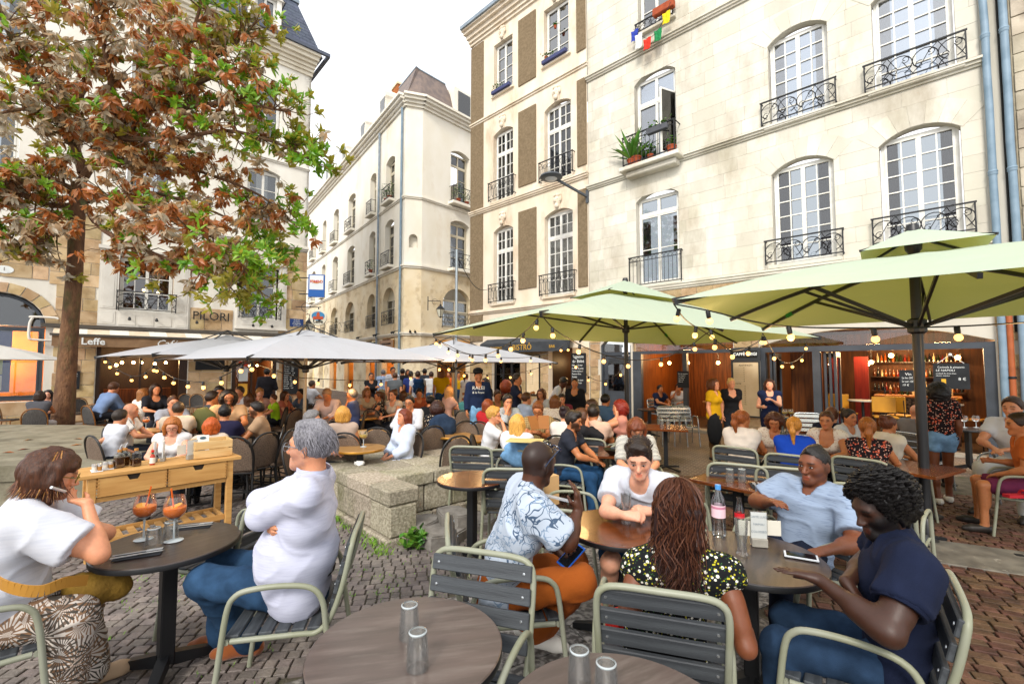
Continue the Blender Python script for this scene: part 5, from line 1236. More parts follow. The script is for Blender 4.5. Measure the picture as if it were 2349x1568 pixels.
SA=[(a,b,.0,3.6,0)for a,b in colsA]
f.wall(-26,0,7.6,17.4,[o for o in WA if o[2]>7],PALE,.35)
OC2=mat('warm ashlar','#d9c6a2',rough=.9,c2='#e2d4b8',nscale=1.2,dirt='#97784d',dscale=1,bump=.4,bscale=20)
f.wall(-26,0,-.3,7.6,[o for o in WA if o[2]<7]+SA,OC2,.35)
WINB=mat('beige window paint','#c9bfa8',rough=.6)
for i,(a,b,c,d,r)in enumerate(WA):
 f.window(a+.03,b-.03,c,d-r*.9,y=.3,rows=3,cols=1,trans=.6 if i%3 else 0,trows=1,m=WINB,curtain=(CURT,0,1,.4));
 if i%3==0:mb=MB();mb.prism([((a+b)/2+(b-a)*.48*math.cos(math.pi*k/10),d-.72+.7*math.sin(math.pi*k/10))for k in range(11)],.33,.38,Matrix(((1,0,0,0),(0,0,1,0),(0,1,0,0),(0,0,0,1))));f.build(mb,'arch_panel',WINB)
 f.rail(a+.1,b-.1,c-.02,.85,y=-.3 if i%3 else-.1,style='lyre' if i%2 else 'scroll')
 if i%3:f.box('balcony_slab',a,b,-.36,.05,c-.2,c-.03,PALE,.02)
for z,pr in((3.68,[(.08,.1),(.14,.08)]),(7.6,[(.07,.1),(.14,.1)]),(11.7,[(.07,.08),(.12,.08)]),(17.2,[(.12,.16),(.25,.16),(.42,.16),(.55,.14)])):
 for q,(fM,x0,x1)in enumerate(((MA,-26,0.02),(MC,0,LC),(MBm,-.02,9))):Face(hb,fM).moulding('cornice' if z>17 else 'string_course',x0,x1,z,pr,PALE)
fc=Face(hb,MC);fc.wall(0,LC,-.3,7.6,[],OC2,.4);fc.wall(0,LC,7.6,17.4,[(.25,.75,8.8,9.6,.2)],PALE,.4);fc.box('niche_back',.2,.8,.35,.4,8.7,9.7,PALE)
fb=Face(hb,MBm);WB_=[(2.15,3.7,12.2,15.6,.25),(2.15,3.7,8.0,11.1,.25),(1.6,3.9,4.3,6.75,.9),(5.6,7.2,8.0,11.1,.2),(5.6,7.2,12.2,15.6,.2)]
fb.wall(0,9,-.3,7.6,[WB_[2],(1.2,3.8,0,3.4,0)],OC2,.4);fb.wall(0,9,7.6,17.4,[o for o in WB_ if o[2]>7],PALE,.4);fb.box('end_wall',8.8,9,0,9,-.3,17.4,PALE)
for i,(a,b,c,d,r)in enumerate(WB_):
 fb.window(a+.03,b-.03,c,d-r*.8,y=.3,rows=3,cols=1,trans=.7,trows=1,m=WINB,open_leaf=(i==0));fb.rail(a-.1,b+.1,c-.05,.95,y=-.4 if i!=2 else-.1,style='scroll')
 if i!=2:fb.box('balcony_slab',a-.2,b+.2,-.5,.05,c-.25,c-.06,PALE,.02)
pot_plant(fb,2.6,-.2,12.15,1.1,.8,150,.15,6);pot_plant(fb,3.3,-.2,12.15,.7,.6,90,.14,7);pot_plant(f,-2.6,-.15,12.15,1.0,.9,150,.14,8);pot_plant(f,-2.0,-.15,12.15,.7,.6,90,.14,18);pot_plant(f,-5.2,-.15,8.1,.7,.6,60,.14,28)
mb=MB();i0=cB-cB;dA=Vector((-eA.x,-eA.y,0));nA=Vector((.8024,.5968,0));nB=Vector((-.7302,.6832,0));q0=p2-cB
lowA,lowB=Vector((0,0,17.85)),q0+Vector((0,0,17.85));hi0,hi1=nA*.5+Vector((.05,.3,20.0)),q0+nB*.5+Vector((.0,.2,20.0))
mb.add([lowA+dA*3.2,lowA,lowB,lowB+eB*2.9,hi0+dA*2.6,hi0,hi1,hi1+eB*2.0],[(0,1,5,4),(1,2,6,5),(2,3,7,6)]);mb.add([hi0+dA*2.6,hi0,hi1,hi1+eB*2.0,hi1+eB*2.0+nB*3+nA*2,hi0+dA*2.6+nA*3],[(0,1,2,3,4,5)]);o=mb.build('tower_roof',SLATEB,hb)
mb=MB();mb.add([(lowA+dA*3.2),lowA+dA*26,lowA+dA*26+nA*1.2+Vector((0,0,2.0)),lowA+dA*3.2+nA*1.2+Vector((0,0,2.0)),lowA+dA*26+nA*7+Vector((0,0,3.2)),lowA+dA*3.2+nA*7+Vector((0,0,3.2))],[(0,1,2,3),(3,2,4,5),(0,3,5)]);mb.build('slate_roof',SLATEB,hb)
mb=MB();mb.tube([hi0+dA*2.6,hi0,hi1,hi1+eB*2.0],.06,n=5);mb.build('ridge',ZINC,hb)
for t in(3.6,7.5,12,17):
 p=lowA+dA*t;m_=MB();Mx2=Matrix.Translation(p)@MA;m_.box(-.55,.55,-.1,1.2,0,1.5,Mx2);m_.lathe([(.6,-.1),(.6,1.2)],12,(0,0,0),Mx2@Matrix.Translation((0,0,1.5))@Matrix.Rotation(R_(-90),4,'X'));o=m_.build('dormer',PALE,hb);m_=MB();m_.box(-.38,.38,-.12,-.08,.1,1.5,Mx2);m_.build('pane',GLASS,o)
m_=MB();Mx2=Matrix.Translation(lowB+eB*3.2)@MBm.to_3x3().to_4x4();m_.box(-.8,.8,.0,1.5,-.1,1.9,Mx2);o=m_.build('dormer',PALE,hb);m_=MB();m_.box(-.5,.5,-.04,-.01,.2,1.7,Mx2);m_.build('pane',GLASS,o)
m_=MB();c0=lowA+dA*4.8+nA*1.5;m_.box(-.5,.5,-.3,.3,0,3.4,Matrix.Translation(c0)@MA);BRK=mat('chimney brick','#b0692e',rough=.9,c2='#8e4e22',nscale=9,bump=.8,bscale=30);o=m_.build('chimney',BRK,hb);m_=MB();m_.box(-.56,.56,-.36,.36,3.4,3.55,Matrix.Translation(c0)@MA);m_.build('chimney_cap',OC2,o)
mb=MB();mb.tube([(-.3,-.12,.2),(-.3,-.12,17.2)],.07,n=8);o=f.build(mb,'downpipe',PIPE);mb=MB();mb.tube([(-4.0,-.12,.2),(-4.0,-.12,17.2)],.07,n=8);f.build(mb,'downpipe',ZINC)
for a,b in colsA[:4]:interior(f,a,b,3,3.3,SHOPI,INF,[],[((a+b)/2,1.4,2.4,50)])
interior(fb,1.2,3.9,3,3.3,SHOPI,INF,[],[(2.4,1.4,2.4,60)])
for(fM,x0,x1,c_,lb)in((MBm,1.0,3.9,'#c98a2c','amber shop fascia with lettering on the corner house beyond the lantern'),(MA,-3.4,-1.2,'#9a6a32','brown shop fascia on the street side of the pale corner house'),(MA,-6.3,-4.4,'#3e4a3a','dark green shop fascia further up the street')):
 e=empty('shop_fascia',cB,0,lb,'shop sign');ff=Face(e,fM);ff.box('board',x0,x1,-.12,-.04,3.02,3.5,mat('fascia '+c_,c_,rough=.5))
 o=text('L’épicerie' if c_=='#c98a2c' else('SAVEURS ITALIENNES' if c_=='#9a6a32' else 'BOUTIQUE'),.3 if c_=='#c98a2c' else.16,mat('fascia letters','#2a1c10'),e,(0,0,0));o.matrix_basis=fM@Matrix.Translation(((x0+x1)/2,-.13,3.26))@Matrix.Rotation(R_(90),4,'X')
for fM,x,lb in((MA,-.9,'pair of black spotlights nearest the rounded corner of the pale house'),(MA,-3.9,'pair of black spotlights beside the grey pipe between two arches'),(MA,-7.2,'pair of black spotlights furthest up the narrow street'),(MC,.5,'pair of black spotlights on the rounded corner left of the lantern')):
 e=empty('spot_lamp',cB,0,lb,'spotlight','spotlights along the pale house');ff=Face(e,fM);mb=MB()
 for q in(-.14,.14):mb.lathe([(.03,0),(.07,.12),(.07,.16)],8,(0,0,0),Matrix.Translation((x+q,-.2,3.95))@Matrix.Rotation(R_(130),4,'X'));mb.beam((x+q,0,4.0),(x+q,-.2,3.95),.03)
 ff.build(mb,'lamp_head',IRON,True)
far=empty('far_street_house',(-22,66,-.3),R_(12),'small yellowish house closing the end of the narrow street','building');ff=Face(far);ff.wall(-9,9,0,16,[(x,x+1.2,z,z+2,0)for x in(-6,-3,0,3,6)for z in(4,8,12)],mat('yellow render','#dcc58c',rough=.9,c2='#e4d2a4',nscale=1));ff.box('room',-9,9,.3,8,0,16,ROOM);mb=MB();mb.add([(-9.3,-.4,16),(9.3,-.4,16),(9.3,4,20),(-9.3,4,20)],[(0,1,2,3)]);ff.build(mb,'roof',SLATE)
sl_=empty('street_lamp',Vector(gR)+eR*-3.25,rzR,'dark disc shaped street lamp on a slanted arm fixed between the two houses','street lamp')
mb=MB();mb.beam((0,-.02,7.72),(-.35,-1.25,8.05),.07);mb.box(-.05,.05,-.06,.0,7.5,7.95);mb.build('arm',mat('lamp paint','#4b5056',rough=.4),sl_)
mb=MB();mb.lathe([(.001,.1),(.16,.1),(.36,.05),(.38,0),(.3,-.05),(.2,-.05)],24,(-.42,-1.5,8.08));mb.build('head',mat('lamp paint','#4b5056',rough=.4),sl_,True)
mb=MB();mb.lathe([(.001,-.12),(.12,-.1),(.2,-.05)],20,(-.42,-1.5,8.08));mb.build('lens',mat('lamp lens','#b9bcc0',rough=.1,spec=.6),sl_,True)
pf_=empty('flag_string',Vector(gR),rzR,'string of white, blue, red, green and yellow cloth flags under the top window','flags')
fp=smooth_path([(-1.25,-.3,12.55),(-1.0,-.34,12.2),(-.7,-.34,11.95),(-.35,-.32,12.15),(-.02,-.3,12.75)],5);mb=MB();mb.tube(fp,.008,n=4);mb.build('string',IRON,pf_)
for k,c_ in((1,'#2b3f9c'),(4,'#d8d8d4'),(9,'#c8301e'),(14,'#1d7a45'),(18,'#e0c21c')):
 p=fp[k];mb=MB();pts=[]
 for i in range(4):
  for j in range(4):pts.append((p.x-.13+.26*i/3*(1-.2*j/3),p.y-.02+.03*math.sin(i*2+j),p.z-.46*j/3*(1 if c_=='#d8d8d4' else.75)))
 mb.add(pts,[(i*4+j,i*4+j+1,i*4+j+5,i*4+j+4)for i in range(3)for j in range(3)]);mb.build('flag',mat('flag '+c_,c_,rough=.9),pf_)
pm=empty('cable_mast',G(1046,925)-Vector((0,0,0)),0,'slim grey steel mast rising before the pale house with a cable to the balcony','pole')
pm.location=(P(1046,900,15)[0],15,gz(15));mb=MB();mb.tube([(0,0,0),(.0,0,5.75)],.045,n=10);mb.build('pole',mat('galvanised steel','#9ba3a8',rough=.35,metal=.7),pm,True)
a=Vector((0,0,5.6));b=(Vector(gR)+eR*-8.2+Vector((0,0,5.1)))-Vector(pm.location);mb=MB();mb.tube([a.lerp(b,t/10)-Vector((0,0,.5*math.sin(math.pi*t/10)))for t in range(11)],.012,n=4);mb.build('cable',IRON,pm)
# ------------------------------------------------------------------ ground
PAV=mat('worn paving','#6a6057',rough=.85,c2='#82766a',nscale=2.2,dirt='#4b443d',dscale=.6,bump=.5,bscale=40)
JOINT=mat('mossy joint','#4d473c',rough=.95,c2='#665f50',nscale=7,dirt='#46522c',dscale=3.2,dlo=.6,dhi=.75,bump=.8,bscale=90)
def sett_floor():
 m,t,b=base_mat('far paving');L=t.links;tc=N(t,'ShaderNodeTexCoord');mp=N(t,'ShaderNodeMapping');mp.inputs['Rotation'].default_value=(0,0,.6);L.new(tc.outputs['Object'],mp.inputs[0])
 br=N(t,'ShaderNodeTexBrick');br.inputs['Scale'].default_value=1;br.inputs['Brick Width'].default_value=.13;br.inputs['Row Height'].default_value=.085;br.inputs['Mortar Size'].default_value=.01
 br.inputs['Color1'].default_value=c4('#6a5548');br.inputs['Color2'].default_value=c4('#4a3d35');br.inputs['Mortar'].default_value=c4('#7d7264');L.new(mp.outputs[0],br.inputs[0])
 n=N(t,'ShaderNodeTexNoise');n.inputs['Scale'].default_value=.7;n.inputs['Detail'].default_value=6;L.new(tc.outputs['Object'],n.inputs[0])
 mr=N(t,'ShaderNodeMapRange');mr.inputs[1].default_value=.3;mr.inputs[2].default_value=.7;mr.inputs[3].default_value=.75;mr.inputs[4].default_value=1.25;L.new(n.outputs['Fac'],mr.inputs[0])
 h=N(t,'ShaderNodeHueSaturation');L.new(br.outputs[0],h.inputs['Color']);L.new(mr.outputs[0],h.inputs['Value']);L.new(h.outputs[0],b.inputs['Base Color']);setv(b,'Roughness',.75)
 bp=N(t,'ShaderNodeBump');bp.inputs['Strength'].default_value=.5;bp.inputs['Distance'].default_value=.01;bp.invert=True;L.new(br.outputs['Fac'],bp.inputs['Height']);L.new(bp.outputs[0],b.inputs['Normal'])
 return m
mb=MB();ys=[-6,0,6,12,18,40,140]
for i in range(len(ys)-1):mb.quad((-120,ys[i],gz(ys[i])-.03),(120,ys[i],gz(ys[i])-.03),(120,ys[i+1],gz(ys[i+1])-.03),(-120,ys[i+1],gz(ys[i+1])-.03))
ground=mb.build('ground',sett_floor());tag(ground,'cobbled square stretching to the houses',kind='structure')
def inpoly(p,poly):
 r=False;n=len(poly)
 for i in range(n):
  a,b=poly[i],poly[(i+1)%n]
  if(a[1]>p[1])!=(b[1]>p[1])and p[0]<(b[0]-a[0])*(p[1]-a[1])/(b[1]-a[1])+a[0]:r=not r
 return r
slabpoly=[(-1.9,.9),(-1.35,1.9),(-1.02,2.4),(-.75,3.2),(-.25,3.55),(.35,4.6),(1.1,4.9),(1.7,4.2),(2.1,2.9),(1.75,1.0)]
bench_o=Vector((-1.19,4.45,0));ba=Vector((.674,-.739,0)).normalized();bbv=Vector((.739,.674,0)).normalized()
def in_bench(p):
 q=Vector((p[0],p[1],0))-bench_o;a,b=q.dot(ba),q.dot(bbv)
 return(-2.2<a<-.5 and 0<b<2.3)or(-.55<a<.0 and 0<b<.34)
pave=empty('square_paving',(0,0,0));tag(pave,'stone setts and granite flags of the terrace',kind='structure')
SETT=mat('purple sett','#655d5a',rough=.7,spec=.3,c2='#80766f',nscale=9,rand=.24,bump=.7,bscale=60,coord='World',dirt='#5c5550',dscale=5)
SETB=mat('brown sett','#4b3528',rough=.65,spec=.3,c2='#67493a',nscale=8,rand=.3,bump=.7,bscale=60,coord='World',dirt='#33271f',dscale=5)
FLAG=mat('speckled granite flag','#56524f',rough=.75,spec=.3,c2='#99948e',nscale=26,detail=6,lo=.44,hi=.6,rand=.1,bump=.35,bscale=120,coord='World',dirt='#6d6862',dscale=1.6)
rn=random.Random(11);left,right,flags=[],[],[]
a2=R_(28)
for i in range(-8,9):
 for j in range(-8,9):
  u0,v0=i*.62,j*.46+(i%2)*.2;cx=.3+u0*math.cos(a2)-v0*math.sin(a2);cy=2.6+u0*math.sin(a2)+v0*math.cos(a2)
  if inpoly((cx,cy),slabpoly):flags.append((cx-.305,cx+.305,cy-.226,cy+.226,gz(cy)-.08,gz(cy)+rn.uniform(-.003,.002)-.002,a2))
def on_flag(p):
 for b in flags:
  dx,dy=p[0]-(b[0]+b[1])/2,p[1]-(b[2]+b[3])/2;u0=dx*math.cos(a2)+dy*math.sin(a2);v0=-dx*math.sin(a2)+dy*math.cos(a2)
  if abs(u0)<.345 and abs(v0)<.27:return True
 return False
y=1.2
while y<7.2:
 x=-5.6+rn.uniform(0,.1)
 while x<.6:
  w_=rn.uniform(.072,.10);cy=y+.035*(x+2.5)**2*.6+.10*x;cx=x+w_/2
  if not on_flag((cx,cy))and not in_bench((cx,cy))and cx<.4-.0*cy and cy>.9 and cx>-1.25*cy-.3 and(cx<.1 or cy>3.4):
   h=rn.uniform(-.004,.006);left.append((cx-w_/2+.005,cx+w_/2-.005,cy-.036,cy+.036,gz(cy)-.07,gz(cy)+h,.10+.07*(cx+2.5)*.6+rn.uniform(-.04,.04)))
  x+=w_
 y+=.082
a_=R_(-24)
for k in range(-2,84):
 s=-6+rn.uniform(0,.15)
 while s<9:
  w_=rn.uniform(.10,.15);q=s+w_/2;t_=k*.082+.05*math.sin(q*1.5)
  cx=.8+q*math.cos(a_)-t_*math.sin(a_);cy=1.3+q*math.sin(a_)+t_*math.cos(a_)
  if not on_flag((cx,cy))and not in_bench((cx,cy))and cy>.95 and cy<7.5 and cx<1.2*cy+.3 and(cx>1.0 or(cy>3.4 and cx>-.25))and(cx>.4 or cy>4.0):
   h=rn.uniform(-.004,.006);right.append((cx-w_/2+.007,cx+w_/2-.007,cy-.034,cy+.034,gz(cy)-.07,gz(cy)+h,a_+.075*math.cos(q*1.5)+rn.uniform(-.03,.03)))
  s+=w_
near=lambda b:math.hypot((b[0]+b[1])/2,(b[2]+b[3])/2)
piece_objects('granite_flag',flags,FLAG,pave,300,key=near)
piece_objects('sett',left,SETT,pave,150,jitter=.02,key=near);piece_objects('brown_sett',right,SETB,pave,150,jitter=.02,key=near)
mb=MB()
for i in range(4):mb.quad((-9,i*2-.5,gz(i*2-.5)-.018),(9.5,i*2-.5,gz(i*2-.5)-.018),(9.5,i*2+1.5,gz(i*2+1.5)-.018),(-9,i*2+1.5,gz(i*2+1.5)-.018))
o=mb.build('joint_bed',JOINT,pave)
gr=MB();rn=random.Random(3)
def tuft(c,n,h,sp):
 for _ in range(n):
  p=Vector((c[0]+rn.gauss(0,sp),c[1]+rn.gauss(0,sp),gz(c[1])));a=rn.uniform(0,6.28);l=h*rn.uniform(.4,1.2);d=Vector((math.cos(a)*.5,math.sin(a)*.5,1)).normalized();s_=Vector((-math.sin(a),math.cos(a),0))*.003
  gr.add([p-s_,p+s_,p+d*l*.6+s_*.6+Vector((0,0,0)),p+d*l+Vector((math.cos(a),math.sin(a),-.3))*l*.25],[(0,1,2,3)])
for _ in range(330):
 x,y=rn.uniform(-3.2,-.3),rn.uniform(2.4,5.2)
 if inpoly((x,y),slabpoly)or in_bench((x,y)):continue
 if rn.random()<.35+.5*(y>3.4):tuft((x,y),7,.02,.03)
for t in(.05,.12,.3,.5,.7,.85,1.0):p=bench_o-ba*t*1.6-bbv*.06;tuft(p,70 if t>.6 else 35,.07,.05)
tuft((-1.22,4.30),60,.06,.05);tuft((-.95,4.5),60,.07,.05)
o=gr.build('joint_grass',mat('grass','#5a8a2a',rough=.6,c2='#86a838',nscale=9),None);tag(o,'tufts of grass growing in the sett joints','grass',kind='stuff')
wd=empty('weed',(-.92,4.44,gz(4.4)),0,'leafy green weed at the foot of the granite block','plant');mb=MB();plant(mb,(0,0,0),.16,.16,70,rn);mb.build('foliage',LEAFG,wd)
for c_,u,v,lb in(('#d9d6cf',757,1166,0),('#c87a30',1165,1318,0)):pass
for i,(x,y,rz_)in enumerate(((-1.05,2.55,.4),(-.62,3.2,1.2),(.18,2.2,-.3),(.55,3.9,1.9),(1.85,1.75,.7),(-1.25,2.35,2.2))):
 e=empty('cigarette_end',(x,y,gz(y)+.006),rz_,('cigarette end on the flags, nearest the blue jeans','cigarette end on the setts behind the empty slatted chair','cigarette end beside the white canvas shoes','cigarette end on the flags behind the shorts','cigarette end under the far right chair','cigarette end beside the brown suede shoe')[i],'cigarette end');mb=MB();mb.tube([(-.018,0,0),(.008,0,0)],.004,n=6);mb.build('paper',mat('cig paper','#dad5c8'),e);mb=MB();mb.tube([(.0085,0,0),(.02,0,0)],.0041,n=6);mb.build('filter',mat('cig filter','#c9823c'),e)
cv=empty('access_cover',G(2228,1275)+Vector((0,0,.0)),R_(-28),'worn metal access cover set in the brown setts beside the parasol pole','cover');mb=MB();mb.box(-.48,.48,-.34,.34,-.02,.012,ch=.006);mb.build('plate',mat('worn plate','#57534d',rough=.6,c2='#7a756c',nscale=6,dirt='#b0aaa0',dscale=9,dlo=.62,dhi=.7),cv)
for y in(-.2,.2):mb=MB();mb.box(.36,.42,y-.03,y+.03,.008,.015);mb.build('lifting_slot',IRON,cv)
# ------------------------------------------------------------------ granite block seats
GRAN=mat('granite','#8f8674',rough=.9,spec=.25,c2='#b5ab98',nscale=38,detail=6,lo=.4,hi=.62,rand=.2,bump=.8,bscale=70,bdist=.02,dirt='#6b6a42',dscale=2.2,dlo=.52,dhi=.78)
bench=empty('granite_block_seat',bench_o+Vector((0,0,gz(5))),math.atan2(ba.y,ba.x),'low stepped granite block platform with mossy joints at the centre of the terrace','stone platform')
rn=random.Random(8);st=[];caps=[]
def runs(x0,x1,y0,y1,z0,z1,l,ins=0.0):
 L=x1-x0;n=max(1,round(L/l));
 for i in range(n):st.append((x0+L*i/n+.005,x0+L*(i+1)/n-.005,y0+ins,y1-ins,z0+.004,z1-.004))
def runsy(x0,x1,y0,y1,z0,z1,l,ins=0.0):
 L=y1-y0;n=max(1,round(L/l))
 for i in range(n):st.append((x0+ins,x1-ins,y0+L*i/n+.005,y0+L*(i+1)/n-.005,z0+.004,z1-.004))
for(z0,z1,ins,l)in((-.12,.07,-.015,.6),(.07,.375,.02,.48)):
 runs(-2.2,-.0,0,.34,z0,z1,l,ins);runsy(-.86,-.52,.345,2.3,z0,z1,l*.9,ins);runs(-2.2,-.87,1.96,2.3,z0,z1,l,ins);runsy(-2.2,-1.87,.345,1.95,z0,z1,l,ins);runsy(-.515,-.27,1.36,2.2,z0,z1,l,ins)
x=[-2.2,-1.62,-1.0,-.44,0]
for i in range(4):caps.append((x[i]+.004,x[i+1]-.004,.0,.345,.38,.53))
for i,(a,b)in enumerate(((-.9,-.515),)):
 for y0,y1 in((.35,.85),(.85,1.42),(1.42,1.85),(1.85,2.32)):caps.append((a,b,y0+.004,y1-.004,.38,.53))
for a,b in((-2.2,-1.62),(-1.62,-.905)):
 for y0,y1 in((.35,.83),(.83,1.3),(1.3,1.8),(1.8,2.32)):caps.append((a+.004+.1*(y0 in(.83,1.8))*(a>-2),b-.004+.1*(y0 in(.83,1.8))*(b<-1.5),y0+.004,y1-.004,.37,.525+rn.uniform(0,.006)))
for y0,y1 in((1.36,1.8),(1.8,2.25)):caps.append((-.51,-.25,y0+.004,y1-.004,.38,.53))
def rough_block(b,seed):
 x0,x1,y0,y1,z0,z1=b;m_=MB();vs,fs=chamfer_box(x1-x0,y1-y0,z1-z0,.016);r=random.Random(seed)
 vs=[(p[0]+(x0+x1)/2+r.uniform(-.004,.004),p[1]+(y0+y1)/2+r.uniform(-.004,.004),p[2]+(z0+z1)/2+r.uniform(-.004,.004))for p in vs];m_.add(vs,fs);return m_
for i,b in enumerate(st):rough_block(b,i).build('granite_block',GRAN,bench)
for i,b in enumerate(caps):rough_block(b,500+i).build('cap_stone',GRAN,bench)
mb=MB();mb.box(-2.15,-.06,.05,.3,-.1,.5);mb.box(-2.15,-.56,.3,2.25,-.1,.5);mb.box(-.56,-.3,1.4,2.17,-.1,.5);mb.build('core',JOINT,bench)
for i,(u,v,lb,sc)in enumerate(((1035,1186,'broken grey paving slab lying on top of the others in the granite corner',(.3,.2,.09)),(1020,1236,'largest broken paving slab flat on the ground in the granite corner',(.42,.3,.1)),(968,1230,'small broken slab piece propped against the granite block',(.2,.2,.13)),(1100,1212,'grey slab fragment behind the thin table column',(.25,.2,.07)))):
 p=G(u,v)if i else G(1035,1225);e_=empty('broken_slab',p+Vector((0,.1,.11 if i==0 else 0)),rn.uniform(0,3),lb,'stone slab');r=random.Random(i+3);n=8;poly=[(sc[0]*math.cos(2*math.pi*k/n)*r.uniform(.75,1.1),sc[1]*math.sin(2*math.pi*k/n)*r.uniform(.75,1.1))for k in range(n)]
 mb=MB();mb.prism(poly,-.03,sc[2]);mb.prism([(a*.93,b*.93)for a,b in poly],sc[2]-.002,sc[2]+.012);o=mb.build('stone',mat('slab stone','#6a655e',rough=.9,c2='#85807a',nscale=9,bump=.8,bscale=40,dirt='#4c4a40',dscale=4),e_);o.rotation_euler=(r.uniform(-.08,.08),r.uniform(-.08,.08),0)
for i,(u,v,lb)in enumerate(((824,1066,'crumpled white paper tissue on the granite platform'),(1006,1022,'crumpled brown paper scrap on the far corner of the granite platform'))):
 e_=empty('crumpled_paper',H(u,v,.54),0,lb,'paper');r=random.Random(i);mb=MB();mb.ball((0,0,.02),.05,9,6,(1.3,.8,.6));mb.v=[tuple(c+r.uniform(-.014,.014)for c in p)for p in mb.v];mb.build('tissue',mat('tissue %d'%i,('#dcdcd8','#c9a06a')[i],rough=.9),e_)
LEDGE=mat('ledge stone','#79725f',rough=.9,c2='#8f8876',nscale=5,dirt='#514b3c',dscale=1.3,bump=.6,bscale=40,rand=.1)
lg=empty('stone_ledge',(0,0,gz(7)),0,'broad worn stone ledge beneath the magnolia with a rounded back edge','stone ledge')
lp=[(-11.5,5.2),(-6.9,5.75),(-5.35,6.15),(-5.55,7.2),(-6.4,8.3),(-7.6,9.3),(-9.2,9.9),(-11.5,10)]
mb=MB();mb.prism(lp,.30,.5);mb.build('slab',LEDGE,lg);mb=MB();mb.prism([(p[0]*.985-.08,p[1]*.985+.12)for p in lp],-.3,.298);mb.build('base',LEDGE,lg)
rn=random.Random(2)
for i in range(9):
 x,y=rn.uniform(-8.5,-6),rn.uniform(6.2,8.2);l_=empty('fallen_leaf',(x,y,gz(7)+.505),rn.uniform(0,6),'dry brown fallen leaf on the stone ledge','leaf','fallen leaves on the stone ledge');mb=MB();mb.add([(-.08,0,0),(0,-.03,.012),(.08,0,.0),(0,.03,.015)],[(0,1,2,3)]);mb.build('blade',mat('fallen leaf','#a5602a',rough=.7,rand=.3),l_)
# ------------------------------------------------------------------ magnolia
BARK=mat('magnolia bark','#5a4030',rough=.95,c2='#7b5a40',nscale=9,stretch=(1,1,.4),dirt='#454d2a',dscale=2.5,dlo=.5,dhi=.7,bump=1.0,bscale=30,bdist=.03)
def leaf_mat(name,front,back,f2,b2):
 m,t,b=base_mat(name);L=t.links;ge=N(t,'ShaderNodeNewGeometry')
 def ramp(a,c):r=N(t,'ShaderNodeValToRGB');r.color_ramp.elements[0].color=c4(a);r.color_ramp.elements[1].color=c4(c);L.new(ge.outputs['Random Per Island'],r.inputs[0]);return r.outputs[0]
 mx=N(t,'ShaderNodeMixRGB');L.new(ge.outputs['Backfacing'],mx.inputs[0]);L.new(ramp(front,f2),mx.inputs[1]);L.new(ramp(back,b2),mx.inputs[2]);L.new(mx.outputs[0],b.inputs['Base Color'])
 setv(b,'Roughness',.38);setv(b,'Specular IOR Level',.5)
 tr=N(t,'ShaderNodeBsdfTranslucent');L.new(mx.outputs[0],tr.inputs[0]);ms=N(t,'ShaderNodeMixShader');ms.inputs[0].default_value=.42;o=t.nodes['Material Output'];L.new(b.outputs[0],ms.inputs[1]);L.new(tr.outputs[0],ms.inputs[2]);L.new(ms.outputs[0],o.inputs[0]);return m
LV_G=leaf_mat('green magnolia leaf','#568f18','#b0a03c','#8fb42c','#9c9634')
LV_B=leaf_mat('brown magnolia leaf','#b4662c','#cfa26c','#98622c','#c8aa80')
LV_S=leaf_mat('faded magnolia leaf','#b0a690','#d0c8b4','#c09c72','#d4c4a8')
TY=11.0;tb=P(150,985,TY);tree=empty('magnolia_tree',(tb.x,TY,gz(TY)),0,'large magnolia with half green and half dried rust-brown leaves left of the square','tree')
T0=Vector(tree.location);loc=lambda p:Vector(p)-T0
trunk=[(143,985,.30),(150,900,.26),(160,760,.225),(172,620,.21),(176,520,.21),(178,470,.22),(182,420,.2)]
mb=MB();tp=smooth_path([loc(P(u,v,TY))for u,v,r in trunk],5);rs=np.interp(np.linspace(0,1,len(tp)),np.linspace(0,1,len(trunk)),[t[2]for t in trunk]);rn=random.Random(5)
mb.tube([(p.x,p.y,p.z)for p in tp],[r*.74*rn.uniform(.97,1.04)for r in rs],n=14);mb.build('trunk',BARK,tree,True)
twigs=[]
def limb_path(pts,r0,r1,name='limb',sub=0):
 p=smooth_path([loc(P(u,v,Y))for u,v,Y in pts],5);n=len(p);mb=MB();mb.tube(p,[r0+(r1-r0)*i/(n-1)for i in range(n)],n=8,cap=True);mb.build(name,BARK,tree,True);return p
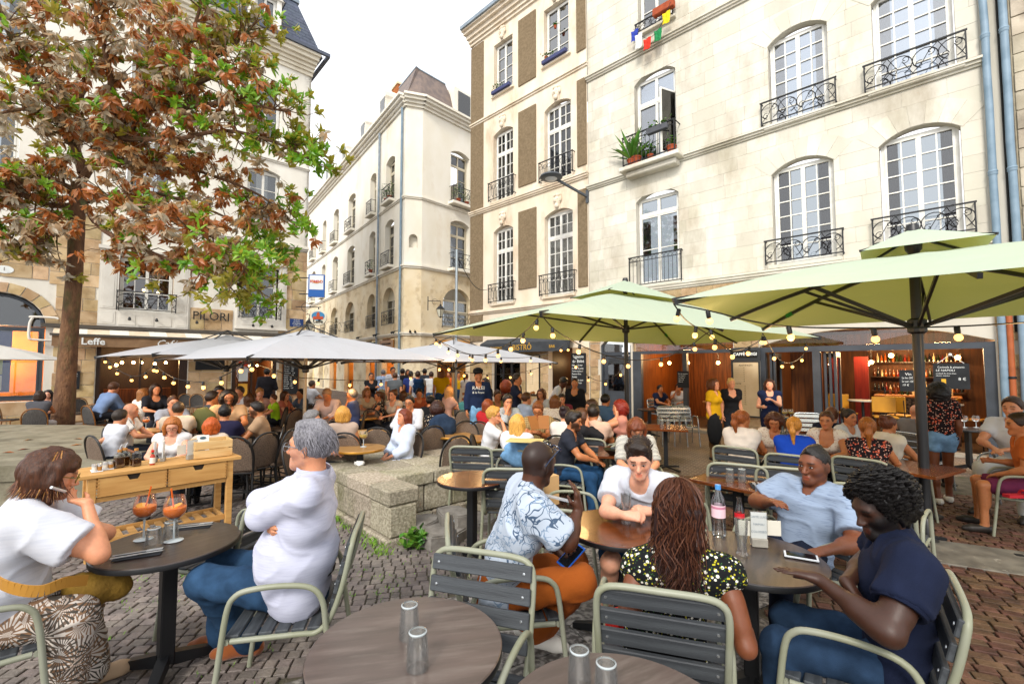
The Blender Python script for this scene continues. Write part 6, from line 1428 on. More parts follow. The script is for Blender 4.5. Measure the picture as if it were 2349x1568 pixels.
mains=[[(182,425,11),(215,370,10.8),(240,320,10.6),(300,318,10.4),(400,320,10.2),(520,300,10),(640,330,9.9),(720,370,9.9)],[(240,320,10.6),(290,275,10.4),(345,250,10.2),(430,245,10),(540,235,9.8),(650,255,9.6)],[(230,370,10.8),(280,365,10.9),(380,375,11.2),(480,400,11.4),(600,450,11.4),(680,520,11.2)],[(345,250,10.2),(390,190,10),(420,130,9.7),(450,50,9.4),(470,-30,9.2)],[(180,440,11),(140,420,10.7),(80,400,10.3),(20,420,9.9),(-60,440,9.6)],[(180,470,11),(110,470,10.4),(40,440,9.8),(-50,415,9.3)],[(200,395,11),(160,320,10.5),(130,260,10.2),(60,250,9.8),(-50,270,9.5)],[(190,400,11),(175,330,11.2),(180,250,11.4),(200,170,11.6),(220,60,11.8),(230,-60,12)],[(230,345,10.7),(260,250,10.2),(250,160,9.6),(230,70,9.2),(200,-40,8.9)],[(182,445,11),(240,450,10.3),(330,480,9.7),(430,520,9.3),(520,560,9.1),(560,620,9.0)],[(182,450,11),(230,520,10.4),(300,560,10),(400,600,9.8),(500,640,9.8),(600,660,9.9)],[(175,510,11),(120,540,10.3),(60,560,9.9),(20,540,9.7)],[(175,480,11),(210,460,11.6),(330,440,12.2),(450,470,12.6),(560,520,12.6),(640,580,12.4)],[(160,330,10.5),(90,200,10),(40,110,9.6),(0,40,9.3)],[(175,330,11.2),(120,150,11),(90,20,10.8),(60,-60,10.6)],[(345,250,10.2),(480,180,9.8),(580,160,9.6)],[(300,318,10.4),(330,180,10.8),(340,80,11),(350,-30,11.2)],[(430,245,10),(480,140,10.4),(530,110,10.4),(580,60,10.4)],[(240,320,10.6),(420,110,10.5),(380,20,10.4)]]
tips=[];rn=random.Random(21)
for i,m_ in enumerate(mains):
 p=limb_path(m_,.10 if i in(0,1,6,7,8)else.07,.018);n=len(p)
 for j in range(max(2,n//5),n):
  if rn.random()<.9:
   for _ in range(3):
    d=(p[min(j+1,n-1)]-p[j-1]).normalized();s_=Vector((rn.gauss(0,1),rn.gauss(0,1),rn.gauss(.1,.8))).normalized();d2=(d*.5+s_*.9).normalized();L_=rn.uniform(.35,1.1);tips.append((p[j],d2,L_))
 tips.append((p[-1],(p[-1]-p[-2]).normalized(),.5))
tw=MB();clusters=[]
for p,d,L_ in tips:
 q=[p];dd=d.copy()
 for k in range(4):dd=(dd+Vector((rn.gauss(0,.25),rn.gauss(0,.25),rn.gauss(.04,.2)))).normalized();q.append(q[-1]+dd*L_/4)
 tw.tube(q,[.016,.013,.01,.008,.005],n=4,cap=False)
 clusters.append((q[-1],dd));clusters.append((q[2]+Vector((rn.gauss(0,.1),rn.gauss(0,.1),rn.gauss(0,.1))),dd))
 if rn.random()<.75:clusters.append((q[3]+Vector((rn.gauss(0,.16),rn.gauss(0,.16),rn.gauss(0,.16))),dd))
o=tw.build('twig',BARK,tree,True);o['kind']='stuff'
LM={LV_G.name:MB(),LV_B.name:MB(),LV_S.name:MB()}
def leaf(mb,p,d,nrm_,L_,W_,curl):
 s_=d.cross(nrm_).normalized();u=s_.cross(d).normalized();vs=[];
 prof=((0,.12),(.38,1),(.74,.72),(1,.04))
 for t,w_ in prof:
  c=p+d*L_*t-u*curl*L_*t*t;vs+=[c-s_*W_*w_*.5+u*W_*.18*w_,c,c+s_*W_*w_*.5+u*W_*.18*w_]
 fs=[]
 for i in range(3):b=i*3;fs+=[(b,b+1,b+4,b+3),(b+1,b+2,b+5,b+4)]
 mb.add(vs,fs)
npc=len(clusters)
for p,d in clusters:
 g_=p+T0;vx=CX+F*g_.x/g_.y;vy=840-F*(g_.z-CZ)/g_.y
 pg=.24+.74*max(0,min(1,(vx-380)/240))+.4*max(0,min(1,(vy-600)/120))*(vx>200)
 if vx>250 and vx<650 and vy>340 and vy<520:pg*=.35
 if vy<260 and vx>520:pg=max(.3,pg*.7)
 r=rn.random();kind=LV_G.name if r<pg else(LV_B.name if rn.random()<(.68 if vx>250 else.5)else LV_S.name)
 dead=kind!=LV_G.name;n=rn.randint(11,17)
 for k in range(n):
  a=k*2.4+rn.uniform(-.4,.4);e=rn.uniform(.15,1.15)if not dead else rn.uniform(-1.2,.5)
  x=d.orthogonal().normalized();y=d.cross(x);ld=(x*math.cos(a)+y*math.sin(a))*math.cos(e)+d*math.sin(e)
  if dead:ld=(ld*.8+Vector((0,0,-.75))).normalized()
  else:ld=(ld+Vector((0,0,.15))).normalized()
  nn=(d+Vector((rn.gauss(0,.3),rn.gauss(0,.3),rn.gauss(.4,.3)))).normalized()
  if abs(nn.dot(ld))>.95:continue
  leaf(LM[kind],p+Vector((rn.gauss(0,.03),rn.gauss(0,.03),rn.gauss(0,.03))),ld.normalized(),nn,rn.uniform(.13,.22),rn.uniform(.055,.09),rn.uniform(-.1,.35)if not dead else rn.uniform(-.5,.7))
for k,m_ in((LV_G.name,LV_G),(LV_B.name,LV_B),(LV_S.name,LV_S)):
 o=LM[k].build('leaf',m_,tree,True);o['kind']='stuff';o['label']=m_.name
print('clusters',npc,sum(len(x.f)for x in LM.values()))
# ------------------------------------------------------------------ parasols
def canvas(name,c,tr,mixf):
 m,t,b=base_mat(name);L=t.links;b.inputs['Base Color'].default_value=c4(c);setv(b,'Roughness',.85);setv(b,'Specular IOR Level',.15)
 tl=N(t,'ShaderNodeBsdfTranslucent');tl.inputs[0].default_value=c4(tr);ms=N(t,'ShaderNodeMixShader');ms.inputs[0].default_value=mixf;o=t.nodes['Material Output'];L.new(b.outputs[0],ms.inputs[1]);L.new(tl.outputs[0],ms.inputs[2]);L.new(ms.outputs[0],o.inputs[0])
 tc=N(t,'ShaderNodeTexCoord');n=N(t,'ShaderNodeTexNoise');n.inputs['Scale'].default_value=2;n.inputs['Detail'].default_value=5;bp=N(t,'ShaderNodeBump');bp.inputs['Strength'].default_value=.6;bp.inputs['Distance'].default_value=.06;L.new(tc.outputs['Object'],n.inputs[0]);L.new(n.outputs['Fac'],bp.inputs['Height']);L.new(bp.outputs[0],b.inputs['Normal']);MATS[name]=m;return m
GRN=canvas('sage green canvas','#c4d2bc','#9a9a34',.31);GRY=canvas('pale grey canvas','#b7b9be','#94704a',.14)
STEEL=mat('dark parasol steel','#16171a',rough=.4,spec=.5);VELC=mat('green strap','#1d7a3a',rough=.8)
def parasol(name,label,C,apex_z,corners,m,pole_m,polr,cap=.30,valance=0.0,ribs=True,runner=None,group=None,lift=.13,base=True,gz_=None):
 """corners: four points in order round the edge"""
 g0=gz(C[1])if gz_ is None else gz_;e=empty(name,(C[0],C[1],g0),0,label,'parasol',group);o_=Vector(e.location);c=[Vector(p)-o_ for p in corners];A=Vector((0,0,apex_z-g0))
 m_=8;mb=MB()
 for i in range(4):
  a,b=c[i],c[(i+1)%4];r0=.12;vs=[];
  for j in range(m_+1):
   r=r0+(1-r0)*j/m_
   for k in range(m_+1):
    s=k/m_;ed=a.lerp(b,s);mid=math.sin(math.pi*s)*abs(math.sin(2*math.pi*s));p=A.lerp(ed,r);p.z+=.06*math.sin(math.pi*min(1,r))*(1-.4*mid);
    if j==m_:p=p.lerp(A,.012*mid);
    vs.append(p)
  mb.add(vs,[(j*(m_+1)+k,j*(m_+1)+k+1,(j+1)*(m_+1)+k+1,(j+1)*(m_+1)+k)for j in range(m_)for k in range(m_)])
 mb.build('canopy',m,e,True)
 if valance>0:
  for i in range(4):
   a,b=c[i],c[(i+1)%4];v=MB();pts=[]
   for k in range(17):p=a.lerp(b,k/16);pts+=[p,p+Vector((0,0,-valance+.012*math.sin(k*2.1)))]
   v.add(pts,[(2*k,2*k+2,2*k+3,2*k+1)for k in range(16)]);v.build('valance',m,e,True)
 q=MB();up=A+Vector((0,0,.10));cc=[A.lerp(p,cap)+Vector((0,0,lift))for p in c];hi_=A+Vector((0,0,lift*2))
 for i in range(4):
  a,b=cc[i],cc[(i+1)%4];vs=[]
  for j in range(4):
   for k in range(5):p=hi_.lerp(a.lerp(b,k/4),.06+.94*j/3);vs.append(p)
  q.add(vs,[(j*5+k,j*5+k+1,(j+1)*5+k+1,(j+1)*5+k)for j in range(3)for k in range(4)])
 q.build('cap_canopy',m,e,True)
 mb=MB();mb.tube([(0,0,.02),(0,0,A.z+lift*1.8)],polr,n=12);mb.build('pole',pole_m,e,True)
 if lift>.1:mb=MB();mb.lathe([(.03,A.z-.02),(.07,A.z+.04),(.08,A.z+.16),(.05,A.z+.3),(.001,A.z+.31)],12);mb.build('top_hub',STEEL,e,True)
 rz_=(runner if runner is not None else A.z-.75)
 if ribs:
  mb=MB();mb.lathe([(polr+.01,rz_-.08),(polr+.035,rz_-.06),(polr+.035,rz_+.06),(polr+.01,rz_+.08)],12);mb.build('runner',STEEL,e)
  ends=[]
  for i in range(4):ends+=[c[i],(c[i]+c[(i+1)%4])/2]
  for k,p in enumerate(ends):
   top=A+Vector((0,0,-.06));p2=p+Vector((0,0,-.03));m1=MB();sag=lambda t:top.lerp(p2,t)+Vector((0,0,.055*math.sin(math.pi*t)))
   for t in range(6):m1.beam(sag(t/6),sag((t+1)/6),.028,.04)
   rb=m1.build('rib',STEEL,e);st_=sag(.55);m1=MB();m1.beam(Vector((0,0,rz_))+(p2-Vector((0,0,p2.z))).normalized()*(polr+.02),st_,.022,.032);m1.build('strut',STEEL,rb)
   if k%2==0:m1=MB();m1.beam(sag(.72),sag(.77),.036,.05);m1.build('strap',VELC,rb)
  if cap>.2:
   for p in cc:m1=MB();m1.beam(A+Vector((0,0,.18)),p,.018,.024);m1.build('cap_rib',STEEL,e)
  for p in c:m1=MB();d_=(A-p).normalized();m1.beam(p-d_*.01,p+d_*.22+Vector((0,0,-.005)),.034,.034);m1.build('rib_end',STEEL,e)
 if base:
  mb=MB();mb.lathe([(.001,0),(.09,0),(.09,.02),(polr+.012,.03),(polr+.012,.22),(polr+.004,.23)],14);mb.build('foot',STEEL,e,True)
 return e
ZG=CZ+.62
def atz(u,v,z):d=ray(u,v);k=(z-CZ)/d[2];return Vector((d[0]*k,d[1]*k,z))
n1,l1,r1=atz(1241,716,ZG),atz(994,766,ZG),atz(1882,774,ZG);f1=l1+r1-n1;c1=(l1+r1)/2
c1=Vector(((1437-CX)/F*c1.y,c1.y,0))
U1=parasol('cantilever_parasol','long sage green parasol with tiered roof over the middle tables',c1,CZ+170/F*c1.y,[n1,r1,f1,l1],GRN,STEEL,.042,cap=.30,group='sage green parasols')
U1.name='green_parasol'
l2,f2_=atz(1546,687,ZG),atz(1750,752,ZG);sd_=(f2_-l2);pr=Vector((sd_.y,-sd_.x,0)).normalized()*4.0;pb=G(2128,1240);r2=f2_+pr;n2=l2+pr;cm=(l2+f2_+r2+n2)/4
sh_=Vector((pb.x,pb.y,0))-Vector((cm.x,cm.y,0));print('parasol2',l2[:],f2_[:],pb[:],sh_[:],sd_.length)
U2=parasol('green_parasol','nearest sage green parasol with black ribs, its pole on the right of the terrace',pb,CZ+1.16,[l2,n2,r2,f2_],GRN,STEEL,.045,cap=.24,group='sage green parasols',gz_=pb.z)
def grey(name,label,Cx,Cy,apex,edge,h=2.86,ang=(-.989,-.15),polem=None):
 ax=Vector((ang[0],ang[1],0)).normalized();ay=Vector((-ax.y,ax.x,0));C=Vector((Cx,Cy,0));cs=[C+ax*h,C+ay*h,C-ax*h,C-ay*h];cs=[Vector((p.x,p.y,edge))for p in cs]
 return parasol('grey_parasol',label,C,apex,cs,GRY,mat('beige pole','#b9a88e',rough=.4,metal=.2),.035,cap=.22,lift=.035,ribs=True,group='pale grey parasols',base=True),cs
UA,cA=grey('a','large pale grey parasol in front of the cafe awning, nearest of the grey ones',-4.31,9.5,CZ+.70,CZ+.13);UB,cB_=grey('b','pale grey parasol furthest left, half hidden behind the larger grey one',-6.97,11.1,CZ+.70,CZ+.22);UC,cC=grey('c','pale grey parasol beside the bistro, partly under the long green one',-1.62,12.5,CZ+.66,CZ+.10,h=2.95)
ws=empty('white_parasol',(-13.6,11.8,gz(12)),0,'edge of a small white parasol at the far left by the shop window','parasol');mb=MB();mb.lathe([(1.5,2.0),(.9,2.2),(.05,2.42)],8,cap=False);mb.build('canopy',canvas('white canvas','#d5d3ce','#c0b090',.2),ws);mb=MB();mb.tube([(0,0,0),(0,0,2.5)],.025,n=8);mb.build('pole',PAINT,ws)
# ------------------------------------------------------------------ festoon lights
BULB=emit('festoon bulb glow',(1.0,.50,.13),1.9)
sock=MB();sock.lathe([(.016,.0),(.021,.015),(.021,.065),(.012,.075)],8);sock=sock.mesh('bulb_socket',True,[IRON])
glo=MB();glo.ball((0,0,-.026),.03,10,8,(1,1,1.05));glo=glo.mesh('bulb',True,[BULB])
def festoon(label,pts,n,t0=.04,t1=.96,big=1.0):
 p=smooth_path([P(*q)for q in pts],8);org=p[0].copy();e=empty('string_light',org,0,label,'string lights','festoon strings under the parasols');mb=MB();mb.tube([q-org for q in p],.007,n=5,cap=False);mb.build('cable',IRON,e,True)
 L_=[0]
 for i in range(len(p)-1):L_.append(L_[-1]+(p[i+1]-p[i]).length)
 for i in range(n):
  s=L_[-1]*(t0+(t1-t0)*i/max(1,n-1));k=max(j for j in range(len(L_))if L_[j]<=s);k=min(k,len(p)-2);q=p[k].lerp(p[k+1],(s-L_[k])/max(1e-6,L_[k+1]-L_[k]))-org
  so=bpy.data.objects.new('bulb_socket',sock);col.objects.link(so);so.parent=e;so.location=q-Vector((0,0,.07));so.rotation_euler=(rn.uniform(-.25,.25),rn.uniform(-.25,.25),0);so.scale=(big,)*3
  if i%3==1:
   l=bpy.data.lights.new('bulb_light','POINT');l.energy=6.5;l.color=(1,.6,.25);l.shadow_soft_size=.1;lo_=bpy.data.objects.new('bulb_light',l);col.objects.link(lo_);lo_.parent=e;lo_.location=q-Vector((0,0,.17))
  b=bpy.data.objects.new('bulb',glo);col.objects.link(b);b.parent=so
YN,YL,YR=n1.y,l1.y,r1.y
festoon('string lights hanging from the near corner of the long green parasol to its left tip',[(1241,722,YN),(1205,760,YN+.6),(1160,792,YN+1.4),(1115,812,YN+2.2),(1070,810,YN+2.9),(1025,790,YN+3.4),(994,772,YL)],8)
festoon('string lights from the near green corner sagging past the pole to the right',[(1241,722,YN),(1282,762,YN+.3),(1363,805,YN+.9),(1445,825,YN+1.5),(1519,820,YN+1.7),(1577,796,YN+1.5),(1620,765,YN+1.0),(1640,752,YN+.6)],7,.07)
festoon('string lights looping low behind the long green parasol beside the chalkboard',[(1301,785,11),(1320,830,11),(1340,855,11),(1370,872,11),(1400,868,11),(1428,845,10.8),(1437,810,10.5)],6)
festoon('string lights along the back edge from the left green tip to the middle hook',[(994,772,YL),(1045,805,10),(1100,815,10.4),(1160,820,10.7),(1220,818,11),(1270,805,11),(1301,785,11)],6)
festoon('string lights running right across the nearest green parasol in front of its pole',[(1546,697,l2.y),(1625,712,l2.y-.1),(1776,745,l2.y-.25),(1962,752,l2.y-.35),(2195,748,l2.y-.4),(2420,735,l2.y-.45)],5,.10,.97,1.0)
festoon('string lights dropping from the left tip of the nearest green parasol to its far corner',[(1546,697,l2.y),(1575,735,l2.y+.5),(1622,765,l2.y+1.1),(1672,800,l2.y+1.8),(1704,800,l2.y+2.3),(1742,782,l2.y+2.8),(1750,764,f2_.y)],6)
festoon('string lights in a short loop between the two green parasols by the menu case',[(1750,764,f2_.y),(1782,818,f2_.y+1),(1805,832,f2_.y+1.8),(1830,825,f2_.y+2.4),(1845,808,f2_.y+2.8),(1850,784,YR-.4)],6)
aN,aL=cA[1],cA[0]
festoon('string lights from the left grey parasol dipping before the cafe window',[(240,818,10.6),(262,840,10),(290,858,9.8),(318,862,9.6),(345,846,9.4),(356,836,9.1)],6)
festoon('string lights along the front left edge of the large grey parasol',[(356,836,9.1),(372,850,8.7),(400,866,8.2),(436,874,7.8),(475,874,7.4),(512,862,7.1),(545,844,6.9),(563,828,6.7)],7)
festoon('string lights from the near corner of the large grey parasol towards the bistro',[(563,828,6.7),(610,842,7.3),(680,864,8.2),(730,868,8.8),(810,872,9.3),(882,870,9.7),(950,856,10),(1005,838,10.1),(1024,834,10)],8)
festoon('string lights along the right side of the grey parasol beside the bistro',[(1024,834,10),(1050,848,10.6),(1110,858,11.2),(1180,856,11.8),(1230,845,12.3),(1272,830,12.7)],6)
# ------------------------------------------------------------------ chairs and tables
FRAME=mat('sage grey chair frame','#8d8f7f',rough=.42,spec=.4,c2='#83856f',nscale=6);SLAT=mat('dark slat','#35383c',rough=.55,spec=.35,c2='#464a4e',nscale=3,stretch=(.6,14,14),bump=.25,bscale=30)
BLKF=mat('black cane frame','#151414',rough=.4,spec=.5);WEAVE=mat('beige weave','#7d6a5a',rough=.8,c2='#54473d',nscale=120,detail=1,bump=.5,bscale=140);WEAVD=mat('dark striped weave','#3a3836',rough=.75,c2='#575350',nscale=60,detail=1,stretch=(3,.3,.3),bump=.5,bscale=140)
CANE=mat('bamboo frame','#8a5a28',rough=.45,c2='#6b421b',nscale=12,stretch=(1,1,5))
ALU=mat('bright aluminium','#a9adb0',rough=.25,metal=.8)
def slat_chair(frame=FRAME,slat=SLAT):
 r=empty('slatted_armchair');hw=.262;R=.0135
 for sg in(-1,1):
  x=sg*hw;mb=MB();pts=smooth_path([(x*1.06,.27,0),(x*1.02,.235,.3),(x,.205,.56),(x,.17,.635),(x,.10,.66),(x,-.04,.665),(x,-.16,.645),(x,-.215,.58),(x*1.0,-.235,.45),(x*1.02,-.27,.22),(x*1.05,-.31,0)],4);mb.tube(pts,R,n=10);mb.build('arm_leg',frame,r,True)
 mb=MB();z=.425;P_=[(-.23,.20,z),(.23,.20,z)]
 mb.tube(smooth_path([(-.245,.19,z),(-.245,-.1,z),(-.243,-.19,z-.0),(-.24,-.25,z+.06),(-.24,-.30,.62),(-.24,-.335,.78),(-.215,-.345,.835),(-.15,-.348,.853),(0,-.35,.855),(.15,-.348,.853),(.215,-.345,.835),(.24,-.335,.78),(.24,-.30,.62),(.24,-.25,z+.06),(.243,-.19,z),(.245,-.1,z),(.245,.19,z)],5),R,n=10)
 mb.tube([(-.258,.205,z),(.258,.205,z)],R*.9,n=8);mb.build('seat_back_frame',frame,r,True)
 for i in range(6):
  y=.185-i*.072;mb=MB();mb.box(-.245,.245,y-.03,y+.03,z+.008,z+.026,ch=.004);mb.build('seat_slat',slat,r)
 bm_=MB();bm_.box(-.238,.238,-.011,.011,-.033,.033,ch=.004);bme=bm_.mesh('slat',mats=[slat]);rv=MB();rv.lathe([(.007,0),(.006,.003),(.001,.004)],8);rvm=rv.mesh('rivet',True,[ALU])
 for i in range(4):
  z_=.80-i*.088;t=(z_-.485)/(.78-.485);y=-.255-.078*t;o=link('back_slat',bme,r,None,(0,y+.016,z_));o.rotation_euler=(R_(13),0,0)
  for sg in(-1,1):q=link('rivet',rvm,o,None,(sg*.205,.011,0));q.rotation_euler=(R_(-90),0,0);q2=link('rivet',rvm,o,None,(sg*.205,-.011,0));q2.rotation_euler=(R_(90),0,0)
 return r
def cane_chair(frame,weave,alt=False):
 r=empty('woven_chair');R=.014
 mb=MB();mb.tube(smooth_path([(-.22,-.27,0),(-.205,-.22,.3),(-.205,-.205,.46),(-.215,-.25,.66),(-.18,-.285,.80),(-.10,-.30,.875),(0,-.305,.895),(.10,-.30,.875),(.18,-.285,.80),(.215,-.25,.66),(.205,-.205,.46),(.205,-.22,.3),(.22,-.27,0)],4),R,n=8);mb.build('back_hoop',frame,r,True)
 for sg in(-1,1):mb=MB();mb.tube([(sg*.21,.22,0),(sg*.20,.19,.45)],R,n=8);mb.build('leg',frame,r,True)
 mb=MB();
 for z in(.2,.43):mb.tube([(-.2,.2,z),(.2,.2,z),(.205,-.21,z),(-.205,-.21,z)],R*.75,n=6,closed=True)
 mb.build('stretcher',frame,r,True)
 mb=MB();nz,nx=9,8;vs=[]
 for j in range(nz+1):
  t=j/nz;z=.47+.405*t;hw=.195*math.sqrt(max(.02,1-max(0,(t-.45)/.56)**2.2));
  for i in range(nx+1):s=i/nx*2-1;vs.append((s*hw,-.215-.085*t-.02*(1-s*s),z))
 mb.add(vs,[(j*(nx+1)+i,j*(nx+1)+i+1,(j+1)*(nx+1)+i+1,(j+1)*(nx+1)+i)for j in range(nz)for i in range(nx)]);mb.build('backrest',weave,r,True)
 mb=MB();mb.prism([(.2*math.copysign(abs(math.cos(a))**.6,math.cos(a)),.205*math.copysign(abs(math.sin(a))**.6,math.sin(a)))for a in[i*math.pi/12 for i in range(24)]],.435,.465);mb.build('seat',weave,r);return r
def alu_chair():
 r=slat_chair(ALU,ALU);r.name='aluminium_chair';return r
CH=dict(slat=slat_chair(),cane=cane_chair(BLKF,WEAVE),dark=cane_chair(CANE,WEAVD),alu=alu_chair())
used_ch=set()
def chair(kind,x,y,fwd,label,group=None,z=None,push=1):
 k_=.115/math.hypot(fwd[0],fwd[1]);x+=fwd[0]*k_*push;y+=fwd[1]*k_*push
 o=CH[kind]if kind not in used_ch else copy_tree(CH[kind])
 used_ch.add(kind);o.location=(x,y,gz(y)if z is None else z);o.rotation_euler=(0,0,math.atan2(fwd[1],fwd[0])-math.pi/2)
 g=group or dict(slat='sage grey slatted armchairs',cane='black framed woven cafe chairs',dark='dark woven chairs with bamboo frames',alu='bright aluminium chairs by the cafe')[kind]
 return tag(o,label,'chair',g)
TOPD=mat('dark stained table wood','#453a35',rough=.30,spec=.45,c2='#2f2724',nscale=3,stretch=(1.5,12,12),coat=.1,bump=.08,bscale=20);TOPB=mat('brown table wood','#6a3614',rough=.24,spec=.5,c2='#4a240c',nscale=3,stretch=(1.5,12,12),coat=.15);TOPG=mat('taupe table laminate','#5b4e48',rough=.30,spec=.45,c2='#4d423c',nscale=2.5,stretch=(1.2,9,9),dirt='#70655e',dscale=2.2,dlo=.5,dhi=.8);EDGE=mat('black table edge','#141416',rough=.4);CAST=mat('black cast iron','#121316',rough=.45,spec=.45)
def round_table(x,y,r,label,top=TOPD,rz=.3,h=.72,legs=3,name='round_table',group='dark round cafe tables',rim=None):
 e=empty(name,(x,y,gz(y)),rz,label,'table',group);mb=MB();mb.lathe([(.001,h),(r-.004,h),(r,h-.004)],56);mb.build('tabletop',top,e)
 mb=MB();mb.lathe([(r,h-.0045),(r+.001,h-.006),(r,h-.03),(r-.012,h-.034),(.001,h-.034)],56);mb.build('rim',rim or EDGE,e,True)
 mb=MB();mb.box(-.036,.036,-.036,.036,.06,h-.05,ch=.006);mb.box(-.13,.13,-.03,.03,h-.055,h-.035);mb.box(-.03,.03,-.13,.13,h-.0555,h-.0355);mb.build('column',CAST,e)
 for k in range(legs):
  a=2*math.pi*k/legs;m=MB();m.add([Vector((math.cos(a)*q-math.sin(a)*s,math.sin(a)*q+math.cos(a)*s,z))for q,s,z in((.03,-.028,.05),(.03,.028,.05),(.03,.028,.12),(.03,-.028,.12),(r*.98,-.02,.0),(r*.98,.02,.0),(r*.98,.02,.032),(r*.98,-.02,.032))],[(0,1,2,3),(4,7,6,5),(0,4,5,1),(1,5,6,2),(2,6,7,3),(3,7,4,0)]);m.build('foot',CAST,e)
 return e
GOLDR=mat('brass table rim','#a8782e',rough=.3,metal=.7);HONEY=mat('honey table laminate','#a9804c',rough=.3,spec=.5,c2='#8f6838',nscale=3,stretch=(1,8,8))
def brass_table(x,y,label,r=.31,top=HONEY):return round_table(x,y,r,label,top,rn.uniform(0,2),legs=3,group='honey topped round tables',rim=GOLDR)
def square_table(x,y,rz,label,w=.62,d=.62,h=.72):
 e=empty('square_table',(x,y,gz(y)),rz,label,'table','dark square cafe tables');mb=MB();mb.box(-w/2,w/2,-d/2,d/2,h-.03,h,ch=.004);mb.build('tabletop',TOPB,e);mb=MB();mb.box(-.035,.035,-.035,.035,.05,h-.032);mb.box(-.12,.12,-.025,.025,h-.05,h-.0315);mb.build('column',CAST,e)
 for a in range(4):m=MB();m.beam((0,0,.05),(.3*math.cos(a*math.pi/2+.785),.3*math.sin(a*math.pi/2+.785),.015),.04,.03);m.build('foot',CAST,e)
 return e
# ------------------------------------------------------------------ things on the tables
CLR=glass_mat('drinking glass',(.975,.985,.985),.6,.03,.05,milk=.045);JUICE=mat('orange spritz','#ff7d04',rough=.3,spec=.3);
def drink_glass(p,label,name='tumbler',prof=None,h=.12,r0=.036,r1=.03,ribs=True,mat_=None,rz=0):
 e=empty(name,p,rz,label,'glass');mb=MB()
 if prof is None:
  prof=[(r0,0)]+[(r0+(r1-r0)*t/12+(.0012 if ribs and t%2 and t>3 else 0),h*t/12)for t in range(1,12)]+[(r1,h),(r1-.003,h+.001),(.001,h-.003)]
  prof2=[(r0-.003,.0)]+[(r0-.003+(r1-r0)*t/6,h*t/6*.93)for t in range(1,7)]+[(.001,h*.93)]
  mb.lathe(prof,24,cap=False);mb.lathe(prof2,24,cap=False);mb.build('cup',mat_ or CLR,e,True);mb=MB();mb.lathe([(r1-.002,h-.006),(r1,h-.002),(r1-.004,h+.001)],24,cap=False);mb.build('base_ring',mat('thick glass','#c9d0d2',rough=.05,spec=.8),e,True)
 else:mb.lathe(prof,24,cap=False);mb.build('cup',mat_ or CLR,e,True)
 return e
def wine_glass(p,label,fill=None,h=.19,big=1.0,straw=False):
 e=empty('wine_glass',p,rn.uniform(0,6),label,'glass');b=.048*big;z0=h*.48
 prof=[(.04*big,.002),(.038*big,.004),(.006,.01),(.0045,z0*.6),(.006,z0*.95),(b*.55,z0+.012),(b*.93,z0+h*.15),(b,z0+h*.24),(b*.93,z0+h*.4),(b*.78,h*1.02)];mb=MB();mb.lathe(prof[5:],20,cap=False);mb.build('bowl',CLR,e,True);mb=MB();mb.lathe(prof[:6],18,cap=False);mb.build('stem',mat('stem glass','#aeb6b8',rough=.08,spec=.8),e,True)
 if fill:mb=MB();mb.lathe([(.001,z0+.006),(b*.52,z0+.016),(b*.89,z0+h*.15),(b*.955,z0+h*.24),(b*.95,z0+h*.28),(.001,z0+h*.28)],20);mb.build('drink',fill,e,True)
 if straw:
  mb=MB();mb.tube([(0,-.01,z0+.02),(.012,.01,z0+h*.45),(.022,.02,h*1.22)],.0042,n=8);mb.build('straw',mat('orange straw','#e0641c',rough=.4),e,True);mb=MB();mb.lathe([(.001,0),(.03,0),(.03,.006),(.001,.006)],14,(0,0,0),Matrix.Translation((-.008,-.012,z0+h*.285))@Matrix.Rotation(R_(18),4,'Y'));mb.build('orange_slice',mat('orange slice','#f0a020',rough=.35),e)
 return e
NAPK=mat('dark paper napkin','#1d2026',rough=.8);CUT=mat('cutlery steel','#c4c6c8',rough=.28,metal=.45,spec=.6)
def setting(p,rz,label):
 e=empty('place_setting',p,rz,label,'cutlery','napkins with cutlery');mb=MB();mb.box(-.05,.05,-.10,.10,0,.004,ch=.001);mb.build('napkin',NAPK,e)
 mb=MB();mb.beam((-.018,-.11,.009),(-.018,.03,.011),.009,.003);mb.box(-.030,-.006,.03,.055,.009,.012)
 for k in range(4):mb.box(-.030+.0065*k,-.0265+.0065*k,.055,.10,.0095,.0125)
 mb.build('fork',CUT,e);mb=MB();mb.beam((.02,-.11,.009),(.02,.0,.011),.010,.004);mb.add([(.012,0,.012),(.028,0,.012),(.027,.10,.012),(.014,.115,.012)],[(0,1,2,3)]);mb.build('knife',CUT,e)
 return e
def table_z(y,h=.72):return gz(y)+h+.001
tb1=round_table(-1.93,2.62,.345,'black round table with two orange spritz glasses at the left',TOPD,.9)
tb3=round_table(-.37,1.66,.335,'empty taupe round table in front with two upturned tumblers',TOPG,.2)
tb3b=round_table(.30,1.27,.34,'taupe round table at the bottom edge with one upturned tumbler in view',TOPG,.5)
tb4=round_table(-.36,4.17,.315,'brown glossy round table standing alone beside the granite platform',TOPB,-.6)
tb5=round_table(.68,2.90,.345,'brown round table before the young man in the white tee',TOPB,.4)
tb6=round_table(1.25,2.45,.355,'dark round table with water bottle and menu holder at the right',TOPD,1.0)
ang=math.atan2(-.38,.45)
square_table(2.02,4.12,R_(40),'bare dark square table with two tumblers, left of a joined pair',.6,.62);square_table(2.5,3.72,R_(40),'dark square table joined on the right, behind the grey tee man',.6,.62)
def at_table(u,v,hz=.72):return H(u,v,hz+.002)
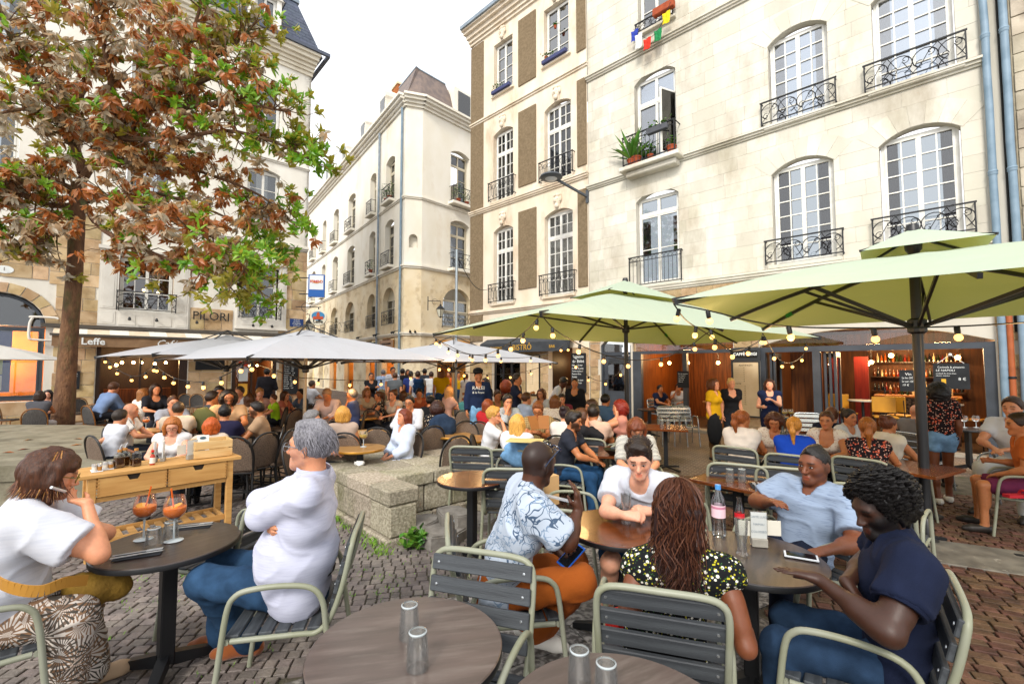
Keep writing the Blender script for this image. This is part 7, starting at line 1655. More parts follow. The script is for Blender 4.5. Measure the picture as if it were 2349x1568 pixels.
drink_glass(at_table(939,1460),'clear ribbed tumbler upside down, the farther on the front table',r0=.037,r1=.030,h=.115);drink_glass(at_table(958,1530),'clear ribbed tumbler upside down, the nearer on the front table',r0=.037,r1=.030,h=.115);drink_glass(H(1330,1578,.722),'upturned ribbed tumbler on the bottom edge table',r0=.037,r1=.03,h=.115);drink_glass(H(1392,1612,.722),'second upturned tumbler at the very bottom edge, mostly cut off',r0=.037,r1=.03,h=.115)
wine_glass(at_table(330,1236),'stemmed glass of orange spritz with straw, the left one on the black table',JUICE,.245,1.2,True);wine_glass(at_table(399,1239),'stemmed glass of orange spritz with straw and gold print, the right one',JUICE,.245,1.2,True)
drink_glass(at_table(352,1252),'upturned clear tumbler in front of the spritz glasses',h=.10,r0=.041,r1=.032,ribs=False);drink_glass(at_table(392,1235),'upturned clear tumbler behind the right spritz glass',h=.10,r0=.041,r1=.032,ribs=False)
setting(at_table(318,1272),R_(-62),'fork and knife on dark napkin in front of the spritz glasses');setting(at_table(443,1208),R_(-70),'cutlery on dark napkin at the far side of the black table')
drink_glass(at_table(1675,1105),'ribbed tumbler on the square table, the left of two',h=.115,mat_=CLR);drink_glass(at_table(1703,1105),'ribbed tumbler on the square table, the right of two',h=.115);setting(at_table(1642,1083),R_(-40),'cutlery on napkin at the far corner of the square table');setting(at_table(1738,1115),R_(-20),'cutlery on napkin at the near edge of the square table');setting(at_table(1812,1108),R_(-20),'cutlery on napkin by the grey tee sleeve')
beer=[(.026,0),(.030,.004),(.027,.012),(.022,.03),(.023,.06),(.029,.12),(.033,.17),(.0335,.185),(.031,.185),(.021,.03)]
drink_glass(at_table(1437,1200),'tall empty beer glass before the young man in white','beer_glass',beer);drink_glass(at_table(1703,1272),'tall empty beer glass by the menu holder','beer_glass',beer);drink_glass(at_table(1520,1190),'tall beer glass half hidden behind the long curly hair','beer_glass',beer)
sh_k=empty('salt_shaker',at_table(1465,1190),0,'steel topped salt shaker in the young man\'s hands','shaker');mb=MB();mb.lathe([(.02,0),(.02,.055),(.001,.056)],14);mb.build('body',mat('shaker salt','#cfccc4',rough=.3),sh_k,True);mb=MB();mb.lathe([(.021,.056),(.021,.075),(.012,.085),(.001,.086)],14);mb.build('lid',CUT,sh_k,True)
wb=empty('water_bottle',at_table(1650,1230),0,'clear plastic water bottle with pale pink label and blue cap','bottle');mb=MB();mb.lathe([(.001,.003),(.03,.0),(.038,.01),(.038,.06),(.036,.075),(.038,.09),(.038,.19),(.034,.22),(.015,.262),(.013,.275)],20,cap=False);mb.build('body',glass_mat('clear plastic',(.94,.96,.98),.8,.05,.1),wb,True);mb=MB();mb.lathe([(.016,.272),(.016,.298),(.001,.299)],16);mb.build('cap',mat('blue cap','#4a8fd0',rough=.4),wb,True);mb=MB();mb.lathe([(.0385,.115),(.0385,.185)],20,cap=False);lab_=mb.build('label',mat('pink label','#e6c3cc',rough=.5),wb,True);mb=MB();mb.lathe([(.039,.165),(.039,.178)],20,cap=False);q=mb.build('label_band',mat('rose band','#c07a90',rough=.5),None,True);q.parent=lab_
gb=empty('glass_bottle',at_table(1698,1225),0,'small empty contour glass soda bottle with red label','bottle');mb=MB();mb.lathe([(.024,0),(.028,.01),(.026,.05),(.022,.075),(.027,.11),(.026,.13),(.018,.165),(.012,.2),(.013,.215),(.011,.216)],18,cap=False);mb.build('body',glass_mat('green tint glass',(.92,.96,.94),.8,.03,.1),gb,True);mb=MB();mb.lathe([(.0285,.10),(.0275,.128)],18,cap=False);mb.build('label',mat('red label','#c3202a',rough=.4),gb,True)
mh=empty('menu_holder',at_table(1742,1252),R_(-12),'acrylic menu stand in a stone block on the dark round table','menu holder');mb=MB();mb.box(-.04,.04,-.022,.022,0,.045,ch=.003);mb.build('block',mat('menu block','#8f8a80',rough=.8,c2='#a09b90',nscale=20),mh);mb=MB();mb.box(-.045,.045,-.003,.003,.04,.19);mb.build('acrylic',CLR,mh);mb=MB();mb.box(-.04,.04,-.0045,-.0035,.045,.185);sh_=mb.build('card',mat('menu card','#c5c7c4',rough=.6,c2='#b5b9b6',nscale=8),mh);mb=MB();mb.box(-.01,.115,.008,.012,.06,.14);mb.build('paper',mat('cream card','#d5d0c2',rough=.7),mh)
mb=MB();mb.box(-.10,-.03,.008,.012,.05,.13);mb.build('paper',mat('cream card','#d5d0c2'),mh)
for s_,z in(('CAFFÈ LUIGI',.16),('NAPOLI',.12),('COLOSSEO',.08)):text(s_,.016,mat('card ink','#7f8a94'),mh,(0,-.006,z),(R_(90),0,0),depth=.0003)
def phone(p,rz,label,case,tilt=None,scr='#0b0d12'):
 e=empty('smartphone',p,rz,label,'phone');mb=MB();mb.box(-.038,.038,-.076,.076,-.005,.004,ch=.004);mb.build('case',mat('phone case '+case,case,rough=.4),e);mb=MB();mb.box(-.033,.033,-.066,.066,.0035,.0055);mb.build('screen',mat('phone screen',scr,rough=.08,spec=.6),e)
 if tilt is not None:e.rotation_euler=tilt
 return e
phone(at_table(1838,1278)+Vector((0,0,.008)),R_(62),'white edged smartphone lying on the dark round table','#c9cdd2');
sv=empty('service_table',(0,0,0),math.atan2(.738,.675),'pale birch serving table with two drawers and slatted shelf','table');pL,pRr=Vector((-3.78,4.01)),Vector((-2.92,4.95));sv.location=((pL.x+pRr.x)/2-.738*.22,(pL.y+pRr.y)/2+.675*.22,gz(4.5))
BIR=mat('birch wood','#c79a5c',rough=.5,spec=.35,c2='#b5854a',nscale=2.5,stretch=(1.2,10,10),bump=.06,bscale=30);hw_=.64
mb=MB();mb.box(-hw_,hw_,-.235,.235,.74,.775,ch=.004);mb.build('tabletop',BIR,sv)
for x in(-.54,.54):
 for y in(-.19,.19):mb=MB();mb.box(x-.028,x+.028,y-.028,y+.028,0,.739,ch=.003);mb.build('leg',BIR,sv)
mb=MB();mb.box(-.51,.51,-.2,-.17,.52,.56);mb.box(-.51,.51,.17,.2,.56,.739);mb.box(-.55,-.53,-.16,.16,.56,.739);mb.box(.53,.55,-.16,.16,.56,.739);mb.build('apron',BIR,sv)
for i,x in enumerate((-.255,.255)):
 mb=MB();a,b,c=x-.248,x+.248,x;mb.add([(a,-.225,.57),(b,-.225,.57),(b,-.225,.735),(c+.05,-.225,.735),(c+.03,-.225,.69),(c-.03,-.225,.69),(c-.05,-.225,.735),(a,-.225,.735)],[tuple(range(8))]);n0=len(mb.v);mb.box(a,b,-.224,-.2,.57,.685);mb.box(a,c-.052,-.2235,-.2,.685,.735);mb.box(c+.052,b,-.2235,-.2,.685,.735);o=mb.build('drawer',BIR,sv);mb=MB();mb.box(c-.05,c+.05,-.205,-.19,.66,.738);q=mb.build('handle_gap_shade',ROOM,None);q.parent=o  # dark plug: shade inside the cut-out handle put into its colour
 for e_ in(a,b):
  for k in range(5):mb=MB();mb.box(e_-.012,e_+.012,-.2275,-.2235,.585+.03*k,.6+.03*k);q=mb.build('finger_joint',mat('joint wood','#a87a42',rough=.5),None);q.parent=o
for y in(-.17,.17):mb=MB();mb.box(-.51,.51,y-.01,y+.01,.13,.18);mb.build('shelf_rail',BIR,sv)
for x in(-.5,.5):mb=MB();mb.box(x-.01,x+.01,-.158,.158,.13,.18);mb.build('shelf_rail',BIR,sv)
for k in range(9):x=-.43+k*.107;mb=MB();mb.box(x-.028,x+.028,-.158,.158,.145,.16);mb.build('shelf_slat',BIR,sv)
Ms=Matrix.Translation(sv.location)@Matrix.Rotation(sv.rotation_euler[2],4,'Z');on=lambda x,y:Ms@Vector((x,y,.777));srz=sv.rotation_euler[2]
cr=empty('wooden_crate',on(.42,.03),srz+R_(-4),'small pale pine crate with a menu card standing in it','crate');PIN=mat('pine','#d3b27c',rough=.6,c2='#c39a60',nscale=3,stretch=(1.5,12,12))
for y in(-.15,.15):
 for z in(.0,.09):mb=MB();mb.box(-.17,.17,y-.006,y+.006,z+.003,z+.083,ch=.002);mb.build('board',PIN,cr)
for x in(-.165,.165):
 for z in(.0,.09):mb=MB();mb.box(x-.006,x+.006,-.143,.143,z+.003,z+.083);mb.build('board',PIN,cr)
mb=MB();mb.box(-.16,.16,-.14,.14,.003,.012);mb.build('bottom',PIN,cr)
for sx in(-1,1):
 for sy in(-1,1):mb=MB();mb.box(sx*.147-.01,sx*.147+.01,sy*.132-.01,sy*.132+.01,.013,.172);mb.build('corner_post',PIN,cr)
mb=MB();mb.box(-.06,.05,-.002,.002,0,.2);c_=mb.build('menu_card',mat('white card','#d9dad8',rough=.6),cr);c_.location=(-.06,.02,.02);c_.rotation_euler=(R_(-14),0,0);mb=MB();mb.lathe([(.001,0),(.03,.001)],16,(0,0,0),Matrix.Translation((-.005,-.003,.17))@Matrix.Rotation(R_(90),4,'X')@Matrix.Diagonal((1,.5,1,1)));q=mb.build('print',mat('card print','#3d5560'),None);q.parent=c_
OIL=mat('dark oil','#6a3a12',rough=.1,spec=.6);BG=glass_mat('bottle glass',(.9,.9,.85),1.3,.03,.08);CORK=mat('cork','#b07a3a',rough=.8)
for i,(x,y,lb)in enumerate(((-.22,-.05,'square bottle of dark oil, front one of the three'),(-.29,.06,'square oil bottle with steel pourer, behind the front one'),(-.34,-.02,'square oil bottle at the left of the three'))):
 e=empty('oil_bottle',on(x,y),srz+.2,lb,'bottle','oil bottles on the serving table');mb=MB();mb.box(-.036,.036,-.03,.03,0,.13,ch=.008);mb.lathe([(.016,.128),(.014,.15)],12,cap=False);mb.build('glass',BG,e);mb=MB();mb.box(-.032,.032,-.026,.026,.004,.072+.012*i,ch=.004);mb.build('oil',OIL,e);mb=MB();mb.lathe([(.0145,.145),(.017,.15),(.017,.168),(.001,.17)],12);q=mb.build('stopper',CORK,e)
 if i:mb=MB();mb.tube([(0,0,.168),(.008,0,.2),(.02,0,.215)],.004,n=6);mb.build('pourer',CUT,e)
e=empty('sauce_bottle',on(-.10,-.09),srz,'small red hot sauce bottle with white diamond label','bottle');mb=MB();mb.lathe([(.021,0),(.022,.07),(.019,.085),(.009,.105),(.009,.12)],14);mb.build('body',mat('hot sauce','#a82a10',rough=.15,spec=.6),e,True);mb=MB();mb.lathe([(.0225,.015),(.0225,.07)],14,cap=False);mb.build('label',mat('sauce label','#d8d5cc'),e,True);mb=MB();mb.lathe([(.0095,.103),(.0095,.122)],12,cap=False);mb.build('neck_band',mat('green foil','#2a5a36'),e,True);mb=MB();mb.lathe([(.012,.12),(.012,.142),(.001,.143)],12);mb.build('cap',mat('red cap','#c8201c',rough=.4),e,True)
for i,x in enumerate((-.05,.02)):
 e=empty('menu_stand',on(x-.01,.05),srz+R_(70),('slim upright menu stand, left of the pair behind the sauce','slim upright menu stand, right of the pair behind the sauce')[i],'menu holder');mb=MB();mb.box(-.04,.04,-.02,.02,0,.04,ch=.003);mb.build('block',mat('menu block','#8f8a80'),e);mb=MB();mb.box(-.045,.045,-.004,.004,.035,.2);mb.build('acrylic',mat('acrylic edge','#c9d0d4',rough=.1,spec=.7),e)
e=empty('menu_stand',on(.23,-.05),srz+R_(12),'menu stand with loose cards standing before the crate','menu holder');mb=MB();mb.box(-.045,.045,-.025,.025,0,.05,ch=.003);mb.build('block',mat('menu block','#8f8a80'),e);mb=MB();mb.box(-.05,.05,-.004,.004,.045,.2);mb.build('acrylic',CLR,e);mb=MB();mb.box(-.045,.045,-.0055,-.0045,.05,.195);mb.build('card',mat('menu card','#c5c7c4'),e)
for sx,a in((-1,.09),(1,.11)):mb=MB();mb.box(sx*.05,sx*.13,.01,.013,.06,.155);mb.build('loose_card',mat('cream card','#d5d0c2'),e)
for j,x in enumerate((-.50,-.42)):
 t_=empty('condiment_tray',on(x,-.06+.05*j),srz,('white tray of salt and pepper pots at the left end of the serving table','white tray of salt and pepper pots next to the oil bottles')[j],'tray','condiment trays');mb=MB();mb.box(-.04,.04,-.06,.06,0,.008,ch=.003);mb.build('tray',mat('white tray','#d9dde2',rough=.3),t_)
 for k,(dx,dy)in enumerate(((-.018,-.035),(.018,-.035),(-.018,.02),(.018,.02))):
  m_=MB();m_.lathe([(.015,.009),(.016,.045),(.001,.046)],12);q=m_.build('pot',mat('pot fill %d'%(k%2),('#d6d2c8','#a5743a')[k%2],rough=.3),t_,True);q.location=(dx,dy,0);m_=MB();m_.lathe([(.0165,.046),(.0165,.064),(.001,.065)],12);q2=m_.build('lid',CUT,None,True);q2.parent=q
CH['slat'].location=(0,0,0)
chair('slat',-.24,1.79,(-.33,-1),'empty slatted armchair in front, its back to the flower print man',push=0)
chair('slat',.06,1.05,(-.2,.6),'slatted armchair at the bottom edge between the two taupe tables')
chair('slat',-1.02,.98,(.55,.8),'slatted armchair at the bottom edge left of the front table, barely in view')
chair('slat',-1.80,3.12,(-1,.25),'empty slatted armchair behind the spritz table')
# ------------------------------------------------------------------ cloth
def cloth(c,c2=None,ns=6,st=(1,1,1),rough=.9,b=.25,key=None,lo=.35,hi=.65):
 k=key or 'cloth %s %s'%(c,c2);return mat(k,c,rough=rough,spec=.15,c2=c2 or mul(c,.82),nscale=ns,stretch=st,bump=b,bscale=260,sheen=.0,lo=lo,hi=hi)
def denim(c):return mat('denim '+c,mul(c,.75),rough=.95,spec=.1,c2=mul(c,1.35),nscale=11,detail=8,bump=.3,bscale=300,lo=.4,hi=.72)
def pattern(name,base,inks,kind,sc=9.0):
 if name in MATS:return MATS[name]
 m,t,b=base_mat(name);L=t.links;setv(b,'Roughness',.9);setv(b,'Specular IOR Level',.15);tc=N(t,'ShaderNodeTexCoord');vec=tc.outputs['Object'];cur=None
 b.inputs['Base Color'].default_value=c4(base)
 nz=N(t,'ShaderNodeTexNoise');nz.inputs['Scale'].default_value=sc*.6;L.new(vec,nz.inputs['Vector'])
 for i,ink in enumerate(inks):
  if kind=='palm':
   v=N(t,'ShaderNodeTexVoronoi');v.inputs['Scale'].default_value=sc*(.75+.2*i);mp=N(t,'ShaderNodeMapping');mp.inputs['Location'].default_value=(i*3.1,i,0);L.new(vec,mp.inputs[0]);L.new(mp.outputs[0],v.inputs['Vector'])
   sb=N(t,'ShaderNodeVectorMath',operation='SUBTRACT');L.new(mp.outputs[0],sb.inputs[0]);L.new(v.outputs['Position'],sb.inputs[1])
   sp=N(t,'ShaderNodeSeparateXYZ');sm_=N(t,'ShaderNodeMath',operation='MULTIPLY');sm_.inputs[1].default_value=1
   L.new(sb.outputs[0],sp.inputs[0]);at=N(t,'ShaderNodeMath',operation='ARCTAN2');ad=N(t,'ShaderNodeMath',operation='ADD');L.new(sp.outputs[0],ad.inputs[0]);L.new(sp.outputs[1],ad.inputs[1]);L.new(ad.outputs[0],at.inputs[0]);L.new(sp.outputs[2],at.inputs[1])
   fq=N(t,'ShaderNodeMath',operation='MULTIPLY');fq.inputs[1].default_value=19;L.new(at.outputs[0],fq.inputs[0]);sn=N(t,'ShaderNodeMath',operation='SINE');L.new(fq.outputs[0],sn.inputs[0])
   gt=N(t,'ShaderNodeMath',operation='GREATER_THAN');gt.inputs[1].default_value=.25;L.new(sn.outputs[0],gt.inputs[0])
   lt=N(t,'ShaderNodeMath',operation='LESS_THAN');lt.inputs[1].default_value=.62/(sc*.0+1);L.new(v.outputs['Distance'],lt.inputs[0]);mu=N(t,'ShaderNodeMath',operation='MULTIPLY');L.new(gt.outputs[0],mu.inputs[0]);L.new(lt.outputs[0],mu.inputs[1]);fac=mu.outputs[0]
  elif kind=='floral':
   v=N(t,'ShaderNodeTexVoronoi');v.feature='DISTANCE_TO_EDGE';v.inputs['Scale'].default_value=sc*(2.2+i);mx=N(t,'ShaderNodeMixRGB');mx.inputs[0].default_value=.3;L.new(vec,mx.inputs[1]);L.new(nz.outputs['Color'],mx.inputs[2]);L.new(mx.outputs[0],v.inputs['Vector'])
   lt=N(t,'ShaderNodeMath',operation='LESS_THAN');lt.inputs[1].default_value=.045;L.new(v.outputs['Distance'],lt.inputs[0]);g2=N(t,'ShaderNodeTexNoise');g2.inputs['Scale'].default_value=sc*.55+i;L.new(vec,g2.inputs['Vector']);gt=N(t,'ShaderNodeMath',operation='GREATER_THAN');gt.inputs[1].default_value=.53;L.new(g2.outputs['Fac'],gt.inputs[0]);mu=N(t,'ShaderNodeMath',operation='MULTIPLY');L.new(lt.outputs[0],mu.inputs[0]);L.new(gt.outputs[0],mu.inputs[1]);fac=mu.outputs[0]
  elif kind=='dots':
   v=N(t,'ShaderNodeTexVoronoi');v.inputs['Scale'].default_value=sc*(3+1.3*i);L.new(vec,v.inputs['Vector']);lt=N(t,'ShaderNodeMath',operation='LESS_THAN');lt.inputs[1].default_value=.30-.05*i;L.new(v.outputs['Distance'],lt.inputs[0]);fac=lt.outputs[0]
  elif kind=='stripes':
   w_=N(t,'ShaderNodeTexWave');w_.bands_direction='Z';w_.inputs['Scale'].default_value=sc;w_.inputs['Distortion'].default_value=.8;w_.inputs['Detail'].default_value=0;L.new(vec,w_.inputs['Vector']);gt=N(t,'ShaderNodeMath',operation='GREATER_THAN');gt.inputs[1].default_value=.62;L.new(w_.outputs['Fac'],gt.inputs[0]);fac=gt.outputs[0]
  elif kind=='check':
   w_=N(t,'ShaderNodeTexWave');w_.bands_direction=('Z','X')[i%2];w_.inputs['Scale'].default_value=sc;w_.inputs['Distortion'].default_value=.5;L.new(vec,w_.inputs['Vector']);mr=N(t,'ShaderNodeMapRange');mr.inputs[1].default_value=.6;mr.inputs[2].default_value=.75;mr.inputs[4].default_value=.7;L.new(w_.outputs['Fac'],mr.inputs[0]);fac=mr.outputs[0]
  else:
   mp=N(t,'ShaderNodeMapping');mp.inputs['Scale'].default_value=(6,6,60);L.new(vec,mp.inputs[0]);n2=N(t,'ShaderNodeTexNoise');n2.inputs['Scale'].default_value=sc*.5;n2.inputs['Detail'].default_value=3;L.new(mp.outputs[0],n2.inputs['Vector']);mr=N(t,'ShaderNodeMapRange');mr.inputs[1].default_value=.45;mr.inputs[2].default_value=.68;L.new(n2.outputs['Fac'],mr.inputs[0]);fac=mr.outputs[0]
  mx=N(t,'ShaderNodeMixRGB');mx.inputs[1].default_value=c4(base);mx.inputs[2].default_value=c4(ink)
  if cur:L.new(cur,mx.inputs[1])
  L.new(fac,mx.inputs[0]);cur=mx.outputs[0]
 L.new(cur,b.inputs['Base Color']);n3=N(t,'ShaderNodeTexNoise');n3.inputs['Scale'].default_value=260;L.new(vec,n3.inputs['Vector']);bp=N(t,'ShaderNodeBump');bp.inputs['Strength'].default_value=.2;bp.inputs['Distance'].default_value=.003;L.new(n3.outputs['Fac'],bp.inputs['Height']);L.new(bp.outputs[0],b.inputs['Normal']);MATS[name]=m;return m
HF=.0078
pn=lambda u,v,Y:np.array(P(u,v,Y))
A_=lambda*q:np.array(q,float)
WHT=cloth('#c4c8d2','#babfca',3);BLUEJ=denim('#2b4460');DARKJ=denim('#15233d');CANV=mat('white canvas shoe','#d6d2ca',rough=.7);SUED=mat('brown suede','#8a4a1e',rough=.95,c2='#7a3e18',nscale=9,sheen=.3);BLK=cloth('#17181b');NAVY=cloth('#11172a','#161d33')
B=A_(-2.50,2.10,gz(2.1));fw=A_(.75,.66,0);J=pose(B,fw,'sit',.96,True,lean=.34,turn=.1,hyaw=-.05,hpitch=-.06,arms=('table','table'),spread=.35,shin=(.15,-.1),bulk=1.22)
fit_head(J,pn(120,1088,2.30));J.el[1]=pn(228,1272,2.22);J.wr[1]=pn(200,1152,2.30);J.hdir[1]=nrm(A_(-.95,.05,.12));J.pn[1]=nrm(A_(-.1,.3,.9));J.curl[1]=.8
J.el[0]=pn(243,1222,2.55);J.wr[0]=pn(196,1232,2.38);J.hdir[0]=nrm(A_(-.75,-.55,-.1));J.pn[0]=nrm(A_(.4,.5,.3));J.curl[0]=.3;J.mus=1.12
bl_=pattern('white blouse','#c6c8d0',['#bcbfc9'],'heather',3);pw=pattern('palm print trousers','#cfc5bb',['#6d5c50','#8a6a50','#4d4740'],'palm',8)
p1=person('person','woman in white blouse and palm print trousers, chin on her hand, at the spritz table',J,B,HF,'fair',('bobfringe','#43230f'),(bl_,.72,-.12,.05,.022),(pw,9,.03,.0),(mat('beige moccasin','#b79a7c',rough=.8),),hairln=.13,hairvol=.024,glasses='#6a5a10',fine=True,eyes='#4a3a20',wr=.007,hnoise=(.008,55))
def scalp_strands(J,b,org,n,ln,c,seed,r=.004,wav=.01,sweep=.15,zlo=-.05,grav=1.0,out=.3,front=.03,vol=.012):
 rn_=random.Random(seed);s=J.s*(.96 if J.fem else 1);roots=[];ls=[]
 while len(roots)<n:
  th=rn_.uniform(0,6.283);ph=math.asin(rn_.uniform(-.35,1));l=A_(math.cos(th)*math.cos(ph),math.sin(th)*math.cos(ph),math.sin(ph))
  if l[1]*.85-l[2]*.5>front/.09:continue
  q=A_(l[0]*(.078+vol),l[1]*(.1+vol)-.014,l[2]*(.095+vol)+.03)
  if q[2]<zlo:continue
  p=J.hc+(J.hr*q[0]+J.hf*q[1]+J.hu*q[2])*s;nn=nrm(J.hr*l[0]+J.hf*l[1]*.9+J.hu*l[2]-J.hf*.25);roots.append((p,nn*.35-J.hf*sweep+J.hr*l[0]*(.4 if sweep<.5 else.05)));ls.append(ln*rn_.uniform(.75,1.1))
 cen=Vector(J.hc+J.hu*.02*s-J.hf*.01*s)
 def keep(p):
  d=p-cen;h=Vector((d.dot(Vector(J.hr))/(.084*s),d.dot(Vector(J.hf))/(.106*s),d.dot(Vector(J.hu))/(.104*s)))
  if h.length<1.12 and h.z>-1.0:p=cen+d*(1.12/max(h.length,.2))
  return p
 return strands(J,roots,ls,hair_mat(c),b,org,r=r,wav=wav,seg=10,seed=seed,grav=grav,out=out,cyl=keep)
for k,(c,n_,ov)in enumerate((('#4a2612',380,.010),('#6b3a18',150,.016),('#9a6a30',60,.018))):flow_hair(J,p1,B,n_,.13,c,70+k,r=.0034,wav=.006,wl=.2,gap=120,over=ov,flare=.05,side_l=.9)
mb=MB();mb.tube([Vector(pn(150,1127,2.27)),Vector(pn(118,1117,2.2))],.007,n=8);vp=empty('vape_pen',(0,0,0),0,'silver vaping pen in the chin-resting hand of the white bloused woman','pen');mb.build('tube',CUT,vp,True)
rg=empty('ring',(0,0,0),0,'gold ring on the finger of the white bloused woman','ring');c=Vector(J.wr[0]+J.hdir[0]*.10);mb=MB();x_=Vector(J.hdir[0]).orthogonal().normalized();y_=Vector(J.hdir[0]).cross(x_);mb.tube([c+(x_*math.cos(a)+y_*math.sin(a))*.011 for a in[i*.6283 for i in range(10)]],.003,n=6,closed=True);mb.build('band',mat('gold','#c99a3a',rough=.25,metal=1),rg,True)
bg_=empty('handbag',P(226,1345,2.36),R_(35),'soft ochre cloth bag on the lap of the white bloused woman','bag');OCB=mat('ochre cloth bag','#8a6a22',rough=.85,c2='#6f5318',nscale=5,bump=.8,bscale=14,bdist=.03)
m_=MB();m_.ball((0,0,.0),.135,24,16,(1.0,.6,.72));rn=random.Random(6);m_.v=[(x+.012*math.sin(z*40+x*25),y+.012*math.sin(x*38),z+.010*math.sin(x*55+y*20))for x,y,z in m_.v];m_.build('pouch',OCB,bg_,True)
m_=MB();o_=Vector(bg_.location);pts=smooth_path([Vector(q)-o_ for q in(H(200,1330,.72),pn(150,1335,2.0),pn(90,1355,1.92),pn(20,1345,1.9),pn(-40,1310,2.0))],5)
for i in range(len(pts)-1):m_.beam(pts[i],pts[i+1],.006,.045)
s_b=m_.build('strap',mat('leather strap','#a5752a',rough=.6),bg_);Mi=Matrix.Rotation(-R_(35),4,'Z');s_b.matrix_basis=Mi
chair('slat',B[0]-.03,B[1]-.02,fw,'slatted armchair under the white bloused woman at the left edge')
B=A_(-1.13,2.50,gz(2.5));fw=A_(-.97,-.20,0);J=pose(B,fw,'sit',1.04,False,lean=-.02,hyaw=.30,hpitch=.05,arms=('cross','cross'),spread=.45,shin=(-.12,.1),bulk=1.2)
fit_head(J,pn(713,1024,2.46));J.el[0]=pn(600,1182,2.34);J.wr[0]=pn(652,1132,2.62);J.hdir[0]=nrm(A_(.3,.9,.1));J.pn[0]=nrm(A_(1,-.2,0));J.el[1]=pn(600,1150,2.72);J.wr[1]=pn(625,1190,2.42);J.hdir[1]=nrm(A_(.3,-.8,-.1));J.pn[1]=nrm(A_(1,.2,0));J.curl=[.3,.4];J.knee[0]=pn(466,1330,2.46);J.knee[1]=pn(508,1290,2.76);J.ank[1]=np.array(G(510,1492))+A_(0,0,.09);J.toe[1]=J.ank[1]+A_(-.15,.0,-.05);J.ank[0]=np.array(G(572,1505))+A_(0,0,.10);J.toe[0]=J.ank[0]+A_(-.14,-.03,-.05);J.mus=1.06;J.hs=1.03
sh_m=pattern('pale striped shirt','#bcbed0',['#b2b4c8'],'heather',5)
p2=person('person','heavy grey-haired man in pale shirt and jeans, arms folded, beside the spritz table',J,B,HF,'fair',('short','#77757a'),(sh_m,1.8,-.08,-.01,.006),(BLUEJ,9,.018,.012),(SUED,),hairvol=.008,beard=.28,glasses='#6d7076',fine=True,eyes='#4a5560',wr=.0045,hnoise=(.003,70))
cb=MB()
for i in range(10):
 a=-math.pi*.9+i*math.pi*1.8/9;q=Vector(J.neck-J.td*.02+(J.rs*math.sin(a)*.082-J.fs*math.cos(a)*.085)+J.td*.02-B);q2=q+Vector(J.td)*.055;cb.add([q,q2],[])
n_=len(cb.v)//2;cb.f=[(2*i,2*i+2,2*i+3,2*i+1)for i in range(n_-1)];cb.mi=[0]*len(cb.f);cb.build('collar',sh_m,p2,True)
scalp_strands(J,p2,B,950,.04,'#7f7d84',8,r=.0017,wav=.002,grav=.7,front=.033,vol=.006,sweep=1.2)
bt=MB();bt.tube([Vector(J.pel-B+(J.r*math.cos(a)*.175+J.f*math.sin(a)*.15)+J.td*.085)for a in[i*.3307 for i in range(19)]],.016,n=6,closed=True);bt.build('belt',mat('dark belt','#1c1714',rough=.5),p2,True)
chair('slat',B[0]+.06,B[1],fw,'slatted armchair under the heavy grey-haired man')
B=A_(-.07,2.52,gz(2.5));fw=A_(1,-.10,0);J=pose(B,fw,'sit',.98,False,lean=.16,turn=-.25,hyaw=-.55,hpitch=-.12,arms=('lap','table'),spread=.5,shin=(-.1,-.35),seat=.44)
fit_head(J,pn(1235,1062,2.48));J.knee[1]=pn(1335,1333,2.42);J.ank[1]=pn(1226,1445,2.62);J.toe[1]=J.ank[1]+A_(.15,-.05,-.055);J.knee[0]=pn(1318,1285,2.75);J.ank[0]=pn(1205,1420,2.9);J.toe[0]=J.ank[0]+A_(.14,.0,-.05)
J.el[1]=pn(1302,1243,2.28);J.wr[1]=pn(1327,1168,2.40);J.hdir[1]=nrm(A_(-.05,.05,1));J.pn[1]=nrm(A_(-.9,.3,0));J.curl[1]=.35;J.el[0]=pn(1240,1225,2.75);J.wr[0]=pn(1275,1258,2.55);J.hdir[0]=nrm(A_(.5,-.6,-.3));J.pn[0]=nrm(A_(.2,.1,.9));J.curl[0]=.7;J.mus=1.1
fl_=pattern('flower print tee','#aab4c2',['#45566c','#7488a0'],'floral',9)
p3=person('person','man in pale flower print tee and rust trousers turned away, raising a hand',J,B,HF,'dark',('shaved','#120d0b'),(fl_,.82,-.14,-.005,.014),(mat('rust cotton','#9c4f10',rough=.9,c2='#8a420c',nscale=5,bump=.3,bscale=200),9,.016,.012),(CANV,1),scalp=.75,beard=.5,fine=True,wr=.008)
for i in(0,1):pass
cg=empty('rolled_paper',(0,0,0),0,'rolled paper held out by the man in the flower print tee','paper');mb=MB();mb.beam(Vector(pn(1236,1131,2.55)),Vector(pn(1316,1151,2.43)),.03,.006);mb.build('sheet',mat('magazine','#b9b6b4',rough=.5,c2='#8d97a5',nscale=20),cg)
sg_=MB();g_=lambda x,y,z:Vector(J.hc+J.hr*x+J.hf*y+J.hu*z)
sgl=empty('sunglasses',(0,0,0),0,'dark sunglasses pushed up on the head of the man turned away','sunglasses')
for q in(-1,1):sg_.tube([g_(q*.036+.028*math.cos(a),.083-.02*math.sin(a),.095+.014*math.sin(a))for a in[i*.6283 for i in range(10)]],.004,n=5,closed=True);sg_.tube([g_(q*.066,.075,.092),g_(q*.086,.0,.04),g_(q*.084,-.03,.0)],.0035,n=5)
sg_.build('frame',mat('navy plastic','#14233f',rough=.2,spec=.6),sgl,True)
phone(Vector(J.wr[0]+J.hdir[0]*.09+A_(.02,-.02,.03)),0,'smartphone in a bright blue case held by the man in rust trousers','#1d62c8',tilt=(R_(35),R_(15),R_(-50)))
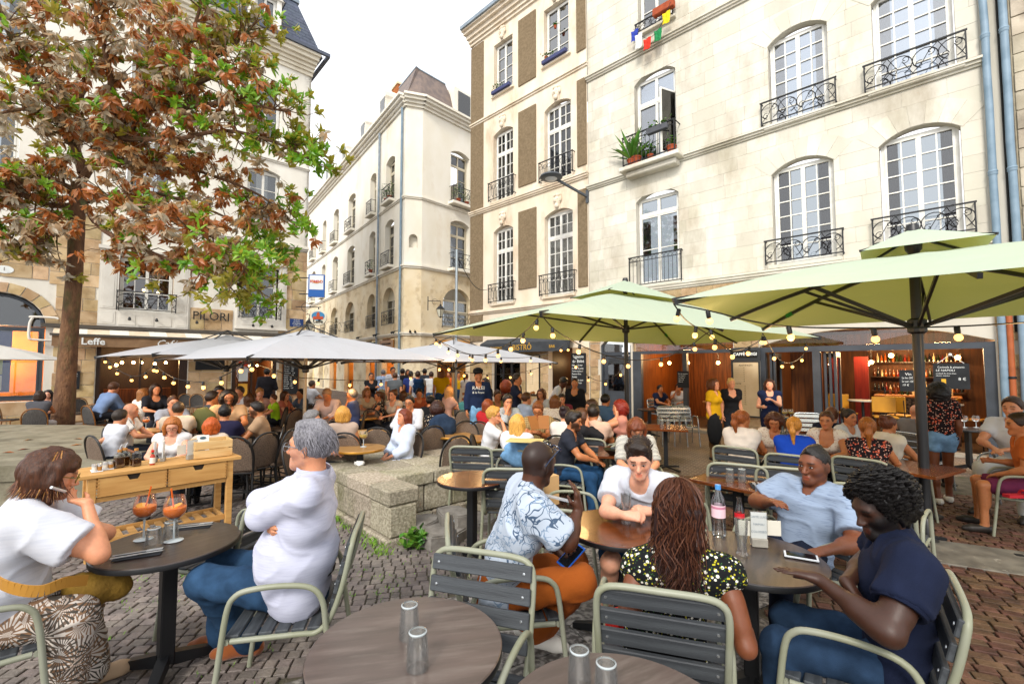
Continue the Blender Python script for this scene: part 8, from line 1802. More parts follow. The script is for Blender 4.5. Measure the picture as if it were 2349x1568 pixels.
ws_=MB();c=Vector(J.wr[0]*.82+J.el[0]*.18-B);x_=Vector(nrm(J.wr[0]-J.el[0])).orthogonal().normalized();y_=Vector(nrm(J.wr[0]-J.el[0])).cross(x_);ws_.tube([c+(x_*math.cos(a)+y_*math.sin(a))*.034 for a in[i*.5236 for i in range(12)]],.008,n=6,closed=True);ws_.build('wristband',CANV,p3,True)
chair('slat',B[0]-.05,B[1]+.03,(.86,.12,0),'slatted armchair under the man in the flower print tee')
B=A_(1.02,3.52,gz(3.5));fw=nrm(A_(-.42,-.9,0));J=pose(B,fw,'sit',.98,False,lean=.30,turn=.12,hyaw=-.22,hpitch=-.12,arms=('tablein','tablein'),spread=.7,shin=(.0,.0))
fit_head(J,pn(1467,1052,3.05));J.el[1]=pn(1390,1172,3.0);J.wr[1]=pn(1435,1182,2.85);J.hdir[1]=nrm(A_(.75,-.35,.05));J.pn[1]=nrm(A_(.2,.6,-.5));J.curl[1]=.75;J.wr[0]=pn(1490,1172,2.95);J.el[0]=pn(1545,1180,3.1);J.hdir[0]=nrm(A_(-.8,-.3,.1));J.pn[0]=nrm(A_(-.2,.6,-.5));J.curl[0]=.8
J.knee[1]=pn(1400,1290,2.78);J.ank[1]=np.array(G(1392,1440))+A_(0,.0,.09);J.toe[1]=J.ank[1]+A_(-.04,-.15,-.05)
p4=person('person','young dark-haired man in white tee facing the camera across the brown table',J,B,HF,'pale',('quiff','#241811'),(WHT,.66,-.08,-.005,.012),(denim('#27405f'),.92,.022,.0),(CANV,),hairvol=.008,fine=True,eyes='#33261a',wr=.007,beard=.12)
scalp_strands(J,p4,B,260,.045,'#2e2018',5,r=.0026,wav=.002,grav=.0,front=.036,vol=.006,zlo=.06,sweep=.8)
chair('slat',B[0]+.02,B[1]+.05,fw,'slatted armchair under the young man in the white tee')
B=A_(.66,2.03,gz(1.9));fw=nrm(A_(.30,.95,0));J=pose(B,fw,'sit',.88,True,lean=.06,hyaw=.1,arms=('lap','table'),spread=.3,seat=.42);fit_head(J,pn(1556,1168,1.98))
J.el[1]=pn(1712,1485,1.80);J.wr[1]=pn(1700,1400,2.05);J.sh[1]=pn(1662,1312,1.90);J.sh[0]=pn(1466,1300,2.02);J.el[0]=pn(1440,1400,1.92);J.wr[0]=pn(1500,1440,2.2);J.mus=1.1
pt_=pattern('jungle print top','#17181a',['#d8d4c8','#a8a026','#3d6a38'],'dots',15)
p5=person('person','woman with long wavy auburn-black hair seen from behind in a jungle print top',J,B,HF,'brown',('wavy','#2a1512'),(pt_,.16,-.16,.02,.010),(BLK,9,.012,.0),(BLK,),hairln=.22,hairvol=.02,fine=True,wr=.006,hnoise=(.012,45))
for k,(c,n_,ov)in enumerate((('#1e100d',700,.014),('#351d16',560,.028),('#573424',330,.034))):flow_hair(J,p5,B,n_,.37,c,40+k,r=.0028,wav=.019,wl=.16,gap=115,over=ov,flare=.045)
chair('slat',B[0]-.03,B[1]-.04,fw,'slatted armchair in front, under the long-haired woman')
rb_=empty('red_bag',H(1460,1440,.50)+Vector((0,.12,-.06)),R_(20),'red bag on the chair seat behind the slats of the long-haired woman','bag');mb=MB();mb.box(-.12,.12,-.05,.05,-.12,.09,ch=.03);mb.build('body',mat('red leather','#b8201a',rough=.5),rb_)
B=A_(1.84,2.98,gz(3));fw=nrm(A_(-.92,-.38,0));J=pose(B,fw,'sit',.98,False,lean=-.30,turn=-.1,hyaw=.05,hpitch=-.22,arms=('lap','table'),spread=.5,seat=.44)
fit_head(J,pn(1868,1066,2.95));J.el[0]=pn(1962,1246,2.62);J.wr[0]=pn(1897,1262,2.5);J.hdir[0]=nrm(A_(-.9,-.15,-.1));J.pn[0]=nrm(A_(0,.1,-1));J.curl[0]=.45;J.sh[0]=J.sh[0]+A_(.0,-.02,0);J.mus=1.15
ht=pattern('heather grey tee','#8796ac',['#a3b0c2','#6d7c94'],'heather',6)
p6=person('person','smiling man in heather grey tee leaning back, looking left, right of the bottle',J,B,HF,'brown',('crop','#120d0b'),(ht,.78,-.10,-.01,.012),(cloth('#1a2030'),9,.014,.0),(CANV,),beard=.35,scalp=.45,hairvol=.002,fine=True,eyes='#1d120c',wr=.008,hnoise=(.003,160))
chair('slat',B[0]+.06,B[1]+.05,fw,'slatted armchair under the man leaning back in the grey tee')
B=A_(1.56,1.90,gz(1.9));fw=nrm(A_(-.80,.60,0));J=pose(B,fw,'sit',.93,False,lean=.06,turn=.1,hyaw=-.75,hpitch=-.30,arms=('table','lap'),spread=.3,seat=.43)
fit_head(J,pn(2018,1165,1.92));J.sh[0]=pn(2095,1302,1.70);J.el[0]=pn(2040,1450,1.62);J.wr[0]=pn(1878,1327,1.86);J.hdir[0]=nrm(A_(-.86,.42,.14));J.pn[0]=nrm(A_(-.1,-.05,-1));J.curl[0]=.12;J.el[1]=pn(1990,1290,2.15);J.wr[1]=pn(1942,1335,1.86);J.hdir[1]=nrm(A_(.1,-.7,-.5));J.pn[1]=nrm(A_(-.5,.3,-.6));J.curl[1]=.6;J.mus=1.2
p7=person('person','man with afro and beard in navy tee looking down at his phone, front right',J,B,HF,'deep',('afro','#0f0c0c'),(NAVY,.60,-.14,-.01,.014),(denim('#24364d'),9,.014,.01),(CANV,),beard=.95,fine=True,wr=.006)
rn_=random.Random(12);mb=MB();s=J.s
for _ in range(1500):
 th=rn_.uniform(0,6.283);ph=math.asin(rn_.uniform(-.75,1));l=A_(math.cos(th)*math.cos(ph),math.sin(th)*math.cos(ph),math.sin(ph))
 q=A_(l[0]*.118,l[1]*.128-.03,l[2]*.112+.052)*rn_.uniform(.96,1.06)
 if q[1]*.85-q[2]*.5>.028 or(q[2]<-.045):continue
 p=Vector(J.hc+(J.hr*q[0]+J.hf*q[1]+J.hu*q[2])*s-B);r=rn_.uniform(.007,.013);mb.tube([p+Vector((math.cos(a)*r,math.sin(a)*r,(a/6.28-.5)*r*1.6))for a in[i*1.05 for i in range(8)]],r*.42,n=4)
mb.build('curl',hair_mat('#0f0c0c'),p7,True)['kind']='stuff'
mb=MB();e7,w7,s7=Vector(J.el[0]-B),Vector(J.wr[0]-B),Vector(J.sh[0]-B);d7=(e7-s7).normalized();c7=s7.lerp(e7,.60);x7=d7.orthogonal().normalized();y7=d7.cross(x7);mb.tube([c7+(x7*math.cos(a)+y7*math.sin(a))*.074 for a in[i*.349 for i in range(18)]],.011,n=7,closed=True);mb.build('rolled_cuff',NAVY,p7,True)
chair('slat',B[0]-.04,B[1]+.03,fw,'slatted armchair at the right edge under the man with afro')
# ------------------------------------------------------------------ everyone further back
DK=cloth('#23262e');JN=denim('#34506f');KH=cloth('#8a7a5c');SKN=None
def facing(u,v,deg):
 d=ray(u,v);r=nrm(A_(d[0],d[1],0));rt=A_(r[1],-r[0],0);a=math.radians(deg);return nrm(-r*math.cos(a)+rt*math.sin(a))
def mid(u,v,Y,fac,label,skin='fair',hair=('short','#2a1c14'),top=('#8a8a8a',.6),bottom=None,fem=False,arms=('table','table'),kind='sit',hyaw=0.0,hpitch=0.0,lean=.1,ck='cane',beard=0.0,glasses=None,hl=.22,bulk=1.0,nd=.01,shoes=None,seated_clabel=None,upto=9,skirt=None,s=None,turn=0.0,scalp=0.0,kneef=0.0,spread=.4,group=None):
 hp=pn(u,v,Y);g=gz(Y);fw=facing(u,v,fac)
 nom=1.235 if kind=='sit' else 1.625
 nom-=.55*(1-math.cos(lean))
 h0=hp[2]-g;sc=s or max(.86 if kind=='sit' else.9,min(1.08,h0/nom));off=h0-nom*sc if kind!='sit' else h0-(.54+(nom-.54)*sc)
 off=max(-.16,min(.10,off))if kind=='sit' else 0
 hd_off=math.sin(lean)*.62*sc+.02;b=A_(hp[0]-fw[0]*hd_off,hp[1]-fw[1]*hd_off,g)
 J=pose(b,fw,kind,sc,fem,lean=lean,turn=turn,hyaw=hyaw,hpitch=hpitch,arms=arms,bulk=bulk,seat=.455+off,kneef=kneef,spread=spread)
 far_=Y>12.5;hh=.015 if Y<6.6 else(.0195 if Y<9.5 else.026)
 tc,sl=top[0],top[1];tm=tc if not isinstance(tc,str)else cloth(tc)
 bt_=bottom or DK
 p=person('person',label,J,b,hh,skin,hair,(tm,sl,top[2]if len(top)>2 else-.04,nd,top[3]if len(top)>3 else.006),(bt_,upto,.01,.0),shoes or(mat('dark shoe','#2a2522',rough=.5),),beard=beard,glasses=glasses if Y<9 else None,hairln=hl,wr=.006 if Y<9 else.004,group=group,skirt=skirt,scalp=scalp,hnoise=(.007,55))
 if kind=='sit' and ck:chair(ck,b[0]-fw[0]*.03,b[1]-fw[1]*.03,fw,('%s under the %s'%(dict(cane='woven cafe chair',slat='slatted armchair',dark='bamboo framed chair',alu='aluminium chair')[ck],' '.join(label.split()[:9]))),z=g+min(0,off))
 return p
BRN_,BLN,RED_,BLKH,GRYH='#4a2c18','#c08a45','#8a3c16','#15100e','#6f6c6c'
STR=pattern('breton stripes','#d6d2c6',['#1d2230'],'stripes',26);PLD=pattern('brown plaid','#b39a6a',['#3a3226','#4a3a2a'],'check',12);DOT=pattern('dotted black','#1b191c',['#c9b49a'],'dots',12);FLD=pattern('dark flower print','#1c1518',['#b0503a','#c9a090'],'dots',10);LAC=pattern('pale lace','#d8cfc4',['#b59a8c'],'dots',14);WPT=pattern('white brush print','#d6d4d0',['#3a3838'],'floral',5)
W='#c9cbd2'
T0_=[(278,953,6.5,115,'young man in white tee leaning on the stone ledge, seen from behind','fair',('crop','#2a2018'),(W,.6),dict(arms=('lap',(-6.02,6.45,.52)),hyaw=-.2,lean=.18)),(302,937,7.0,75,'bald man in white brush print shirt in profile beside the ledge','fair',None,(WPT,.6),dict(scalp=.25,beard=.3)),(398,920,8.0,15,'man in grey tee facing forward behind the cream tee man','fair',('crop',BRN_),('#9a9da6',.6),{}),(410,935,7.2,170,'man with cropped hair in cream tee seen from behind','tan',('crop','#3a2a1c'),('#cdb9a2',.6),{}),(395,970,5.6,-15,'red-blonde woman in glasses and white top looking down behind the bottles','pale',('bob','#a5622c'),('#dcdbda',.15),dict(fem=True,hpitch=-.3,glasses='#1c1614',hl=.12,nd=.03,hyaw=-.2)),(485,972,5.8,178,'ginger-haired woman from behind beyond the wooden crate','pale',('bob','#b0501c'),('#c9b8a8',.5),dict(fem=True,hl=.1)),(518,943,6.6,150,'black-haired man in dark navy tee seen from behind','tan',('short',BLKH),('#23213a',.6),dict(hyaw=-.5)),(525,908,7.7,5,'smiling curly-haired bearded man in beige tee facing forward','tan',('curly','#1a120e'),('#b5936f',.6),dict(beard=.9,glasses='#1c1614',hl=.04)),(588,935,6.9,-95,'bearded man in tan tee and glasses, left profile, leaning on the table','tan',('crop','#1a120e'),('#a98a6c',.6),dict(beard=.85,glasses='#1c1614',lean=.25,bottom=BLK)),(488,910,8.2,100,'dark-haired man in dark denim shirt looking right','tan',('crop','#241812'),('#3a4048',1.8),{}),(503,897,8.9,10,'dark-haired woman with sunglasses on her head between the two bearded men','tan',('long','#1f1410'),('#5a4436',.5),dict(fem=True)),(358,890,10.2,20,'woman in black with sunglasses on her head before the cafe window','fair',('bob','#2a1a14'),('#20222a',.8),dict(fem=True,ck='dark')),(330,900,10.2,130,'light brown-haired woman in patterned top turned to the cafe window','fair',('bob','#8a5c34'),(LAC,.6),dict(fem=True,ck='dark')),(262,886,11.2,120,'man in blue shirt bent forward by the cafe door post','fair',('short',BRN_),('#6f86ac',1.8),dict(lean=.5,ck='dark')),(92,905,10.4,165,'dark-haired woman in grey sleeveless top beside the tree trunk, seen from behind','tan',('bob','#2a1a12'),('#55565c',.12),dict(fem=True,ck='dark',bottom=cloth('#d0d0d2'),hl=.1)),(111,902,11.2,-15,'woman with dark headband half hidden beside the tree trunk','pale',('bob','#1c1414'),('#2a2c34',.5),dict(fem=True,ck='dark')),(550,896,10.6,-40,'man in white shirt raising a drink near the cafe door','fair',('crop','#4a3a2a'),(W,.8),dict(arms=('table','mouth'))),(573,912,9.2,170,'brown-haired woman in cream top from behind left of the green child','fair',('bob',BRN_),('#b99f84',.6),dict(fem=True)),(597,899,10.6,20,'fair-haired woman in pink eating near the cafe door','pale',('short','#a0703c'),('#d0a8a0',.5),dict(fem=True,arms=('table','mouth'))),(627,912,10,-80,'child in bright lime tee at the cafe tables','fair',('short',BRN_),('#9ccb28',.6),dict(s=.72)),(752,899,9.6,-25,'grey-haired man in pale pink shirt looking down at his plate','tan',('crop','#8a6a50'),('#d8bdb4',1.6),dict(hpitch=-.5,lean=.2)),(717,880,15,120,'distant man in white shirt sitting where the street begins','tan',('crop','#3a2a20'),(W,.6),{}),(717,958,5.7,70,'grey-haired man partly hidden behind the folded-arms man','fair',('short',GRYH),('#c5a88a',.6),{}),(787,946,6.2,175,'woman with blond bob in strappy beige top from behind, cigarette in hand','tan',('bob','#c08a3c'),('#b09a8a',.02,-.02,.0),dict(fem=True,hl=.09,arms=('lap','bend'),nd=.05)),(807,903,9.4,-100,'elderly man in blue shirt holding his chin','tan',('crop',GRYH),('#55608a',1.6),dict(arms=('chin','table'))),(927,952,6.2,-60,'auburn long-haired woman in pale blue shirt looking left by the granite platform','fair',('long','#6b2c16'),('#c5d0e4',1.7,-.08,.02),dict(fem=True,hl=.26,bottom=cloth('#c8cede'),arms=('lap','lap'),lean=-.05)),(940,920,8.0,-20,'man in glasses and white shirt at the middle table','tan',('crop',BLKH),(W,1.7),dict(glasses='#1c1614')),(1005,931,7.4,165,'curly-haired woman in dotted black top from behind','tan',('curly','#331a14'),(DOT,.4),dict(fem=True,hl=.03)),(868,906,10,-80,'girl in black dress crouched on her chair','tan',('pony','#4a2a18'),(DOT,.1),dict(fem=True,s=.86)),(902,903,10,-40,'woman with tied brown hair in cream top','fair',('bun',BRN_),('#c9b8a6',.3),dict(fem=True)),(926,904,11,170,'child with brown hair in white behind the tied-hair woman','fair',('bob',BRN_),(W,.5),dict(s=.86)),(988,917,8.8,160,'dark-haired woman in black camisole from behind','tan',('bun',BLKH),('#17171a',.02,-.04,0),dict(fem=True,nd=.05)),(1120,926,8.0,150,'woman with red-brown bob in red sleeveless top','fair',('bob','#7a3a1e'),('#a8262c',.1),dict(fem=True,hl=.12)),(1133,948,6.1,85,'short blond-haired woman in white tee, right profile','fair',('short','#b5873f'),('#dcdcde',.6),dict(fem=True,glasses='#3a2a1c',arms=('table','mouth'),bulk=1.1)),(1165,917,8.0,25,'man in glasses and pale grey shirt resting his hand at his mouth','fair',('short','#1c1512'),('#aab2bb',1.5),dict(glasses='#1c1614',arms=('table','mouth'))),(1209,911,9.0,120,'man in pale blue shirt with cropped hair from behind','fair',('crop',BRN_),('#a8b8d4',1.8),{}),(1187,966,5.6,165,'woman with very long straight blond hair in white tee from behind','pale',('long','#d09a4a'),('#dedde0',.6),dict(fem=True,hl=.36,ck='slat')),(1235,934,6.8,-10,'man in glasses and brown plaid shirt reading the menu','tan',('short','#6a3a1c'),(PLD,.6),dict(glasses='#1c1614',arms=('hold','hold'),hpitch=-.3)),(1274,917,8.4,170,'brown-haired woman in pale flowered blouse from behind','fair',('bob','#6b4020'),(LAC,.6),dict(fem=True,hl=.12)),(1289,913,9.2,10,'boy in glasses and red-blue top behind the flowered blouse','fair',('short','#2a1c14'),('#7a3040',.7),dict(s=.86)),(1317,961,5.5,75,'bearded man in dark polo with white trimmed collar, right profile','tan',('quiff','#1d1410'),('#2b2e38',.6),dict(beard=.9,ck='slat',bottom=denim('#27486b'),arms=('table','table'),lean=.2)),(1297,946,6.3,160,'dark-haired woman in white top with embroidered red planet','fair',('bun','#22161a'),('#d4cec8',.5),dict(fem=True)),(1335,950,6.2,110,'woman in dark cardigan propping her head beside the polo man','fair',('long','#4a2c1a'),('#26262a',1.8),dict(fem=True,arms=('table','cheek'),ck='slat')),(1357,930,7.3,-70,'bearded man in white shirt near the green parasol pole','fair',('short','#3a2418'),('#d0cdc8',1.6),dict(beard=.6)),(1362,943,6.3,165,'man with cropped hair in blush tee from behind, left of the pole','tan',('crop','#1c1410'),('#cfae9a',.6),dict(ck='slat')),(1420,931,7.0,-85,'red-haired woman with hair clip, hand at her cheek, by the pole','fair',('curly','#7a1f14'),('#c98a7a',.2),dict(fem=True,arms=('cheek','table'),hl=.03,ck='slat')),(1460,972,5.0,8,'woman with auburn bob and glasses in striped top eating, head bent','fair',('bobfringe','#6b3216'),(STR,.9),dict(fem=True,glasses='#1c1614',hpitch=-.45,hl=.1,ck='slat',lean=.28)),(1702,957,5.6,165,'ginger ponytailed woman in white strappy top from behind','tan',('pony','#8a4a1e'),('#d9d0c6',.02,-.02,.01),dict(fem=True,hyaw=.5,nd=.05,ck='slat')),(1777,960,5.9,-5,'curly brown-haired woman in pale lace blouse looking down at her plate','tan',('curly','#4a2614'),(LAC,.6),dict(fem=True,hpitch=-.35,hl=.08,ck='slat',nd=.03)),(1822,973,5.2,172,'blond ponytailed woman in royal blue tank top from behind','fair',('pony','#b57a30'),('#1640a8',.06),dict(fem=True,ck='slat',hl=.26)),(1896,960,5.6,-12,'woman with tied hair in off-shoulder white ruffle top facing forward','tan',('bun','#4a2a18'),(LAC,.2),dict(fem=True,nd=.09,ck='slat')),(1909,949,6.4,170,'brown-haired man in navy tee behind the ruffle top woman','fair',('short','#5a321c'),('#1c2030',.6),dict(ck='alu')),(1949,953,6.2,50,'dark-haired woman with tied hair looking right behind the blond ponytail','tan',('bun','#1d1412'),(W,.1),dict(fem=True,ck='alu')),(1992,976,4.9,165,'woman with long auburn ponytail and crossed floral straps from behind','tan',('pony','#8a4f1e'),(FLD,.02,-.06,.0),dict(fem=True,hl=.3,nd=.07,ck='slat',hyaw=-.3)),(2039,969,5.4,140,'curly tied-haired woman in cream sleeveless top from behind','tan',('bun','#5a2e18'),('#d8d0c2',.15),dict(fem=True,ck='slat')),(2103,941,6.8,150,'bald man in grey tee seen from behind next to the big pole','fair',None,('#6f6a68',.6),dict(ck='alu',scalp=.2)),(2323,930,5.5,-20,'man in white tee at the right edge beneath the drainpipes','fair',('crop','#3a2418'),(W,.6),dict(ck='alu',bottom=cloth('#c9c9c6'))),(2338,968,4.8,-80,'man in orange tee with grey towel on his shoulders at the right edge','tan',('crop','#2a1a12'),('#b8602c',.6),dict(ck='slat',bottom=cloth('#6a2a4a'),upto=.9,arms=('lap','bend'))),(655,905,11,60,'woman in coral top right of the lime tee child','fair',('long',BRN_),('#c0705c',.5),dict(fem=True)),(690,900,11.5,-60,'man in slate blue shirt left of the grey parasol pole','tan',('crop',BLKH),('#5a6b80',1.7),{}),(842,898,11.5,30,'woman in cream blouse right of the elderly man in blue','fair',('bob','#8a5a30'),('#cfc0ae',.6),dict(fem=True)),(962,900,11.5,10,'man in terracotta tee behind the man in glasses','tan',('short',BLKH),('#a85a3c',.6),{}),(1075,906,10,160,'woman in teal top seated left of the capped man','fair',('pony',BRN_),('#3c7070',.3),dict(fem=True)),(1142,905,9.8,20,'man in olive shirt behind the red sleeveless woman','tan',('short','#3a2418'),('#7a7448',.6),{}),(1242,900,10.2,-30,'woman in white blouse beneath the printed menu panel','fair',('long','#5a3420'),(W,.6),dict(fem=True)),(1390,915,8.8,140,'man in denim shirt seated left of the green pole','tan',('crop',BLKH),('#4a6688',1.7),{}),(1515,890,14.0,40,'man in navy tee sitting inside the cafe window','tan',('crop',BLKH),('#1f2740',.6),dict(ck='alu')),(1557,886,14.0,-5,'woman in white tee drinking inside the cafe','tan',('bun',BLKH),('#dcd6d0',.6),dict(fem=True,arms=('table','mouth'),ck='alu')),(1032,895,11,120,'blond woman in pink blouse with crossed bare legs','pale',('long','#b58a58'),('#d8b0a4',.6),dict(fem=True,upto=.5,bottom=cloth('#b8a89a'))),(1163,882,10.4,150,'woman with red curls in blue-red flowered top sitting near the menu panel','fair',('curly','#8a3a1c'),(FLD,.6),dict(fem=True,hl=.0)),]
for q in T0_:
 u,v,Y,fac,lb,sk,hr,tp,kw=q;mid(u,v,Y,fac,lb,sk,hr,tp,**kw)
GJ=denim('#6f9ac0');ST=dict(kind='stand',arms=('down','down'),lean=.0)
T1_=[(613,852,14.2,175,'dark-clothed waiter standing in the cafe doorway, seen from behind','tan',('crop',BLKH),('#26262c',1.9),dict(arms=('down','bend'),bottom=DK)),(852,861,15,15,'woman in black with folded arms standing before the pale house','tan',('bun',BLKH),('#1c1c20',1.9),dict(fem=True,arms=('cross','cross'))),(902,847,17,20,'man in white tee walking towards the square','tan',('crop',BLKH),(W,.6),{}),(907,861,15.3,170,'man in dark grey tee seen from behind in the walking crowd','fair',('crop',BRN_),('#5d6266',.6),{}),(924,851,17.5,175,'man in black tee furthest back in the walking crowd','tan',('crop',BLKH),('#24252a',.6),{}),(943,857,16,175,'man in blue tee and beige shorts seen from behind','tan',('crop',BLKH),('#2c3a78',.6),dict(bottom=KH,upto=.95)),(959,858,14.6,178,'person in white tee with a blue backpack and patterned shorts','fair',('short','#3a2418'),(W,.6),dict(bottom=pattern('blue white shorts','#c8ccd4',['#2c5a8a'],'dots',10),upto=.95)),(990,858,16,175,'man in white tee with cropped hair seen from behind','tan',('crop','#3a2418'),('#dcdcdc',.6),dict(bottom=JN)),(1013,854,14.8,175,'long-haired person in yellow tee seen from behind','fair',('bob','#7a4a24'),('#e0b010',.6),dict(bottom=JN,hl=.12)),(880,853,18,170,'grey-haired man in light blue shirt walking up the narrow street','fair',('crop',GRYH),('#9fb2cf',1.8),dict(bottom=KH)),(936,852,19,20,'woman in rust dress coming down the narrow street','tan',('long',BRN_),('#a8502c',.5),dict(fem=True)),(975,851,18.5,160,'tall man in charcoal tee behind the blue backpack','tan',('crop',BLKH),('#3a3d44',.6),dict(bottom=JN)),(1030,857,18,-30,'woman in orange dress at the lit doorway of the pale house','tan',('bun',BRN_),('#d8641c',.5),dict(fem=True,bottom=cloth('#d8641c'))),(1052,858,19,30,'man in yellow tee at the lit shop doorway','tan',('crop',BLKH),('#d8a81c',.6),dict(bottom=JN)),(1070,862,16,150,'woman in pale summer dress near the ice cream easel','fair',('pony',BRN_),('#d0c4b8',.3),dict(fem=True)),(1098,859,9.4,10,'man in navy lettered sweatshirt and cap standing with pale jeans','tan',('crop',BLKH),('#1f2c4a',1.9,-.03,.012),dict(bottom=GJ,beard=.3)),(1113,880,10.2,-50,'dark long-haired woman in black top beside the capped man','tan',('long','#221512'),('#1d1c20',.5),dict(fem=True,arms=('down','bend'))),(1187,867,9.6,75,'man in navy tee standing with a menu, right profile','tan',('crop','#2a1c16'),('#23283c',.6),dict(arms=('down','hold'),scalp=.2)),(1293,872,10.8,70,'man in grey-white tee bending over a table near the bistro','dark',('crop','#15100e'),('#c8ccd6',.6),dict(lean=.55,bottom=GJ,arms=('bend','bend'),hpitch=-.2)),(1319,878,9.7,-10,'dark-haired woman in black blazer standing by the chalkboard','tan',('bun','#2a1814'),('#1c1d22',1.9,-.14,.01),dict(fem=True,nd=.05)),(1639,885,8.8,65,'curly-haired woman in mustard tee standing with a black jacket','fair',('curly','#5a3018'),('#c99a14',.6,-.10),dict(fem=True,bottom=cloth('#6b5138'),hl=.1,bulk=1.1,arms=('down','down'))),(1678,886,9.4,20,'blond woman in black off-shoulder top standing by the menu case','fair',('bun','#d0a868'),('#1d1d20',.6,-.06),dict(fem=True,nd=.07,bulk=1.05)),(1766,899,8.7,5,'waitress in navy sleeveless dress carrying a tray of wine','pale',('long','#3a1f16'),('#1c2748',.12,-.2),dict(fem=True,bottom=cloth('#1c2748'),arms=('hold','bend'),upto=.95)),(2151,905,5.95,-160,'woman with big black curls in flowered tee and denim shorts standing by the pole','brown',('curly','#100c0d'),(FLD,.7,-.03),dict(fem=True,bottom=denim('#6f93b8'),upto=.45,hl=.14,kneef=.12,arms=('bend','down'),shoes=(CANV,),hyaw=-.3)),]
for q in T1_:
 u,v,Y,fac,lb,sk,hr,tp,kw=q;k2=dict(ST);k2.update(kw);mid(u,v,Y,fac,lb,sk,hr,tp,**k2)
dg=bpy.context.evaluated_depsgraph_get()
for o,me in THIN:
 new=bpy.data.meshes.new_from_object(o.evaluated_get(dg));new.polygons.foreach_set('use_smooth',np.ones(len(new.polygons),bool))
 for q in list(bpy.data.objects):
  if q.data is me and q is not o:q.data=new;break
 bpy.data.objects.remove(o);bpy.data.meshes.remove(me)
# ------------------------------------------------------------------ tables, chairs and carried things further back
rn=random.Random(77)
for i,(u,v,lb)in enumerate(((833,957,'honey topped round table beside the elderly man in blue'),(842,990,'honey topped round table with a phone on it left of the empty arched chairs'),(1036,996,'honey topped round table behind the far corner of the granite platform'),(1083,1004,'honey topped round table with brass rim, right of the empty arched chairs'),(827,1026,'honey topped table with a glass of white wine behind the folded-arms man'),(643,942,'honey topped round table right of the bearded tan tee man'),(760,925,'table of the man in the pale pink shirt'),(960,950,'table between the auburn woman and the man in glasses'),(1175,1000,'table of the plaid shirt man with open menu'),(450,968,'table among the young people behind the serving table'),(560,960,'table before the bearded man in tan'),(345,985,'round table with an orange cocktail behind the ledge'),(1010,912,'small table of the woman in pink'))):p=H(u,v,.72);brass_table(p.x,p.y,lb)
for u,v,rz_,lb in((1790,1032,.2,'dark square table of the group of women, wine bottles on it'),(1930,1030,.2,'dark square table in front of the white ruffle top woman'),(1527,979,-.3,'dark square table with two tumblers behind the striped woman'),(1440,1035,-.2,'dark table with a black bowl in front of the striped woman'),(2080,1068,.5,'dark square table beside the big parasol pole with folded napkin')):p=H(u,v,.72);square_table(p.x,p.y,rz_,lb,.7,.7)
for u,v,lb in((2220,982,'small dark round table with two balloon wine glasses at the right'),(1490,938,'small black round table before the left cafe window')):p=H(u,v,.72);round_table(p.x,p.y,.3,lb)
def chair_at(kind,u,v,fac,lb):
 Yo={1010:6.0,1030:5.75,1000:6.3}.get(v)if kind=='cane' and u<660 else None
 p=H(u,v,.87)if not Yo else P(u,v,Yo);chair(kind,p.x,p.y,facing(u,v,fac),lb)
for k,u,v,fac,lb in(('cane',862,938,150,'empty arched woven chair left of the auburn woman, farther one'),('cane',873,980,165,'empty arched woven chair directly left of the pale blue shirt'),('cane',889,926,20,'empty woven chair facing us behind the auburn woman'),('cane',980,978,-150,'empty black framed chair right of the pale blue shirt'),('cane',1035,1000,-150,'empty black framed chair closest behind the granite platform'),('cane',1077,972,20,'empty woven chair with pale back left of the white tee woman'),('cane',803,992,160,'empty woven chair beside the table with the wine glass'),('slat',1092,1013,165,'empty slatted chair between the granite platform and the white tees'),('slat',1178,1058,175,'empty slatted chair behind the lone brown table'),('alu',1537,932,15,'aluminium chair in front of the cafe, left of the pair with a newspaper'),('alu',1565,932,15,'aluminium chair in front of the cafe, holding a folded newspaper'),('alu',1858,948,10,'aluminium chair behind the blue tank top'),('dark',183,915,10,'dark woven chair nearest the trunk on its right'),('dark',222,928,165,'dark woven chair with bamboo legs right of the trunk'),('dark',4,925,60,'dark woven chair cut by the left edge of the frame'),('dark',430,905,20,'dark striped chair left of the denim shirted man'),('dark',455,905,15,'dark striped chair next to the denim shirted man'),('dark',345,918,160,'dark striped chair behind the bald man, left one'),('dark',376,918,165,'dark striped chair behind the bald man, right one'),('dark',660,905,10,'dark striped chair under the tall chalkboard'),('dark',700,903,10,'dark striped chair right of the tall chalkboard'),('cane',648,916,-120,'woven chair right of the child in lime'),('cane',668,940,-140,'empty arched chair before the grey parasol pole'),('cane',682,975,-150,'empty woven chair behind the folded-arms man, farther one'),('cane',590,1010,-140,'empty woven chair at the right end of the serving table'),('cane',545,1030,165,'empty woven chair right behind the serving table legs'),('cane',640,1000,-120,'empty arched woven chair between serving table and folded-arms man'),('slat',1690,1050,180,'slatted chair pushed to the joined square tables, left one'),('slat',1800,1058,185,'slatted chair pushed to the joined square tables, right one'),('slat',2010,1100,170,'slatted chair between the grey tee man and the afro'),('slat',1500,1075,120,'slatted chair behind the young man in white'),('slat',1270,1085,80,'slatted chair with a paper bag beyond the raised hand'),('cane',1155,975,20,'woven chair between the two white tees')):chair_at(k,u,v,fac,lb)
WINE=mat('white wine','#d2b04a',rough=.1,spec=.6)
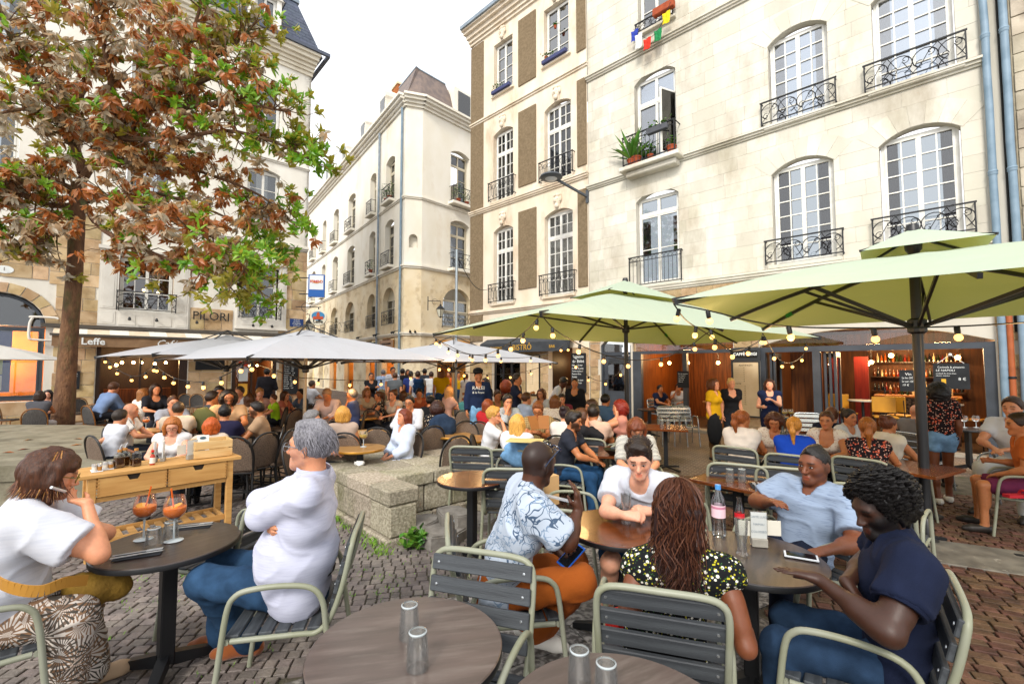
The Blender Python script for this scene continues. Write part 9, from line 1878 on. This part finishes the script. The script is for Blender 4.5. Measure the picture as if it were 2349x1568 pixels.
for u,v,z,fill,lb in((834,1024,.72,WINE,'glass of white wine on the honey table behind the folded-arms man'),(1477,1030,.72,WINE,'wine glass beside the black bowl'),(2213,980,.72,None,'balloon wine glass, left of two on the small dark table'),(2240,980,.72,None,'balloon wine glass, right of two on the small dark table'),(1820,958,1.02,WINE,'left glass of wine on the waitress tray'),(1831,958,1.02,WINE,'right glass of wine on the waitress tray'),(335,983,.72,JUICE,'tall stemmed orange cocktail behind the ledge')):
 p=H(u,v,z)if z<1 else None
 if p is not None:wine_glass(p,lb,fill,.2,1.1)
for i,(u,v,lb)in enumerate(((1519,978,'tumbler on the square table behind the striped woman, left'),(1533,978,'tumbler on the square table behind the striped woman, right'),(1800,1035,'tumbler of water on the women table'),(1783,1036,'second tumbler on the women table'),(1440,1040,'tumbler near the black bowl'),(1418,1038,'second tumbler near the black bowl'))):drink_glass(H(u,v,.722),lb)
bw=empty('black_bowl',H(1408,1042,.722),0,'wide black bowl on the table of the striped woman','bowl');mb=MB();mb.lathe([(.05,0),(.06,.01),(.12,.06),(.125,.065),(.11,.06),(.001,.012)],22,cap=False);mb.build('bowl',mat('black ceramic','#101113',rough=.3,spec=.5),bw,True)
for i,(u,v,c_)in enumerate(((1797,1030,'#1c2418'),(1808,1027,'#20160f'))):e=empty('wine_bottle',H(u,v,.722),0,('dark green wine bottle before the curly lace blouse woman','dark wine bottle behind the green one')[i],'bottle');mb=MB();mb.lathe([(.036,0),(.037,.17),(.03,.2),(.014,.23),(.014,.29),(.001,.291)],16);mb.build('glass',mat('bottle '+c_,c_,rough=.1,spec=.6),e,True);mb=MB();mb.lathe([(.0375,.05),(.0375,.13)],16,cap=False);mb.build('label',PAPER,e,True)
tw_=pn(1805,965,8.35);e=empty('serving_tray',Vector(tw_)+Vector((0,0,0)),0,'round dark tray with wine glasses carried by the waitress','tray');mb=MB();mb.lathe([(.001,0),(.19,0),(.2,.015),(.19,.012),(.001,.008)],24);mb.build('disc',CAST,e,True)
for i,dx in enumerate((-.03,.08)):wine_glass(Vector(tw_)+Vector((dx,0,.012)),('left glass of white wine on the waitress tray','right glass of white wine on the waitress tray')[i],WINE,.2,1.0)
e=empty('wine_bottle',Vector(tw_)+Vector((-.12,-.03,.05)),0,'bottle lying on the waitress tray','bottle');mb=MB();mb.lathe([(.034,0),(.036,.15),(.014,.2),(.014,.27),(.001,.271)],12,M=Matrix.Rotation(R_(90),4,'Y'));mb.build('glass',mat('bottle #1c2418','#1c2418'),e,True)
def soft(name,label,cat,p,sc,m,part,seed=0,rot=0):
 e=empty(name,p,rot,label,cat);r=random.Random(seed);mb=MB();mb.ball((0,0,0),1,16,11,sc);mb.v=[(x*(1+.08*math.sin(z*40+seed)),y*(1+.1*math.sin(x*34+seed)),z*(1+.06*math.sin(x*45)))for x,y,z in mb.v];mb.build(part,m,e,True);return e
bp_=soft('backpack','blue backpack with flap on the white tee person in the crowd','backpack',Vector(pn(961,888,14.4)),(.19,.12,.26),cloth('#2a4a78'),'bag');mb=MB();mb.box(-.15,.15,-.14,-.1,-.16,.0,ch=.03);mb.build('pocket',cloth('#223f68'),bp_);mb=MB();mb.box(-.16,.16,-.13,.02,.12,.27,ch=.04);mb.build('flap',cloth('#30548a'),bp_)
soft('jacket','black jacket hanging over the arm of the mustard tee woman','jacket',Vector(pn(1640,985,8.6)),(.14,.1,.3),BLK,'cloth',2);soft('jacket','blue denim jacket over the slatted chair of the blond woman','jacket',Vector(pn(1198,1040,5.3)),(.24,.07,.16),denim('#6b93b8'),'cloth',3);soft('jacket','dark denim jacket over the chair of the dotted top woman','jacket',Vector(pn(1015,978,7.1)),(.22,.08,.2),denim('#28364a'),'cloth',4);soft('jacket','olive green jacket over a chair behind the cream tee man','jacket',Vector(pn(467,962,7.4)),(.2,.08,.2),cloth('#5a5a34'),'cloth',5)
cp=empty('baseball_cap',Vector(pn(1097,851,9.4)),0,'black cap on the man in the navy lettered sweatshirt','cap');mb=MB();mb.ball((0,0,0),.108,14,9,(1,1.1,.75));mb.build('crown',BLK,cp,True);mb=MB();mb.lathe([(.001,0),(.1,-.01),(.1,.0),(.001,.01)],14,(0,-.12,-.02));mb.build('peak',BLK,cp,True)
ax_=Vector(pn(1098,893,9.22));e=empty('sweatshirt_print',ax_,R_(5),'white RALEIGH style lettering printed on the navy sweatshirt chest','print')
text('RALEI',.10,CHALK,e,(0,0,.03),(R_(90),0,0),depth=.002);text('& la Franc',.06,CHALK,e,(0,0,-.06),(R_(90),0,0),depth=.002)
ab=empty('menu_easel',Vector((pn(1072,905,12.5)[0],12.5,gz(12.5))),R_(-15),'white ice cream menu on an easel behind the capped man','menu board');mb=MB();mb.box(-.3,.3,-.02,.02,.15,1.25);o=mb.build('panel',mat('white board','#d5d6d4',rough=.5),ab);o.rotation_euler=(R_(-12),0,0)
for r in range(6):
 for c in range(3):mb=MB();mb.box(-.22+c*.16,-.12+c*.16,-.026,-.021,1.05-r*.15,1.12-r*.15);q=mb.build('picture',mat('ice print %d'%(c%3),('#a06a3c','#c9a58a','#7a3a3a')[c%3]),None);q.parent=o
nw=empty('newspaper',H(1563,958,.48),.3,'folded newspaper on the aluminium chair seat','newspaper');mb=MB();mb.box(-.15,.15,-.12,.12,0,.02,ch=.005);mb.build('pages',mat('newsprint','#cfcdc8',rough=.8,c2='#a5a4a0',nscale=25),nw)
mn=empty('open_menu',Vector(pn(1235,968,6.3)),.3,'open brown menu held by the plaid shirt man','menu');mb=MB();mb.box(-.15,0,-.004,.004,-.1,.1);mb.build('cover',mat('kraft card','#8a5a2c',rough=.7),mn).rotation_euler=(R_(-30),0,.3);mb=MB();mb.box(0,.15,-.004,.004,-.1,.1);mb.build('cover',mat('kraft card','#8a5a2c'),mn).rotation_euler=(R_(-30),0,-.3)
m2=empty('open_menu',Vector(pn(1205,1010,5.15)),-.2,'cream printed menu lying open before the long blond hair','menu');mb=MB();mb.box(-.2,.2,-.14,.14,0,.004);mb.build('sheet',mat('cream menu','#c9b87a',rough=.7,c2='#b5a468',nscale=9),m2)
pb_=empty('paper_bag',H(1254,1155,.47),.5,'brown paper bag on the chair beyond the raised hand','bag');mb=MB();mb.prism([(-.1,-.06),(.1,-.06),(.1,.06),(-.1,.06)],0,.26);mb.build('bag',mat('kraft paper','#c09a6a',rough=.8),pb_)
sd2=empty('red_sandal',Vector(pn(2338,1140,4.6)),0,'red strappy wedge sandal at the right edge','shoe');mb=MB();mb.prism([(-.13,-.035),(.1,-.04),(.13,0),(.1,.04),(-.13,.035)],0,.03);mb.build('sole',mat('red suede','#b01f2c',rough=.8),sd2);mb=MB();mb.tube(arc((.05,0,.02),.045,0,math.pi,8,(0,1,0),(0,0,1)),.012,n=6);mb.build('strap',mat('red suede','#b01f2c'),sd2,True)
for i,(x,y,lb)in enumerate(((4.05,.9,'white topped round bar table inside the right cafe window, left one'),(5.5,.8,'white topped round bar table inside the right cafe window, right one'),(.4,1.2,'honey round table inside the left cafe window'))):
 p=fR.root.matrix_basis@Vector((x,y,.05));e=empty('bar_table',p,rzR,lb,'table');mb=MB();mb.lathe([(.001,.95),(.3,.95),(.3,.975),(.001,.98)]if i<2 else[(.001,.7),(.3,.7),(.3,.73),(.001,.735)],28);mb.build('tabletop',mat('pale table','#b8b0a0',rough=.3)if i<2 else HONEY,e,True);mb=MB();mb.tube([(0,0,0),(0,0,.95 if i<2 else.7)],.03,n=8);mb.lathe([(.22,0),(.22,.02),(.03,.03)],16);mb.build('column',CAST,e,True)
YEL=mat('ochre shell','#c08a26',rough=.45,c2='#a87420',nscale=3)
for i,(x,y,a,lb)in enumerate(((3.65,1.0,.6,'ochre shell chair inside the cafe at the left of the bar'),(4.75,1.2,2.6,'ochre shell stool before the tiled bar'),(5.9,1.1,1.4,'ochre shell chair at the right end inside the cafe'),(4.5,.5,.2,'low ochre bench chair just inside the cafe opening'))):
 p=fR.root.matrix_basis@Vector((x,y,.05));e=empty('shell_chair',p,rzR+a,lb,'chair','ochre shell chairs inside the cafe');mb=MB();mb.box(-.22,.22,-.2,.2,.62,.65,ch=.01);mb.build('seat',YEL,e);mb=MB();mb.box(-.22,.22,.18,.215,.72,1.08,ch=.012);mb.build('backrest',YEL,e)
 for sx in(-1,1):mb=MB();mb.tube([(sx*.22,-.2,0),(sx*.2,-.18,.62)],.012,n=6);mb.build('leg',CAST,e);mb=MB();mb.tube([(sx*.22,.22,0),(sx*.2,.2,.62),(sx*.2,.22,1.0)],.012,n=6);mb.build('leg',CAST,e)
